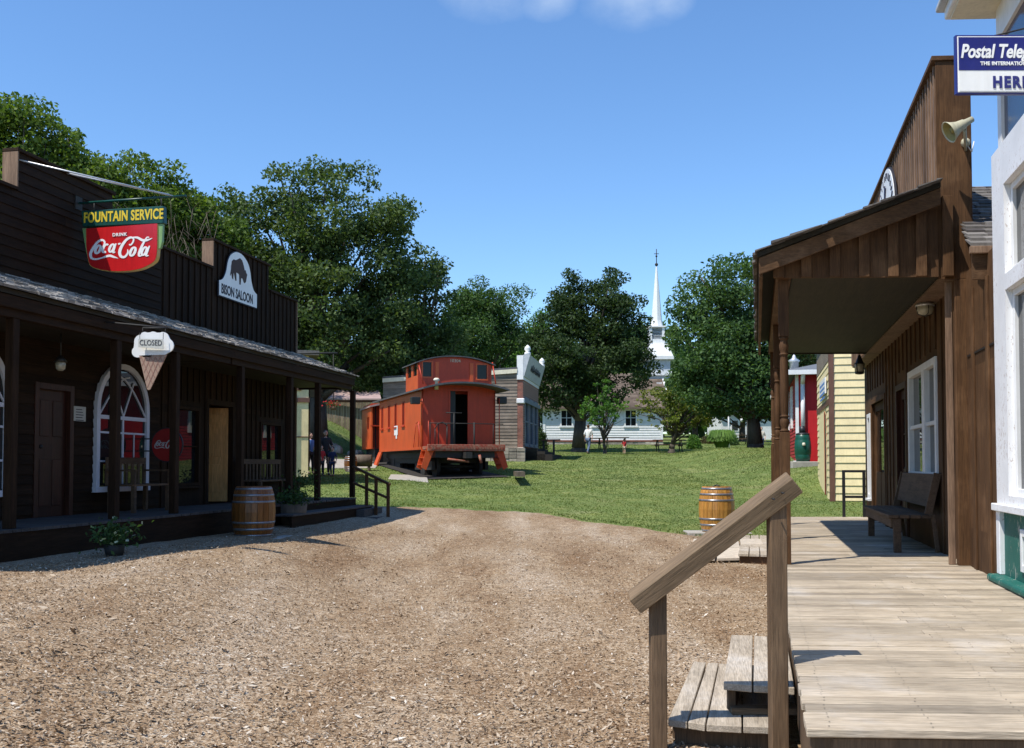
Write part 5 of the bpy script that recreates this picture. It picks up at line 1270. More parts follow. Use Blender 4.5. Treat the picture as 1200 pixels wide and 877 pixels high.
# chimney / vent
v_ = KF.hy(511.5, 440, -.1); MB(KF).lathe((v_[0], -.1, zRT - .25), [(.08, 0), (.05, .3), (.10, .31), (.12, .37), (.07, .42), (.001, .43)], 14).build('roof_vent', 'cream', ca)
mb = MB(KF)
for (pa_, pb_) in (((490, 424), (496, 450)), ((577, 425), (581, 450))):
    a = KF.hy(*pa_, cy0 - .05); b = KF.hy(*pb_, cy0 - .45); mb.tube((a[0], cy0 - .05, a[1]), (b[0], cy0 - .45, b[1]), .025, n=6)
mb.build('grab_rail', 'caboose_red_shade', ca)
# platform, beam, steps, railings
zP = KF.hy(540, 523, -.85)[1]
MB(KF).box(.0, KW, -.85, -.001, zP - .12, zP).build('platform', 'rusty_red', ca)
MB(KF).box(-.02, KW + .06, -.95, -.851, zP - .18, zP + .06).build('end_beam', 'rusty_red', ca, bev=.01)
mb = MB(KF); rnd = random.Random(3)
for k in range(26): x = .1 + k * (KW - .1) / 26; mb.box(x, x + .07, -.97, -.951, zP - .12 + rnd.uniform(0, .03), zP - .0)
mb.build('beam_casting', 'rusty_red', ca)
zG = 1.42
zT = 1.12
for (x0, s) in ((-.02, 1), (KW + .02, -1)):
    mb = MB(KF)
    for yy in (-.80, -.14):
        # swept side plates
        mb.hexa([(x0 - s * .20, yy, zG + .1), (x0 - s * .02, yy, zG + .0), (x0 - s * .02, yy + .03, zG + .0), (x0 - s * .20, yy + .03, zG + .1)],
                [(x0 + s * .02, yy, zP), (x0 + s * .34, yy, zP), (x0 + s * .34, yy + .03, zP), (x0 + s * .02, yy + .03, zP)])
    for k in range(3):
        t = (k + .3) / 3; mb.box(x0 - s * (.20 - .22 * t), x0 - s * (.20 - .22 * t) + s * .2, -.77, -.14, zG + .12 + (zP - zG - .1) * t - .02, zG + .12 + (zP - zG - .1) * t)
    mb.build('side_steps', 'caboose_red_lit' if s == 1 else 'caboose_red_shade', ca)
mb = MB(KF)
for yy in (KL - .4,): mb.hexa([(-.26, yy, zG + .1), (-.20, yy, zG + .04), (-.20, yy + .6, zG + .04), (-.26, yy + .6, zG + .1)], [(0, yy, zS), (.06, yy, zS), (.06, yy + .6, zS), (0, yy + .6, zS)])
mb.build('side_steps', 'caboose_red_lit', ca)
rail_z = KF.hy(540, 496.5, -.9)[1]
mb = MB(KF)
mb.tube((.05, -.9, rail_z), (KW - .0, -.9, rail_z), .018, n=6)
for px_ in (504, 514, 523.5, 532, 555.5, 578): x = KF.hy(px_, 510, -.9)[0]; mb.tube((x, -.9, zP), (x, -.9, rail_z), .016, n=6)
mb.path([(.25, -.93, zP), (.25, -.93, rail_z - .2), (.35, -.93, rail_z - .02), (.55, -.93, rail_z + .04), (.7, -.93, rail_z - .1), (.7, -.93, zP)], .018, 6)
mb.build('end_railing', 'dark_iron', ca)
mb = MB(KF); x = KF.hy(532, 500, -.9)[0]; mb.tube((x, -.9, zP), (x, -.9, rail_z + .38), .025, n=6); mb.tube((x - .3, -.9, rail_z + .38), (x + .3, -.9, rail_z + .38), .02, n=6); x2 = KF.hy(555.5, 500, -.9)[0]; mb.tube((x2, -.92, zP - .3), (x2, -.92, rail_z + .05), .03, n=6); mb.build('brake_wheel_post', 'dark_iron', ca)
mb = MB(KF)
for x in (-.06, .12): mb.tube((x, -.5 if x > 0 else .25, zS + .1), (x, -.5 if x > 0 else .25, rail_z + .1), .014, n=5)
mb.path([(-.05, 1.0, zS + .1), (-.06, .85, zS + .35), (-.06, .6, rail_z + .05), (-.06, .2, rail_z + .1), (-.06, -.05, zS + .1)], .014, 5)
mb.tube((.0, -.1, zS), (.0, -.1, zEV - .1), .02, n=5); mb.tube((KW + .05, -.3, zS), (KW + .05, -.3, zEV - .3), .02, n=5); mb.build('grab_rail', 'caboose_red_shade', ca)
for px_ in (486.5, 588):
    x, z = KF.hy(px_, 470, -.15); mb = MB(KF); mb.box(x - .16, x + .16, -.3, -.02, z - .12, z + .14); mb.beam((x, -.15, z), (0 if px_ < 500 else KW, -.1, z), .04, .04); mb.build('marker_lamp', 'black_metal', ca, bev=.02)
# number panel on the side
a = KF.hx(464, 505, -.015); MB(KF).box(-.02, -.013, a[0] - .30, a[0] + .30, a[1] - .18, a[1] + .2).build('number_panel', 'cloth_white', ca)
a2 = KF.hx(464.5, 512, -.015); MB(KF).box(-.02, -.013, a2[0] - .1, a2[0] + .1, a2[1] - .08, a2[1] + .06).build('number_panel', 'cloth_white', ca)
text('lettering', '12', .30, 'ink', ca, KF.w((-.024, a[0] - .14, a[1] - .12)), tuple(-KF.ay) + (0,), (0, 0, 1), ext=.002) if False else None
# trucks
def truck(y):
    mb = MB(KF)
    for x in (.35, KW - .45):
        mb.box(x, x + .12, y - 1.25, y + 1.25, zT + .30, zT + .62); mb.box(x - .02, x + .14, y - .3, y + .3, zT + .12, zT + .9)
    mb.box(.4, KW - .4, y - .2, y + .2, zG + .25, zS - .05); t = mb.build('truck', 'dark_iron', ca)
    for yy in (y - .85, y + .85):
        for x in (.55, KW - .68):
            m2 = MB(KF); c = (x, yy, zT + .42)
            m2.tube((x, yy, c[2]), (x + .13, yy, c[2]), .42, n=20); m2.tube((x - .05, yy, c[2]), (x + .18, yy, c[2]), .12, n=10); m2.build('wheel', 'dark_iron', t)
        m2 = MB(KF); m2.tube((.5, yy, zT + .42), (KW - .5, yy, zT + .42), .07, n=8); m2.build('axle', 'dark_iron', t)
truck(1.1); truck(KL - 1.1)
mb = MB(KF); mb.box(.3, KW - .3, -.8, KL, zS - .3, zS - .06); mb.box(KW / 2 - .12, KW / 2 + .12, -1.25, -.8, zS - .32, zS - .1); mb.box(.35, KW - .35, .1, KL - .2, zT + .55, zS - .3); mb.build('underframe', 'dark_iron', ca)  # last box is an added filler that blackens the gap under the body
mb = MB(KF); mb.tube((.7, -1.0, zS - .35), (1.5, -1.0, zS - .45), .04, n=6); mb.tube((1.9, -1.0, zS - .2), (1.95, -1.05, zG + .25), .05, n=6); mb.build('air_hose', 'rusty_red', ca)
# rails, over a near-black bed that paints the shade under the caboose
_g = [KF.w(p) for p in ((-.1, -1.6, 0), (KW + .1, -1.5, 0), (KW + .1, 9, 0), (-.1, 9, 0))]
bd = MB(); nb_ = 10
for i in range(nb_):
    l = lambda a, b, t: (a[0] + (b[0] - a[0]) * t, a[1] + (b[1] - a[1]) * t)
    A1, A2, A3, A4 = l(_g[0], _g[3], i / nb_), l(_g[1], _g[2], i / nb_), l(_g[1], _g[2], (i + 1) / nb_), l(_g[0], _g[3], (i + 1) / nb_)
    bd.quad(*[(p[0], p[1], gz(*p) + .045) for p in (A1, A2, A3, A4)])
tag(bd.build('track_shade_bed', 'dark_stone_shade'), kind='structure')
tr = root_at(KF, 'railway_track', 'short length of track under the orange caboose', 'track', KW / 2, 3, 1.15)
mb = MB(KF)
for x in (.6, KW - .65): mb.box(x - .035, x + .035, -1.8, 11, 1.0, zT)
mb.build('rail', 'dark_iron', tr)
mb = MB(KF)
for k in range(18): mb.box(.1, KW - .1, -1.6 + k * .6, -1.38 + k * .6, 1.0, 1.06)
mb.build('sleeper', 'log_wood', tr)
mb = MB(KF); tt = KF.hz(610, 556, 1.3); mb.beam((KW + .3, -1.6, 1.30), (tt[0], tt[1], 1.30), .3, .16)
p = at(608, 556, 35.6); o = mb.build('timber', 'log_wood', root=((p.x, p.y, 1.2), 0)); tag(o, 'old timber lying in the grass to the right of the orange caboose', 'timber')
# second car behind
K2 = at(444.5, 545, 44.0); LF2 = Frame((at(435, 545, 44.0).x, 44.0), (-.30, 1)); 
c2w = 2.6; z20, z21 = LF2.hy(440, 526, 0)[1], LF2.hy(435, 475, 0)[1]
c2 = root_at(LF2, 'railway_car', 'second red railway car half hidden behind the orange caboose', 'railway car', 1.3, 3, 1.6)
wall_open(MB(LF2), 0, .06, (0, 3.0), (z20, z21), [(.7, 1.3, z20 + .9, z21 - .5)]).build('side_wall', 'caboose_red_lit', c2)
MB(LF2).box(.061, c2w, .3, 3.0, z20, z21 + .1).build('body', 'caboose_red_shade', c2)
MB(LF2).box(.0, c2w, -.04, .299, z20 + 1.0, z20 + 1.06).build('end_ledge', 'caboose_red_shade', c2)
mb = MB(LF2); mb.box(.2, .24, .2, .29, z20, z21); mb.box(.5, .55, .2, .29, z20, z21); mb.build('end_stile', 'dark_iron', c2)
mb = MB(LF2); mb.hexa([(-.1, -.25, z21 - .1), (c2w, -.25, z21 + .5), (c2w, 3.1, z21 + .5), (-.1, 3.1, z21 - .1)], [(-.1, -.25, z21 - .03), (c2w, -.25, z21 + .57), (c2w, 3.1, z21 + .57), (-.1, 3.1, z21 - .03)]); mb.build('roof', 'pink_canvas', c2)
for yy in (.8, 2.2):
    m2 = MB(LF2); m2.tube((.3, yy, 2.0), (.42, yy, 2.0), .42, n=18); m2.build('wheel', 'dark_iron', c2)
MB(LF2).box(.2, c2w, .2, 2.9, 1.75, z20 - .002).build('underframe', 'dark_iron', c2)
# ================================================================== BRICK FRONT STORE
q0 = at(613, 545, 45.5); SF = Frame((q0.x, q0.y), (.150, 1))
so = root_at(SF, 'brick_front_store', 'grey clapboard store with red brick front and white cornice behind the caboose', 'building', -4, 3, 2.0)
zt0_ = SF.hy(606, 432, 0)[1]; zt1_ = SF.hy(452, 443, 0)[1]; xB_ = SF.hy(449, 450, 0)[0]; SW = SF.yx(631, 0); zg_ = 2.15; zb_ = SF.hy(600, 525, 0)[1]
zc1 = SF.hy(610, 416.5, -.1)[1]; zc0_ = SF.hy(610, 445, 0)[1]; xbk = SF.hy(606.5, 480, 0)[0]
print('store', zt0_, zt1_, xB_, SW, zb_, zc1, zc0_)
mb = MB(SF); z = zb_; rnd = random.Random(5)
topz = lambda x: zt0_ + (zt1_ - zt0_) * (x / SF.hy(452, 443, 0)[0])
while z < zt0_ - .05:
    x = xbk
    while x > xB_:
        L = rnd.uniform(1.5, 3.6); xe = max(x - L, xB_); zz = min(z + .145, topz(x), topz(xe))
        if zz - z > .03: mb.hexa([(xe, -.022, z), (x - .006, -.022, z), (x - .006, .02, z), (xe, .02, z)], [(xe, -.002, zz), (x - .006, -.002, zz), (x - .006, .02, zz), (xe, .02, zz)])
        x = xe
    z += .15
mb.build('side_siding', 'grey_siding', so)
wall_open(MB(SF), xB_, xbk, (.02, SW), (zg_ - .6, zt1_ - .3), []).build('wall', 'grey_siding', so)
mb = MB(SF)
mb.hexa([(xB_, -.1, topz(xB_) - .05), (xbk, -.1, zt0_ - .05), (xbk, SW, zt0_ - .05), (xB_, SW, topz(xB_) - .05)], [(xB_, -.1, topz(xB_) + .06), (xbk, -.1, zt0_ + .06), (xbk, SW, zt0_ + .06), (xB_, SW, topz(xB_) + .06)]); mb.build('roof', 'caboose_roof', so)
mb = MB(SF); mb.hexa([(xB_, -.12, topz(xB_) - .22), (xbk, -.12, zt0_ - .22), (xbk, -.1, zt0_ - .22), (xB_, -.1, topz(xB_) - .22)], [(xB_, -.12, topz(xB_) - .03), (xbk, -.12, zt0_ - .03), (xbk, -.1, zt0_ - .03), (xB_, -.1, topz(xB_) - .03)]); mb.build('rake_board', 'cream', so)
MB(SF).box(xB_, xbk - .0, -.05, .1, zg_ - .8, zb_).build('foundation', 'stone', so)
mb = MB(SF); x = xB_
while x < .0:
    w = rnd.uniform(.25, .5); z = zg_ - .4
    while z < zb_ - .02: h = rnd.uniform(.14, .24); mb.box(x + .01, x + w - .01, -.05 - rnd.uniform(.03, .09), -.04, z + .008, min(z + h, zb_) - .008); z += h
    x += w
mb.build('foundation_stone', 'stone', so, bev=.03, seg=2)
# brick front
m, nt, out = newmat('brick'); v = objvec(nt, (1, 1, 1), (R_(90), 0, 0)); b = N(nt, 'ShaderNodeTexBrick'); b.inputs['Scale'].default_value = 4.5; b.inputs['Color1'].default_value = (.26, .085, .055, 1); b.inputs['Color2'].default_value = (.18, .06, .045, 1); b.inputs['Mortar'].default_value = (.3, .24, .2, 1); nt.links.new(v, b.inputs[0]); n = noise(nt, objvec(nt), 3, 4); r = ramp(nt, [(.3, (.75,) * 3), (.7, (1.2,) * 3)]); nt.links.new(n.outputs[0], r.inputs[0]); pbsdf(nt, out, mixc(nt, b.outputs[0], r.outputs[0], 1, 'MULTIPLY'), .85, spec=.2)
wd = (SW - 1.0) / 3
fo = [(.55 + i * (wd + .1), .55 + i * (wd + .1) + wd - .25, zg_ + .35, zc0_ - .75) for i in range(3)]
MB(SF).box(xbk, 0, -.02, .45, zb_ - .0, zc0_).build('brick_pier', 'brick', so)
MB(SF).box(xbk - .03, .05, -.06, .5, zg_ - .6, zb_ + .02).build('pier_base', 'stone', so, bev=.04)
wall_open(MB(SF), -.3, -.002, (.45, SW), (zg_ - .5, zc0_), fo).build('front_wall', 'brick', so)
for o in fo:
    w = framed_window(SF, 0, o[0], o[1], o[2], o[3], so, 'slate_paint', fw=.12, side=1, mull_z=(.5,), mw=.06)
MB(SF).box(-.0, .10, .3, SW, zb_ + 2.12, zb_ + 2.3).build('belt_course', 'slate_paint', so)
zz_ = SF.hy(609, 470, 0)[1]; MB(SF).box(xbk - .04, .07, -.08, .2, zz_ - .12, zz_ + .12).build('capital', 'white', so, bev=.03)
mb = MB(SF); mb.hexa([(xbk - .02, -.08, zc0_), (.02, -.08, zc0_), (.02, SW + .05, zc0_), (xbk - .02, SW + .05, zc0_)], [(xbk - .02, -.08, zc1), (.02, -.08, zc1), (.02, SW + .05, zc1), (xbk - .02, SW + .05, zc1)]); mb.build('cornice', 'white', so)
zm_ = zc0_ + (zc1 - zc0_) * .52
mb = MB(SF); mb.hexa([(.021, -.07, zc0_ + .15), (.06, -.07, zc0_ + .15), (.06, SW + .05, zc0_ + .15), (.021, SW + .05, zc0_ + .15)], [(.021, -.07, zc1 + .02), (.34, -.07, zc1 + .02), (.34, SW + .05, zc1 + .02), (.021, SW + .05, zc1 + .02)]); mb.build('cornice_flare', 'grey_white', so)  # shaded front of the white cornice, shade put into the grey
mb = MB(SF)
for yy in (.1, SW - .1): mb.lathe((.2, yy, zc1 + .02), [(.15, 0), (.15, .12), (.08, .16), (.16, .28), (.12, .38), (.02, .48)], 12)
mb.build('finial', 'white', so)
# dark illegible lettering
Ls = []; rnd = random.Random(9)
for k in range(9): y_ = SW * .22 + k * SW * .07; Ls.append([(y_, zc0_ + .55 + rnd.uniform(-.04, .04), .07), (y_ + .13, zc0_ + .75 + rnd.uniform(-.06, .08), .09), (y_ + .2, zc0_ + .52, .06), (y_ + .3, zc0_ + .62, .06)])
strokes('lettering', Ls, 'ink', so, lambda x, y, h: SF.w((.05 + .29 * (y - zc0_ - .15) / (zc1 - zc0_ - .13) + .02 + h, x, y)), .01)
mb = MB(SF)
for k in range(3): mb.box(0.0, 1.3 - k * .35, .6, SW - .8, zg_ - .5, zg_ - .05 + k * .14)
mb.build('steps', 'dark_stone_shade', so)
# ramp railing
pr1 = at(637, 532, 48.); pr2 = at(649, 532.5, 47.5)
rg = thing('pipe_railing', 'dark railing with two posts beside the brick store steps', 'railing', (pr1.x, pr1.y, gz(pr1.x, pr1.y)))
zt_r = at(640, 516, 48).z
for p in (pr1, pr2): MB().box(p.x - .05, p.x + .05, p.y - .05, p.y + .05, gz(p.x, p.y) - .1, zt_r - .03).build('post', 'dark_iron', rg)
mb = MB(); mb.beam((pr1.x - .1, pr1.y, zt_r), (pr2.x + .3, pr2.y, zt_r), .09, .07); mb.build('rail', 'brown_trim', rg)
# ================================================================== CHURCH
dCh = 76.; HF = Frame((0, dCh), (.02, 1)); hx = lambda px, py: HF.hy(px, py, 0)
ch = root_at(HF, 'church', 'white clapboard church with tall slim steeple behind the trees', 'church', 8, 4, 3.2)
x0c, x1c = hx(637, 500)[0], hx(776, 500)[0]; zb0c = hx(700, 516)[1]; zec = hx(700, 479)[1]; 
zbase = hx(700, 522)[1] - .3; RD = 5.0; zrc = HF.hy(700, 438, RD)[1]
print('church', x0c, x1c, zb0c, zec, zrc)
zwt = hx(700, 476)[1]
wx_ = [(hx(p - 7.5, 0)[0], hx(p + 7.5, 0)[0], hx(700, 500)[1], zec - .05) for p in (663, 700, 737)]
mb = MB(HF); z = zb0c
while z < zec:
    zz = min(z + .19, zec); segs = [(x0c, x1c)]
    for o in wx_:
        if o[2] < zz and o[3] > z:
            ns = []
            for a, b in segs:
                if o[0] > a: ns.append((a, min(b, o[0])))
                if o[1] < b: ns.append((max(a, o[1]), b))
            segs = [s_ for s_ in ns if s_[1] > s_[0] + .01]
    for a, b in segs: mb.hexa([(a, -.04, z), (b, -.04, z), (b, .02, z), (a, .02, z)], [(a, -.005, zz), (b, -.005, zz), (b, .02, zz), (a, .02, zz)])
    z += .19
mb.build('siding', 'white_siding', ch)
mb = MB(HF)
for (a, b) in ((x0c - .05, x0c + .14), (x1c - .14, x1c + .05)): mb.box(a, b, -.07, -.041, zb0c, zec)
mb.box(x0c, x1c, .02, .2, zb0c, zec) if False else None
mb.build('corner_board', 'white', ch)
MB(HF).box(x0c + .02, x1c - .02, .1, 2 * RD, zbase - .5, zec).build('wall', 'white_siding', ch)
MB(HF).box(x0c - .05, x1c + .05, -.10, .099, zb0c - .12, zb0c).build('sill_board', 'brick_red', ch)
MB(HF).box(x0c, x1c, -.03, .099, zbase - .6, zb0c - .12).build('foundation', 'stone', ch)
mb = MB(HF); x = x0c; rnd = random.Random(8)
while x < x1c - .2: w = rnd.uniform(.3, .6); mb.box(x + .01, x + w - .01, -.03 - rnd.uniform(.02, .06), -.02, zbase - .2, zb0c - .14); x += w
mb.build('foundation_stone', 'stone', ch)
for o in wx_:
    w = framed_z = MB(HF); f = .11
    w.box(o[0], o[0] + f, -.09, 0, o[2], o[3]); w.box(o[1] - f, o[1], -.09, 0, o[2], o[3]); w.box(o[0] + f, o[1] - f, -.09, 0, o[3] - f, o[3]); w.box(o[0] - .06, o[1] + .06, -.12, 0, o[2] - .08, o[2] + .06)
    w = w.build('window', 'white', ch); MB(HF).box(o[0] + f, o[1] - f, -.03, -.02, o[2] + .06, o[3] - f).build('pane', 'glass_dim', w)
    mb = MB(HF); cx__ = (o[0] + o[1]) / 2; mb.box(cx__ - .03, cx__ + .03, -.05, -.031, o[2] + .06, o[3] - f); mb.box(o[0] + f, o[1] - f, -.055, -.031, (o[2] + o[3]) / 2 - .03, (o[2] + o[3]) / 2 + .03); mb.build('sash_bar', 'grey_white', w)
# roof
xr_ = hx(784, 440)[0]
mb = MB(HF); mb.hexa([(x0c - .6, -.5, zec - .05), (xr_, -.5, zec - .05), (xr_, RD, zrc - .1), (x0c - .6, RD, zrc - .1)], [(x0c - .6, -.5, zec + .08), (xr_, -.5, zec + .08), (xr_, RD, zrc), (x0c - .6, RD, zrc)])
mb.hexa([(x0c - .6, RD, zrc - .1), (xr_, RD, zrc - .1), (xr_, 2 * RD + .5, zec), (x0c - .6, 2 * RD + .5, zec)], [(x0c - .6, RD, zrc), (xr_, RD, zrc), (xr_, 2 * RD + .5, zec + .1), (x0c - .6, 2 * RD + .5, zec + .1)])
mb.build('roof', 'church_shingle', ch)
mb = MB(HF); nr = 26
for r in range(nr):
    t0, t1 = r / nr, (r + 1) / nr; x = x0c - .6
    while x < xr_:
        w = rnd.uniform(.25, .6); ya, za = -.5 + (RD + .5) * t0, zec + .08 + (zrc - zec - .08) * t0; yb__, zb__ = -.5 + (RD + .5) * t1, zec + .08 + (zrc - zec - .08) * t1
        mb.hexa([(x, ya, za), (x + w - .02, ya, za), (x + w - .02, yb__, zb__), (x, yb__, zb__)], [(x, ya, za + .05), (x + w - .02, ya, za + .05), (x + w - .02, yb__, zb__ + .012), (x, yb__, zb__ + .012)]); x += w
mb.build('roof_shingle', 'church_shingle', ch)
mb = MB(HF); mb.hexa([(xr_, -.5, zec - .12), (xr_ + .12, -.5, zec - .12), (xr_ + .12, RD, zrc - .2), (xr_, RD, zrc - .2)], [(xr_, -.5, zec + .14), (xr_ + .12, -.5, zec + .14), (xr_ + .12, RD, zrc + .06), (xr_, RD, zrc + .06)]); mb.build('verge_board', 'white', ch)
MB(HF).box(x1c, xr_ - .1, 3.2, 6.8, zbase, zrc - .9).build('vestibule', 'white_siding', ch)
# steeple
ty = RD; hz_ = lambda px, py: HF.hy(px, py, ty)
def ring(pxl, pxr, py): a = hz_(pxl, py); b = hz_(pxr, py); return a[0], b[0], a[1]
def frust(mb, r0, r1):
    (a, b, z0), (c, d, z1) = r0, r1; h0 = (b - a) / 2; h1 = (d - c) / 2
    return mb.hexa([(a, ty - h0, z0), (b, ty - h0, z0), (b, ty + h0, z0), (a, ty + h0, z0)], [(c, ty - h1, z1), (d, ty - h1, z1), (d, ty + h1, z1), (c, ty + h1, z1)])
frust(MB(HF), ring(756, 783.5, 446), ring(756, 783.5, 422)).build('tower', 'grey_white', ch)  # white tower painted grey, its shade put into the colour
frust(MB(HF), ring(753.5, 786, 441.5), ring(753.5, 786, 437)).build('tower_band', 'white', ch)
mb = MB(HF); frust(mb, ring(751, 787, 423), ring(751, 787, 419.5)); frust(mb, ring(751.5, 786.5, 419.3), ring(757, 781, 405)); mb.build('tower_skirt', 'white', ch)
be = MB(HF); r0 = ring(760, 778, 405); r1 = ring(760, 778, 385)
for i in range(4):
    pass
w_ = (r0[1] - r0[0]); h_ = w_ / 2
for (sx_, sy_) in ((0, 0), (1, 0), (0, 1), (1, 1)):
    be.box(r0[0] + sx_ * (w_ - .22), r0[0] + .22 + sx_ * (w_ - .22), ty - h_ + sy_ * (2 * h_ - .22), ty - h_ + .22 + sy_ * (2 * h_ - .22), r0[2], r1[2])
be.box(r0[0] + .22, r0[1] - .22, ty - h_ + .05, ty + h_ - .05, r0[2], r0[2] + .45)
be.build('belfry', 'white', ch)
mb = MB(HF); z = r0[2] + .47
while z < r1[2] - .1: mb.box(r0[0] + .2, r0[1] - .2, ty - h_ + .12, ty + h_ - .12, z, z + .05); z += .12
mb.build('louver', 'grey_white', ch)
MB(HF).box(r0[0] - .1, r0[1] + .1, ty - h_ - .1, ty + h_ + .1, r1[2], r1[2] + .12).build('belfry_cap', 'white', ch)
sp0 = ring(761.5, 776, 383); zt_s = hz_(769, 311)[1]; xc_ = hz_(769.3, 311)[0]
mb = MB(HF); hr0 = (sp0[1] - sp0[0]) / 2; mb.lathe((xc_, ty, sp0[2]), [(hr0 * 1.05, 0), (hr0 * .86, .5), (.05, zt_s - sp0[2])], 8)
for i in range(len(mb.sm)): mb.sm[i] = False
mb.build('spire', 'white', ch)
zf_ = hz_(769, 292)[1]; mb = MB(HF); mb.tube((xc_, ty, zt_s - .05), (xc_, ty, zf_), .035, n=6); mb.ball((xc_, ty, zt_s + .05), .14, 10, 6); mb.ball((xc_, ty, zt_s + .75), .09, 8, 6); mb.tube((xc_ - .2, ty, zt_s + .95), (xc_ + .2, ty, zt_s + .95), .03, n=5); mb.build('finial', 'dark_iron', ch)
# ================================================================== LEFT MID: yellow building, fence, house
yl = at(343, 545, 30.5); YLF = Frame((at(361, 545, 30.5).x, 30.5), (-.26, 1)); 
yb = root_at(YLF, 'yellow_shed', 'pale yellow board building seen beyond the saloon porch', 'building', -1, 1.5, gz(yl.x, yl.y))
zb1 = YLF.hy(350, 540, 0)[1]; zsp = YLF.hy(350, 469, 0)[1]; zmd = YLF.hy(350, 512, 0)[1]
MB(YLF).box(-6, 0, 0, 5.6, zb1 - .5, 5.0).build('wall', 'yellow_wall', yb)
mb = MB(YLF); mb.box(-6, .03, -.05, -.001, zsp - .07, zsp + .07); mb.build('belt_board', 'brown_trim', yb)
mb = MB(YLF)
mb.box(-6, 0, -.022, -.0, zmd - .02, zmd + .01)
mb.build('panel_joint', 'brown_trim', yb)
MB(YLF).box(-.35, -.22, -.06, -.001, zsp + .3, 4.9).build('shutter', 'brown_trim', yb)
MB(YLF).box(-6.3, .3, -.3, 5.9, 5.0, 5.14).build('roof', 'shake_dark', yb)
MB(YLF).box(.001, .05, 0, 5.6, zb1 - .3, 4.9).build('side_wall', 'brown_v', yb)
# plank fence on the hill
fe = thing('plank_fence', 'long weathered plank fence running along the top of the left lawn', 'fence', (at(405, 490, 55).x, 55, 4))
mb = MB(); 
for k in range(240):
    x = -17.5 + k * .155; y = 56 + .08 * (k - 60) * .12; zt__ = at(400, 471.5, y).z + rnd.uniform(-.04, .04) - .0; zb__ = gz(x, y) - .3
    if x > -6.8: break
    mb.box(x, x + .14, y, y + .025, zb__, zt__)
mb.build('board', 'fence_wood', fe)
mb = MB(); mb.box(-17.6, -7, 55.62, 55.8, at(400, 471, 56).z - .05, at(400, 469.5, 56).z); mb.build('cap_rail', 'brown_v', fe)
# house roof beyond the fence
h0 = at(378, 470, 68); h1 = at(432, 470, 68); hs = thing('distant_house', 'low house with pale pinkish roof beyond the plank fence', 'house', (h0.x, 68, gz(h0.x, 68)))
zr1 = at(400, 457, 71).z; mb = MB(); mb.hexa([(h0.x - 3, 67, h0.z), (h1.x + 1, 67, h0.z), (h1.x + .3, 71, zr1 - .1), (h0.x - 2.4, 71, zr1 - .1)], [(h0.x - 3, 67, h0.z + .1), (h1.x + 1, 67, h0.z + .1), (h1.x + .3, 71, zr1), (h0.x - 2.4, 71, zr1)]); mb.build('roof', 'pink_canvas', hs)
MB().box(h0.x - 2.5, h1.x + .5, 67.5, 73, gz(h0.x, 68) - 1, h0.z - .01).build('wall', 'cream', hs)
# ================================================================== YELLOW BUILDING + BARN on the right
YF = Frame((at(973.5, 545, 26.).x, 26.), (.25, 1)); 
ye = root_at(YF, 'yellow_building', 'yellow clapboard building with dark brown corner boards beyond the right porch', 'building', 2, 3, .6)
zg2 = YF.hy(985, 586, 0)[1]; YLn = YF.yx(959, 0); zsg = 5.4
clapx = MB(YF); z = zg2 - .02
while z < zsg: clapx.hexa([(.10, -.03, z), (5, -.03, z), (5, .0, z), (.10, .0, z)], [(.10, -.004, z + .20), (5, -.004, z + .20), (5, .0, z + .20), (.10, .0, z + .20)]); z += .2
clapx.build('siding', 'yellow_siding', ye)
dr = (YF.yx(969.5, 0), YF.yx(961.5, 0), zg2, YF.hx(965, 484, 0)[1])
clap(YF, 0, .10, YLn, zg2, zsg - 1.0, 'yellow_siding', ye, name='siding', expo=.2, side=-1, ops=[(dr[0] - .1, dr[1] + .1, zg2 - .1, dr[3] + .1)])
wall_open(MB(YF), .001, .1, (.05, YLn), (zg2 - .3, zsg), [dr]).build('wall', 'yellow_siding', ye); MB(YF).box(.1, 5, .0, .05, zg2 - .3, zsg).build('wall', 'yellow_siding', ye)
mb = MB(YF); mb.box(-.03, .10, -.045, .10, zg2 - .1, zsg); mb.box(-.035, -.001, .1, YLn, YF.hx(968, 478, 0)[1], YF.hx(968, 478, 0)[1] + .16); mb.build('corner_board', 'brown_trim', ye)
MB(YF).box(.3, 4.8, .3, YLn, zg2 - .3, zsg - .2).build('inner_wall', 'dark_inside', ye)
dd = MB(YF); dd.box(-.03, .02, dr[0] + .5, dr[1], zg2 + .05, dr[3]); ddo = dd.build('door', 'yellow_siding', ye); MB(YF).box(-.04, -.031, dr[0] + .45, dr[0] + .52, zg2 + .05, dr[3]).build('door_edge', 'barn_red', ye)
MB(YF).box(-.05, .01, 0, YLn, zsg - .95, zsg + .2).build('gable_panel', 'green_enamel', ye) if False else MB(YF).box(-.02, .02, .1, YLn, zsg - 1.0, zsg).build('upper_panel', 'grey_siding', ye)
MB(YF).box(-.2, 5.1, -.2, YLn + .2, zsg, zsg + .12).build('roof', 'asphalt_shingle', ye)
s_ = (YF.yx(969, -.05), YF.yx(962.5, -.05)); zs0, zs1 = YF.hx(966, 463, -.05)[1], YF.hx(966, 444, -.05)[1]
ys = root_at(YF, 'shop_sign', 'small pale blue and white sign on the yellow clapboard wall', 'sign', -.05, s_[0], zs0)
MB(YF).box(-.08, -.045, s_[0], s_[1], zs0, zs1).build('board', 'white', ys)
mb = MB(YF)
for k in range(4): mb.box(-.084, -.081, s_[0] + .15, s_[1] - .15 - .1 * (k % 2), zs1 - .12 - k * .13 - .06, zs1 - .12 - k * .13)
mb.build('lettering', 'cloth_blue', ys)
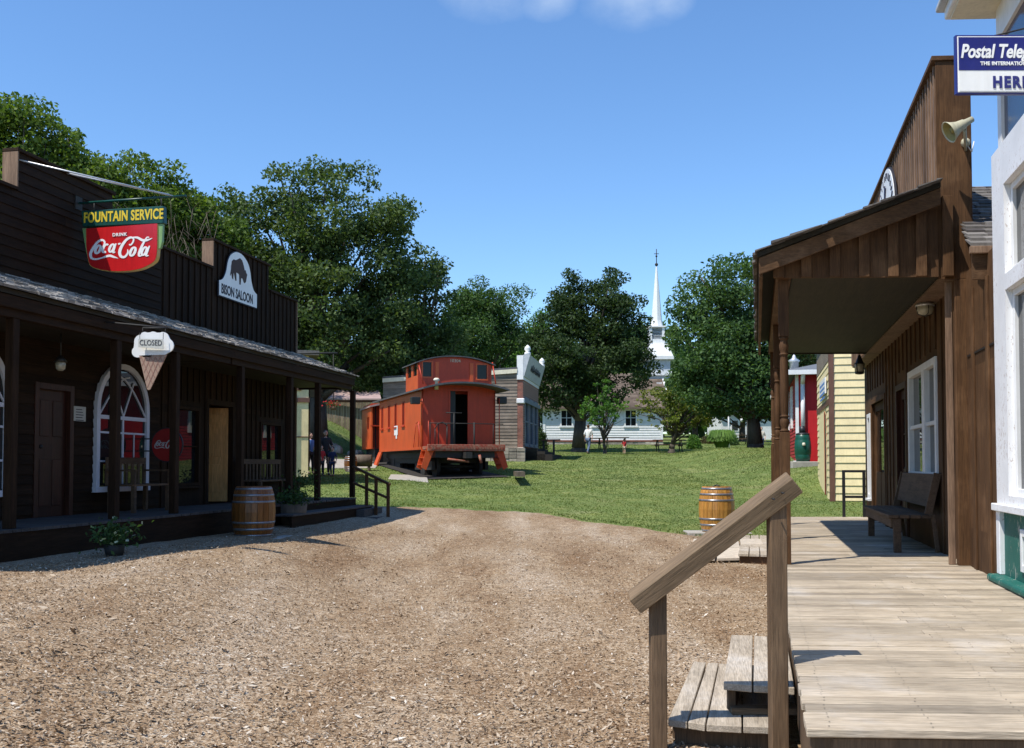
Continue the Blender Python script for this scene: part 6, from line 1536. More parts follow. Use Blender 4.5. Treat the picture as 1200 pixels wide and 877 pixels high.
# barn
BF = Frame((at(934.5, 545, 35.).x, 35.), (.235, 1)); zg3 = gz(BF.o.x, BF.o.y); zbe = BF.hy(940, 438.5, 0)[1]; zbr = BF.hy(930, 423.5, 3.)[1]
bl_ = 17.
ba = root_at(BF, 'red_barn', 'red clapboard building with white windows and grey roof behind the yellow building', 'building', 3, 5, zg3)
bw_ = [(YY, YY + .8, BF.hx(p, 494, 0)[1], BF.hx(p, 453, 0)[1]) for p, YY in ((929, BF.yx(930.2, 0)), (925, BF.yx(926.2, 0)), (921.5, BF.yx(922.8, 0)), (919, BF.yx(919.8, 0)))]
zlo = min(o[2] for o in bw_); bw_ = [(a, b, zg3 + 1.35, zg3 + 2.95) for a, b, _, _ in bw_]
clap(BF, 0, .1, bl_, zg3 + .1, zbe, 'barn_siding_red', ba, expo=.13, side=-1, ops=[(a - .02, b + .02, c, d) for a, b, c, d in bw_])
MB(BF).box(.001, 9, .001, bl_, zg3 - .4, zbe).build('wall', 'barn_red', ba)
for a, b, c, d in bw_:
    mb = MB(BF); mb.box(-.07, 0, a, a + .12, c, d); mb.box(-.07, 0, b - .12, b, c, d); mb.box(-.07, 0, a + .12, b - .12, d - .12, d); mb.box(-.07, 0, a + .12, b - .12, c, c + .12); w = mb.build('window', 'white', ba); MB(BF).box(-.03, -.02, a + .1, b - .1, c + .1, d - .1).build('pane', 'cream', w)
mb = MB(BF); mb.box(-.05, .06, -.05, .08, zg3 - .2, zbe); mb.build('corner_board', 'white', ba)
MB(BF).box(-.12, -.03, .0, bl_, zg3 - .1, zg3 + .1).build('base_board', 'white', ba)
mb = MB(BF); ov = .45
mb.hexa([(-ov, -ov, zbe - .02), (9, -ov, zbe - .02), (9, 3.5, zbr), (1.9, 3.5, zbr)], [(-ov, -ov, zbe + .1), (9, -ov, zbe + .1), (9, 3.5, zbr + .1), (1.9, 3.5, zbr + .1)])
mb.hexa([(-ov, -ov, zbe - .02), (1.9, 3.5, zbr), (1.9, bl_ - 3, zbr), (-ov, bl_, zbe - .02)], [(-ov, -ov, zbe + .1), (1.9, 3.5, zbr + .1), (1.9, bl_ - 3, zbr + .1), (-ov, bl_, zbe + .1)])
mb.build('roof', 'asphalt_shingle', ba)
mb = MB(BF); mb.box(-ov - .1, 9, -ov - .12, -ov - .005, zbe - .06, zbe + .1); mb.box(-ov - .12, -ov - .005, -ov - .1, bl_, zbe - .06, zbe + .1); mb.build('gutter', 'white', ba)
MB(BF).lathe((BF.hy(930.5, 422, 1.6)[0], 1.6, zbr - .55), [(.16, 0), (.16, .35), (.22, .42), (.08, .52), (.05, .62), (.01, .66)], 12).build('roof_vent', 'galv', ba)
xd_ = BF.hy(941, 490, -.1)[0]; zbt = BF.hy(941, 509, -.1)[1]
mb = MB(BF); mb.tube((xd_, -.1, zbt), (xd_, -.1, zbe - .35), .075, n=10); mb.tube((xd_, -.1, zbe - .35), (xd_, -.45, zbe - .02), .075, n=10); mb.build('downspout', 'white', ba)
gp = at(941, 541, 34.2); gb = thing('rain_barrel', 'dark green rain barrel under the white downspout of the red building', 'rain barrel', (gp.x, gp.y, gp.z))
hb = at(941, 508, 34.2).z - gp.z; rb_ = 9 / FPX * 34.2
MB().lathe((gp.x, gp.y, gp.z), [(rb_ * .85, 0), (rb_ * .95, hb * .12), (rb_ * 1.0, hb * .22), (rb_ * .97, hb * .24), (rb_ * 1.04, hb * .27), (rb_ * 1.06, hb * .5), (rb_ * 1.0, hb * .73), (rb_ * .95, hb * .75), (rb_ * .97, hb * .8), (rb_ * .85, hb * .95), (rb_ * .8, hb * .96)], 24).build('barrel_body', 'barrel_green', gb)
MB().lathe((gp.x, gp.y, gp.z + hb * .94), [(rb_ * .86, 0), (rb_ * .88, .05), (rb_ * .5, .08)], 20).build('lid', 'black_metal', gb)
MB().tube((gp.x, gp.y, gp.z + hb), (gp.x - .02, gp.y, gp.z + hb + .25), .12, .09, 12).build('spout_adapter', 'black_metal', gb)
MB().lathe((gp.x - .05, gp.y - rb_ * 1.05, gp.z + hb * .6), [(.05, -.05), (.06, .0), (.04, .06)], 8).build('badge', 'cream', gb)
MB().box(gp.x - .5, gp.x + .75, gp.y - .4, gp.y + .4, gp.z - .25, gp.z - .002).build('plinth', 'concrete', gb, bev=.02)
# distant white house + flagpole on the right
hd_ = thing('distant_house', 'white house glimpsed under the big tree on the right', 'house', (at(865, 500, 100).x, 100, gz(23, 100)))
a = at(845, 500, 100); MB().box(a.x, a.x + 5.5, 100, 107, 3.5, at(860, 484, 100).z).build('wall', 'white_siding', hd_); zz = at(860, 484, 100).z
mb = MB(); mb.hexa([(a.x - .4, 99.5, zz), (a.x + 5.9, 99.5, zz), (a.x + 5.9, 103.5, zz + 2), (a.x - .4, 103.5, zz + 2)], [(a.x - .4, 99.5, zz + .15), (a.x + 5.9, 99.5, zz + .15), (a.x + 5.9, 103.5, zz + 2.15), (a.x - .4, 103.5, zz + 2.15)]); mb.build('roof', 'asphalt_shingle', hd_)
for k in range(2): w = MB().box(a.x + 1 + k * 2, a.x + 1.8 + k * 2, 99.94, 99.99, zz - 1.9, zz - .7).build('window', 'white', hd_); MB().box(a.x + 1.1 + k * 2, a.x + 1.7 + k * 2, 99.92, 99.935, zz - 1.8, zz - .8).build('pane', 'glass_dim', w)
fp = at(854, 507, 62); fl = thing('white_pole', 'slim white pole beside the clump of tall grass', 'pole', (fp.x, fp.y, gz(fp.x, fp.y)))
MB().tube((fp.x, fp.y, gz(fp.x, fp.y) - .1), (fp.x, fp.y, at(854, 470, 62).z), .06, .045, 8).build('shaft', 'white', fl); MB().ball((fp.x, fp.y, at(854, 469.5, 62).z), .08, 8, 6).build('ball_top', 'white', fl)
lp = at(876, 510, 66); lf = thing('lamp_post', 'dark lamp post with twin white globes under the big tree on the right', 'lamp post', (lp.x, lp.y, gz(lp.x, lp.y)))
zt__ = at(876, 494, 66).z; mb = MB(); mb.tube((lp.x, lp.y, gz(lp.x, lp.y) - .1), (lp.x, lp.y, zt__), .06, .05, 8); mb.tube((lp.x - .35, lp.y, zt__), (lp.x + .25, lp.y, zt__), .04, n=6); mb.build('pole', 'dark_iron', lf)
for q in (-.35, .25): MB().ball((lp.x + q, lp.y, zt__ + .1), .15, 10, 7).build('globe', 'white', lf)
# picnic tables
def picnic(px, py, w, label, group='picnic tables on the lawn'):
    g = gpt(px, py); z = gz(*g); t = thing('picnic_table', label, 'picnic table', (g[0], g[1], z), 0, group); x, y = g
    mb = MB(); 
    for i in range(5): mb.box(x - w / 2, x + w / 2, y - .36 + i * .148, y - .23 + i * .148, z + .71, z + .75)
    mb.build('tabletop', 'bench_wood', t)
    for s in (-.68, .55): mb = MB(); mb.box(x - w / 2, x + w / 2, y + s, y + s + .24, z + .42, z + .46); mb.build('bench_seat', 'bench_wood', t)
    for s in (-1, 1):
        xx = x + s * (w / 2 - .25); mb = MB(); mb.beam((xx, y - .6, z - .05), (xx, y - .2, z + .71), .05, .09); mb.beam((xx, y + .6, z - .05), (xx, y + .2, z + .71), .05, .09); mb.box(xx - .03, xx + .03, y - .68, y + .79, z + .36, z + .419); mb.build('leg', 'dark_iron', t)
picnic(784, 530, 1.9, 'dark picnic table at the foot of the low spreading tree'); picnic(760, 527, 1.8, 'dark picnic table in front of the church wall right of the child in red') if False else None
picnic(866, 521, 1.8, 'dark picnic table just right of the tall grass clump'); picnic(645 + 45, 527, 1.9, 'dark picnic table in the shade behind the man in white shirt')
picnic(722, 525.5, 1.7, 'dark picnic table behind the slim young tree and the child')
# bits by the hill
r0p = at(405, 505, 47)
rk = thing('rock_pile', 'small heap of pale and reddish rocks on the left lawn slope', 'rocks', (r0p.x, r0p.y, gz(r0p.x, r0p.y)))
mb = MB()
for k in range(9): x = r0p.x + rnd.uniform(-.9, .7); y = r0p.y + rnd.uniform(-.3, .3); mb.ball((x, y, gz(x, y) + .1), (rnd.uniform(.12, .3), .2, rnd.uniform(.12, .32)), 7, 5)
for i in range(len(mb.sm)): mb.sm[i] = False
mb.build('rock', 'stone', rk)
bq = at(411, 537, 39); barrel('small pale barrel in tree shade left of the orange caboose', (bq.x, bq.y, gz(bq.x, bq.y)), .26, .62)
lg = at(424, 541, 39.5); lo = thing('log_planter', 'dark log trough on short legs beside the pale barrel', 'log planter', (lg.x, lg.y, gz(lg.x, lg.y)))
mb = MB(); z_ = gz(lg.x, lg.y); mb.tube((lg.x - .38, lg.y, z_ + .42), (lg.x + .4, lg.y, z_ + .42), .24, n=14); mb.build('trough', 'log_wood', lo)
for s in (-.3, .25): MB().box(lg.x + s, lg.x + s + .08, lg.y - .15, lg.y + .15, z_ - .05, z_ + .22).build('leg', 'log_wood', lo)
c = LF.hx(390, 470, XF - .1); wp = Vector(LF.w((XF - .1, c[0], c[1])))
c = at(391, 475, 30); 
flowers('hanging_basket', 'small basket of red flowers hanging beyond the saloon porch', 'hanging basket', (c.x, c.y, c.z - .15), .10, .10, .26, .16, 90, petals=('petal', 80))
hk = MB(); hk.tube((c.x, c.y, c.z), (c.x - .02, c.y, c.z + 1.6), .012, n=5); hk.tube((c.x - 1.6, c.y + .1, c.z + 1.6), (c.x + .1, c.y, c.z + 1.6), .03, n=6); o = hk.build('basket_hook', 'dark_iron', root=((c.x, c.y, c.z), 0)); tag(o, 'dark iron arm carrying the red flower basket', 'hook')
hk2 = MB(); hk2.tube((c.x - 1.6, c.y + .1, gz(c.x - 1.6, c.y) - .1), (c.x - 1.6, c.y + .1, c.z + 1.7), .05, n=8); o = hk2.build('lamp_pole', 'dark_iron', root=((c.x - 1.6, c.y, 0), 0)) ; tag(o, 'dark iron pole behind the saloon porch posts holding the basket arm', 'pole')
# ================================================================== TREES
def leaves_obj(name, P, s0, s1, mat, parent, up=.5, asp=.55):
    V, Fq = scatter_quads(np.asarray(P), s0, s1, up, asp, .12); return addmesh(name, mesh_np(name, V, Fq, MAT[mat]), parent)
def tree(name, label, px, py, d, lobes, n, mat, leaf=.17, tr=.25, group=None, seed=1, crad=.75, cat='tree', per=240, dens=1.0, z0=None, thick=1.0, crown_low=None):
    g = np.random.default_rng(seed); b = at(px, 545, d); gzb = gz(b.x, d) if z0 is None else z0
    t = thing(name, label, cat, (b.x, d, gzb), 0, group)
    L = []
    for (cx, cy, rx, ry) in lobes:
        c = at(cx, cy, d + g.uniform(-.6, .6)); L.append((np.array(c), rx / FPX * d, ry / FPX * d))
    vol = np.array([a * a * b_ for _, a, b_ in L]) ** .8; vol /= vol.sum(); C = []; Rr = []
    for (c, rx, rz), v in zip(L, vol):
        k = max(3, int(n * v)); u = g.normal(size=(k, 3)); u /= np.linalg.norm(u, axis=1)[:, None]
        r = .42 + .56 * g.random(k) ** .6
        C.append(c + u * r[:, None] * np.array([rx, rx * thick, rz])); Rr.append(g.uniform(.6, 1.25, k) * crad * min(1, min(rx, rz) / 1.6))
    C = np.concatenate(C); Rr = np.concatenate(Rr)
    if crown_low is not None: m = C[:, 2] > at(px, crown_low, d).z; C, Rr = C[m], Rr[m]
    P = []
    for c, r in zip(C, Rr):
        k = int(per * (r / crad) ** 2 * g.uniform(.6, 1.3)); u = g.normal(size=(k, 3)); u /= np.linalg.norm(u, axis=1)[:, None]
        rad = r * (.35 + .75 * g.random(k) ** .7); P.append(c + u * rad[:, None] * np.array([1.15, 1.15, .72]))
    P = np.concatenate(P)
    leaves_obj('crown', P, leaf * .65, leaf * 1.35, mat, t)
    mb = MB(); top = C.mean(0); H = C[:, 2].max() - gzb
    lean = (top[:2] - np.array([b.x, d])) ; tp = Vector((b.x + lean[0] * .6, d + lean[1] * .6, gzb + H * .62)); root = Vector((b.x, d, gzb - .3))
    pts = [root, Vector((b.x, d, gzb + .25)), root.lerp(tp, .3) + Vector((g.uniform(-.1, .1), 0, 0)), root.lerp(tp, .62) + Vector((g.uniform(-.2, .2), 0, 0)), tp]
    mb.path(pts, [tr * 1.5, tr * 1.05, tr * .85, tr * .6, tr * .28], 10); mb.build('trunk', 'bark', t)
    mb = MB(); idx = g.permutation(len(C))[:min(34, len(C))]
    for i in idx:
        c = Vector(C[i]); f = min(.95, max(.28, (c.z - gzb) / H * .75)); s = root.lerp(tp, f); mid = s.lerp(c, .5) + Vector((g.uniform(-.3, .3), g.uniform(-.3, .3), g.uniform(.0, .4))); r0 = tr * g.uniform(.2, .4); mb.path([s, mid, c], [r0, r0 * .6, r0 * .2], 6)
    mb.build('limb', 'bark', t)
    return t
GL = 'trees on the slope behind the left shops'
tree('broadleaf_tree', 'leafy green tree at the top left corner above the parlor false front', 20, 500, 38, [(25, 174, 60, 52), (-35, 186, 50, 60), (30, 138, 34, 22), (65, 170, 30, 28), (10, 215, 60, 40)], 110, 'leaf_hill', .20, .3, GL, 1, .8)
tree('broadleaf_tree', 'rounded green tree behind the sign poles, second from the left edge', 110, 500, 39, [(100, 205, 45, 45), (85, 180, 35, 30), (130, 235, 48, 38), (90, 260, 50, 40)], 90, 'leaf_hill', .20, .28, GL, 2, .75)
tree('broadleaf_tree', 'green tree directly above and behind the soda fountain sign', 175, 500, 41, [(160, 225, 40, 40), (185, 235, 38, 45), (200, 260, 42, 45), (150, 260, 40, 40)], 85, 'leaf_hill', .20, .28, GL, 3, .75)
tree('broadleaf_tree', 'yellowish green tree between the soda sign and the saloon sign', 235, 500, 43, [(220, 262, 38, 36), (246, 272, 36, 40), (210, 300, 45, 35)], 90, 'leaf_hill', .20, .25, GL, 4, .7)
tree('large_oak', 'largest dark green oak towering behind the saloon and caboose', 372, 520, 47, [(290, 262, 40, 38), (262, 285, 38, 35), (262, 250, 30, 32), (285, 240, 30, 26), (330, 225, 38, 32), (370, 215, 42, 28), (415, 222, 38, 30), (395, 262, 60, 45), (445, 250, 42, 34), (440, 300, 52, 50), (330, 290, 65, 55), (370, 350, 80, 60), (300, 340, 55, 50), (450, 360, 55, 50), (400, 410, 85, 45), (330, 400, 60, 40)], 300, 'leaf_oak', .20, .5, None, 5, .82, per=270, crown_low=448)
tree('oak_tree', 'mid green oak to the right of the largest oak above the caboose', 487, 520, 50, [(495, 315, 30, 28), (480, 345, 38, 42), (508, 350, 24, 40), (470, 390, 50, 40), (505, 395, 40, 40), (480, 425, 50, 25)], 130, 'leaf_oak', .19, .3, None, 6, .72, crown_low=452)
tree('distant_tree', 'darker rounded tree further back above the brick store', 570, 520, 82, [(572, 355, 36, 30), (545, 365, 25, 32), (595, 365, 22, 38), (570, 395, 46, 34), (535, 400, 30, 34), (600, 405, 20, 30)], 130, 'leaf_mid', .24, .35, None, 7, 1.05, per=260)
tree('distant_tree', 'brighter low tree glimpsed just left of the dark maple', 632, 520, 88, [(628, 420, 22, 40), (640, 400, 20, 35), (618, 440, 20, 25)], 40, 'leaf_bright', .24, .2, None, 8, .9)
tree('dark_maple', 'dense dark maple with thick trunk in front of the church', 678, 526, 61, [(708, 328, 20, 24), (722, 345, 22, 26), (662, 338, 18, 22), (668, 358, 28, 26), (695, 370, 50, 36), (645, 378, 24, 34), (740, 378, 24, 32), (636, 412, 24, 32), (690, 412, 60, 40), (745, 412, 24, 30), (660, 445, 46, 30), (722, 446, 42, 22), (640, 468, 24, 20), (690, 472, 46, 16)], 280, 'leaf_dark', .20, .42, None, 9, .75, per=250)
tree('young_tree', 'slim young bright green tree near the man on the lawn', 709, 534, 56, [(710, 457, 16, 14), (698, 475, 19, 16), (718, 472, 17, 15), (690, 486, 14, 11), (725, 487, 13, 10), (706, 490, 18, 12)], 80, 'leaf_bright', .17, .10, None, 10, .42, per=130)
tree('big_maple', 'broad green maple rising beside the right porch roof', 886, 532, 50, [(845, 335, 32, 28), (870, 325, 30, 25), (815, 355, 28, 34), (805, 385, 24, 28), (850, 370, 45, 42), (890, 350, 40, 45), (830, 410, 44, 38), (880, 410, 48, 48), (845, 455, 52, 34), (900, 455, 60, 42), (940, 400, 50, 60), (865, 478, 36, 16), (815, 455, 26, 26)], 300, 'leaf_maple', .19, .36, None, 11, .8, per=260)
tree('crab_tree', 'low spreading olive green crab tree in front of the church corner', 787, 528, 56.5, [(800, 466, 28, 18), (772, 472, 28, 18), (827, 478, 26, 19), (757, 484, 16, 12), (800, 488, 40, 15), (842, 485, 12, 13), (785, 500, 30, 8)], 150, 'leaf_crab', .17, .18, None, 12, .5, per=170)
GB = 'background trees behind the lawn'
for k, (px, py, d, rx, ry, mt, lab) in enumerate([
    (400, 445, 72, 70, 30, 'leaf_dark', 'dark shady tree mass beyond the plank fence'), (300, 430, 66, 80, 40, 'leaf_dark', 'dark tree hidden mostly behind the saloon'),
    (480, 440, 80, 60, 34, 'leaf_dark', 'dark tree directly behind the caboose roof'), (545, 440, 95, 50, 30, 'leaf_dark', 'dark tree behind the roof of the grey clapboard store'),
    (815, 450, 92, 45, 40, 'leaf_mid', 'tree filling the gap right of the steeple'), (870, 450, 88, 55, 42, 'leaf_dark', 'dark tree behind the white pole'), (940, 440, 75, 70, 45, 'leaf_dark', 'dark tree above the red building roof')]):
    tree('background_tree', lab, px, 520, d, [(px - rx * .4, py, rx * .6, ry * .8), (px + rx * .4, py, rx * .6, ry * .8), (px, py - ry * .3, rx * .7, ry * .8), (px, py + ry * .5, rx, ry * .5)], 90, mt, .3, .3, GB, 30 + k, 1.1, per=170)
# far wood
n = 60000; g = np.random.default_rng(77)
ang = g.uniform(-.62, .62, n); dd_ = g.uniform(118, 150, n); X = np.tan(ang) * dd_; top = 11 + 2.5 * np.sin(X * .12) + 1.5 * np.sin(X * .37 + 1)
Z = ground(X, dd_) + top * g.random(n) ** .7
V, Fq = scatter_quads(np.stack([X, dd_, Z], 1), .7, 1.3, .5, .7, .1); tag(addmesh('far_wood', mesh_np('far_wood', V, Fq, MAT['leaf_mid'])), kind='stuff')
# bushes
def bush(name, label, px, py, d, rx, ry, mat, n=2500, leaf=.12):
    c = at(px, py, d); z = gz(c.x, d); b = thing(name, label, 'bush', (c.x, d, z)); a, h = rx / FPX * d, ry / FPX * d
    u = rng.normal(size=(n, 3)); u /= np.linalg.norm(u, axis=1)[:, None]; u[:, 2] = np.abs(u[:, 2]); P = np.array([c.x, d, z]) + u * (.6 + .4 * rng.random(n))[:, None] * np.array([a, a, 2 * h]) * (1 + .12 * np.sin(u[:, 0:1] * 9 + u[:, 1:2] * 7))
    leaves_obj('foliage', P, leaf * .6, leaf * 1.3, mat, b); mb = MB()
    for k in range(6): an = k; mb.tube((c.x, d, z - .05), (c.x + a * .5 * math.cos(an), d + a * .5 * math.sin(an), z + h * 1.2), .03, .01, 5)
    mb.build('stem', 'bark', b)
bush('round_shrub', 'small rounded green shrub left of the tall grass clump', 813, 515, 66, 9, 8, 'leaf_bright')
bush('low_shrub', 'low bronze shrub behind the lawn right of the crab tree', 832, 512, 78, 12, 5, 'leaf_bronze'); bush('low_shrub', 'dark low shrub beside the white pole', 852, 512, 74, 14, 8, 'leaf_mid'); bush('low_shrub', 'dark evergreen shrub between the brick store and church', 633, 520, 66, 9, 12, 'leaf_dark')
# ornamental grass
c = at(846, 522, 60); zz = gz(c.x, 60); og = thing('ornamental_grass', 'fountain shaped clump of tall bright grass', 'ornamental grass', (c.x, 60, zz))
n = 2600; a = rng.uniform(0, 2 * math.pi, n); sp = rng.uniform(.05, .95, n) ** .8; hgt = 1.35 * rng.uniform(.7, 1.1, n); w = .014; V = []
bx, by = c.x + .25 * sp * np.cos(a), 60 + .25 * sp * np.sin(a)
segs = [(0, 0), (.35, .55), (.75, .95), (1.05, .85)]
F_ = []
Vl = []
for (o_, zf) in segs:
    x = bx + sp * o_ * .75 * np.cos(a); y = by + sp * o_ * .75 * np.sin(a); z = zz + hgt * zf * (1 - .25 * sp * (o_ > .9))
    Vl.append(np.stack([x - w * np.sin(a), y + w * np.cos(a), z], 1)); Vl.append(np.stack([x + w * np.sin(a), y - w * np.cos(a), z], 1))
V = np.stack(Vl, 1).reshape(-1, 3); base = np.arange(n)[:, None] * 8; q = np.array([[0, 1, 3, 2], [2, 3, 5, 4], [4, 5, 7, 6]]); Fq = (base[:, :, None] + q[None]).reshape(-1, 4)
addmesh('blades', mesh_np('blades', V, Fq, MAT['leaf_grass']), og)
# dead twigs above the shops
tw = thing('bare_shrub', 'greyish bare twiggy shrub showing behind the soda fountain sign', 'shrub', (at(215, 300, 36).x, 36, gz(at(215, 300, 36).x, 36)))
mb = MB(); g = random.Random(4)
for k in range(70):
    a = at(g.uniform(100, 250), g.uniform(270, 330), g.uniform(34.5, 36)); b = a + Vector((g.uniform(-.5, .5), g.uniform(-.3, .3), g.uniform(.4, 1.3))); c = b + Vector((g.uniform(-.4, .4), g.uniform(-.2, .2), g.uniform(.0, .4))); mb.path([a, b, c], [.012, .008, .003], 4)
mb.build('twig', 'log_wood', tw)
# ================================================================== PEOPLE
def skin_mesh(verts, edges, radii, subsurf=1):
    me = bpy.data.meshes.new('sk'); me.from_pydata([tuple(v) for v in verts], edges, []); o = bpy.data.objects.new('sk', me); link(o)
    m = o.modifiers.new('s', 'SKIN'); m.use_smooth_shade = True
    lay = me.skin_vertices[0] if me.skin_vertices else None
    if lay is None:
        bm = __import__('bmesh').new(); bm.from_mesh(me); bm.verts.layers.skin.verify(); bm.to_mesh(me); bm.free(); lay = me.skin_vertices[0]
    for i, r in enumerate(radii): lay.data[i].radius = (r, r) if not isinstance(r, tuple) else r; lay.data[i].use_root = (i == 0)
    s = o.modifiers.new('ss', 'SUBSURF'); s.levels = subsurf; s.render_levels = subsurf
    dg = bpy.context.evaluated_depsgraph_get(); dg.update(); r = bpy.data.meshes.new_from_object(o.evaluated_get(dg)); bpy.data.objects.remove(o); return r
def person(label, px, d, H, shirt, pants, hair='hair_dark', face=0, stride=.1, shorts=False, short_sleeve=True, z=None, lean=0):
    c = at(px, 545, d); x, y = c.x, d; z = gz(x, y) if z is None else z; k = H / 1.75
    if H < 1.3: hk, lk = 1.2, .92
    else: hk, lk = 1, 1
    J = dict(pel=(0, 0, .93 * lk), waist=(0, 0, 1.08), chest=(0, -.01, 1.30), neckb=(0, 0, 1.45), neck=(0, .01, 1.53), shL=(.17, 0, 1.41), shR=(-.17, 0, 1.41), elL=(.25, .04, 1.14), elR=(-.25, -.06, 1.14), wrL=(.27, -.10, .91), wrR=(-.27, .06, .91),
             hpL=(.09, 0, .88 * lk), hpR=(-.09, 0, .88 * lk), knL=(.10, -stride * 1.1, .49 * lk), knR=(-.10, stride * .2, .49 * lk), anL=(.10, -stride, .09), anR=(-.10, stride * 1.6, .11), toL=(.11, -stride - .15, .035), toR=(-.11, stride * 1.6 - .14, .035))
    rad = dict(pel=.115, waist=.115, chest=.125, neckb=.07, neck=.052, shL=.06, shR=.06, elL=.04, elR=.04, wrL=.027, wrR=.027, hpL=.085, hpR=.085, knL=.055, knR=.055, anL=.038, anR=.038, toL=.035, toR=.035)
    E = [('pel', 'waist'), ('waist', 'chest'), ('chest', 'neckb'), ('neckb', 'neck'), ('chest', 'shL'), ('chest', 'shR'), ('shL', 'elL'), ('elL', 'wrL'), ('shR', 'elR'), ('elR', 'wrR'), ('pel', 'hpL'), ('pel', 'hpR'), ('hpL', 'knL'), ('knL', 'anL'), ('hpR', 'knR'), ('knR', 'anR'), ('anL', 'toL'), ('anR', 'toR')]
    cf, sf = math.cos(face), math.sin(face)
    def T(p, kk=k): X, Y, Z = p[0] * kk, (p[1] - lean * max(0, p[2] - .9)) * kk, p[2] * kk; return (x + X * cf - Y * sf, y + X * sf + Y * cf, z + Z)
    def sk(names, grow, edges, names_r=None):
        ix = {n_: i for i, n_ in enumerate(names)}; return skin_mesh([T(J[n_]) for n_ in names], [(ix[a], ix[b]) for a, b in edges if a in ix and b in ix], [(rad[n_] + grow) * k for n_ in names])
    p = thing('person', label, 'person', (x, y, z))
    body = sk(list(J), 0, E); bm = __import__('bmesh').new(); bm.from_mesh(body)
    # head, hands joined in
    mb = MB(); hc = (0, .0, 1.65); hr = (.078 * hk, .098 * hk, .118 * hk)
    t2 = MB(); t2.ball((0, 0, 0), 1, 14, 10)
    def addball(dst, c_, r_):
        m_ = MB(); m_.ball((0, 0, 0), 1, 12, 8); b0 = len(dst.v); dst.v += [T((c_[0] + v[0] * r_[0], c_[1] + v[1] * r_[1], c_[2] + v[2] * r_[2])) for v in m_.v]; dst.f += [tuple(b0 + i for i in f) for f in m_.f]; dst.sm += m_.sm
    hd_m = MB(); addball(hd_m, hc, hr); addball(hd_m, (0, -.10 * hk, 1.64), (.014, .022, .022)); addball(hd_m, (0, -.075, 1.575), (.035, .03, .03)); addball(hd_m, (.08 * hk, .01, 1.645), (.012, .02, .03)); addball(hd_m, (-.08 * hk, .01, 1.645), (.012, .02, .03))
    for s, wn in ((1, 'wrL'), (-1, 'wrR')):
        w_ = J[wn]; pc_ = (w_[0] + .005 * s, w_[1] - .01, w_[2] - .06); addball(hd_m, pc_, (.022, .042, .055))
        for q in range(4):
            f0 = (pc_[0], pc_[1] - .03 + q * .02, pc_[2] - .04); L_ = (.065, .078, .072, .055)[q]; f1 = (f0[0] - s * .012, f0[1], f0[2] - L_ * .6); f2 = (f0[0] - s * .03, f0[1], f0[2] - L_); hd_m.tube(T(f0), T(f1), .009 * k, .008 * k, 6); hd_m.tube(T(f1), T(f2), .008 * k, .006 * k, 6)
        hd_m.tube(T((pc_[0], pc_[1] - .035, pc_[2] + .01)), T((pc_[0] - s * .015, pc_[1] - .065, pc_[2] - .03)), .011 * k, .008 * k, 6)
    hm = bpy.data.meshes.new('h'); hm.from_pydata(hd_m.v, [], hd_m.f); hm.polygons.foreach_set('use_smooth', [True] * len(hm.polygons)); bm.from_mesh(hm)
    body.clear_geometry() if False else None
    out_ = bpy.data.meshes.new('body'); bm.to_mesh(out_); bm.free(); out_.polygons.foreach_set('use_smooth', [True] * len(out_.polygons)); out_.materials.append(MAT['skin']); addmesh('body', out_, p)
    J['hem'] = (0, 0, .86 * lk); rad['hem'] = .12
    top = ['waist', 'chest', 'neckb', 'shL', 'shR', 'elL', 'elR', 'pel'] + ([] if short_sleeve else ['wrL', 'wrR'])
    m1 = sk(['waist'] + [t for t in top if t != 'waist'], .016, E); m1.materials.append(MAT[shirt]); addmesh('shirt', m1, p)
    lg_ = ['pel', 'hpL', 'hpR', 'knL', 'knR'] + ([] if shorts else ['anL', 'anR']); m2 = sk(lg_, .014, E); m2.materials.append(MAT[pants]); addmesh('trousers', m2, p)
    sh = MB()
    for a, b in (('anL', 'toL'), ('anR', 'toR')): mid = [(u + v) / 2 for u, v in zip(J[a], J[b])]; addball(sh, (mid[0], mid[1] - .01, .045), (.05, .13, .05))
    sh.build('shoe', 'shoe', p)
    ha = MB(); addball(ha, (0, .018 * hk, 1.68 if hk == 1 else 1.69), (.086 * hk, .100 * hk, .105 * hk)); ha.build('hair', hair, p); return p
person('person walking on the lawn in white shirt and blue jeans', 689.5, 57, 1.68, 'cloth_white', 'cloth_jeans', 'hair_brown', R_(150), .22)
person('small child in red shirt and pale shorts walking on the lawn', 731.5, 55.5, .84, 'cloth_red', 'cloth_khaki', 'hair_brown', R_(170), .12, shorts=True)
person('adult in dark clothes standing in shade beyond the saloon porch', 381.5, 36.9, 1.68, 'cloth_dark', 'cloth_dark', 'hair_dark', R_(20), .06)
person('child in navy clothes standing beside the dark clothed adult', 389.5, 36.4, 1.08, 'cloth_navy', 'cloth_navy', 'hair_dark', R_(-10), .05)
person('child in dull red top between the porch posts in shade', 376.5, 36.2, 1.12, 'cloth_red', 'cloth_dark', 'hair_dark', R_(40), .05)
person('person in light blue shirt half hidden by the pale yellow building', 363.5, 37.4, 1.55, 'cloth_blue', 'cloth_dark', 'hair_dark', R_(60), .05)
person('person in white top standing under the big maple, left one of the pair', 888.5, 60, 1.5, 'cloth_white', 'cloth_navy', 'hair_dark', R_(10), .05)
person('person in pale pink top standing under the big maple, right one of the pair', 892.6, 60.6, 1.55, 'curtain', 'cloth_navy', 'hair_dark', R_(-20), .05)
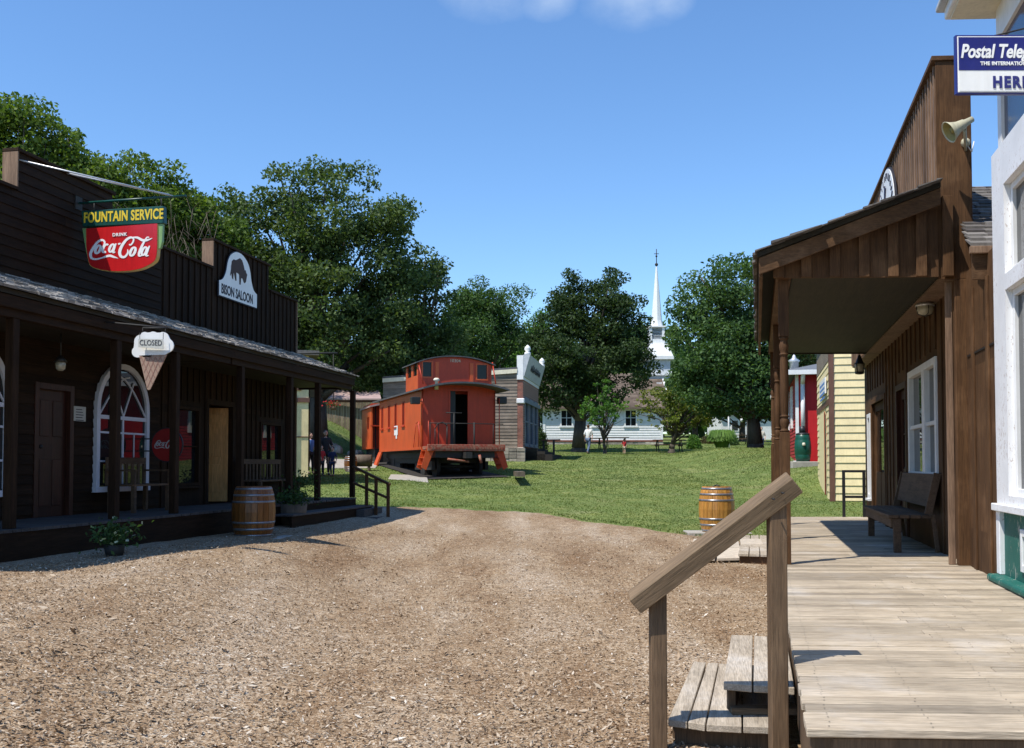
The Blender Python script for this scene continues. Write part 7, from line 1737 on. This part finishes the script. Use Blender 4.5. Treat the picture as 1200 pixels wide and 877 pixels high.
# ================================================================== CAMERA, LIGHT, WORLD
cam = bpy.data.cameras.new('camera'); co_ = bpy.data.objects.new('camera', cam); link(co_)
cam.sensor_width = 36; cam.sensor_fit = 'HORIZONTAL'; cam.lens = 36 * FPX / 1200; cam.shift_y = SH; cam.clip_end = 2000; cam.clip_start = .05
co_.location = (0, 0, CAMZ); co_.rotation_euler = (R_(90) + PITCH, 0, 0); scene.camera = co_
SD = Vector((.46, .36, -1)).normalized()
sl_ = bpy.data.lights.new('sun', 'SUN'); sl_.energy = 5.0; sl_.angle = R_(.53); sl_.color = (1, .95, .87); so_ = bpy.data.objects.new('sun', sl_); link(so_); so_.rotation_euler = SD.to_track_quat('-Z', 'Y').to_euler(); so_.location = (-20, -20, 40)
w = bpy.data.worlds.new('World'); scene.world = w; w.use_nodes = True; nt = w.node_tree; nt.nodes.clear()
out = nt.nodes.new('ShaderNodeOutputWorld'); bg = nt.nodes.new('ShaderNodeBackground'); sky = nt.nodes.new('ShaderNodeTexSky'); sky.sky_type = 'NISHITA'; sky.sun_disc = False
sky.sun_elevation = math.asin(-SD.z); sky.sun_rotation = math.atan2(-SD.x, -SD.y); sky.altitude = 800; sky.air_density = 1.15; sky.dust_density = .15; sky.ozone_density = 2.2
hs_ = N(nt, 'ShaderNodeHueSaturation'); hs_.inputs['Saturation'].default_value = 1.1; nt.links.new(sky.outputs[0], hs_.inputs['Color'])
# thin high cloud wisps
tc = N(nt, 'ShaderNodeTexCoord'); mp = N(nt, 'ShaderNodeMapping'); mp.inputs['Scale'].default_value = (9, 9, 14); nt.links.new(tc.outputs['Generated'], mp.inputs[0])
nz = noise(nt, mp.outputs[0], 1.3, 8, .6)
tot = None
for (px_, py_, rad_) in ((575, -18, .075), (640, -2, .045), (745, -8, .075), (780, 2, .04)):
    dv = ray(px_, py_).normalized(); sb_ = N(nt, 'ShaderNodeVectorMath', operation='SUBTRACT'); nt.links.new(tc.outputs['Generated'], sb_.inputs[0]); sb_.inputs[1].default_value = dv
    m2 = N(nt, 'ShaderNodeVectorMath', operation='MULTIPLY'); nt.links.new(sb_.outputs[0], m2.inputs[0]); m2.inputs[1].default_value = (1, 1, 1.7)
    ln = N(nt, 'ShaderNodeVectorMath', operation='LENGTH'); nt.links.new(m2.outputs[0], ln.inputs[0])
    mr = N(nt, 'ShaderNodeMapRange'); mr.inputs[1].default_value = 0; mr.inputs[2].default_value = rad_; mr.inputs[3].default_value = 1; mr.inputs[4].default_value = 0; nt.links.new(ln.outputs['Value'], mr.inputs[0])
    if tot is None: tot = mr.outputs[0]
    else: mxn = N(nt, 'ShaderNodeMath', operation='MAXIMUM'); nt.links.new(tot, mxn.inputs[0]); nt.links.new(mr.outputs[0], mxn.inputs[1]); tot = mxn.outputs[0]
ad = N(nt, 'ShaderNodeMath', operation='MULTIPLY'); nt.links.new(tot, ad.inputs[0]); nt.links.new(nz.outputs[0], ad.inputs[1])
r = ramp(nt, [(.12, (0, 0, 0)), (.55, (.42,) * 3)]); nt.links.new(ad.outputs[0], r.inputs[0])
tint = mixc(nt, hs_.outputs[0], (.88, 1.02, 1.16), 1, 'MULTIPLY')
c = mixc(nt, tint, (5.2, 5.9, 6.6), r.outputs[0]); nt.links.new(c, bg.inputs[0]); bg.inputs[1].default_value = .15; nt.links.new(bg.outputs[0], out.inputs[0])
vs = scene.view_settings; vs.view_transform = 'Standard'; vs.look = 'None'; vs.exposure = .25; vs.gamma = 1; vs.use_curve_mapping = False
scene.render.engine = 'CYCLES'; cy = scene.cycles; cy.use_denoising = True; cy.max_bounces = 6; cy.diffuse_bounces = 3; cy.glossy_bounces = 3; cy.transmission_bounces = 3; cy.transparent_max_bounces = 4; cy.sample_clamp_indirect = 8
for o in list(scene.objects):
    if o.type == 'EMPTY' and not o.children and 'label' in o: bpy.data.objects.remove(o)
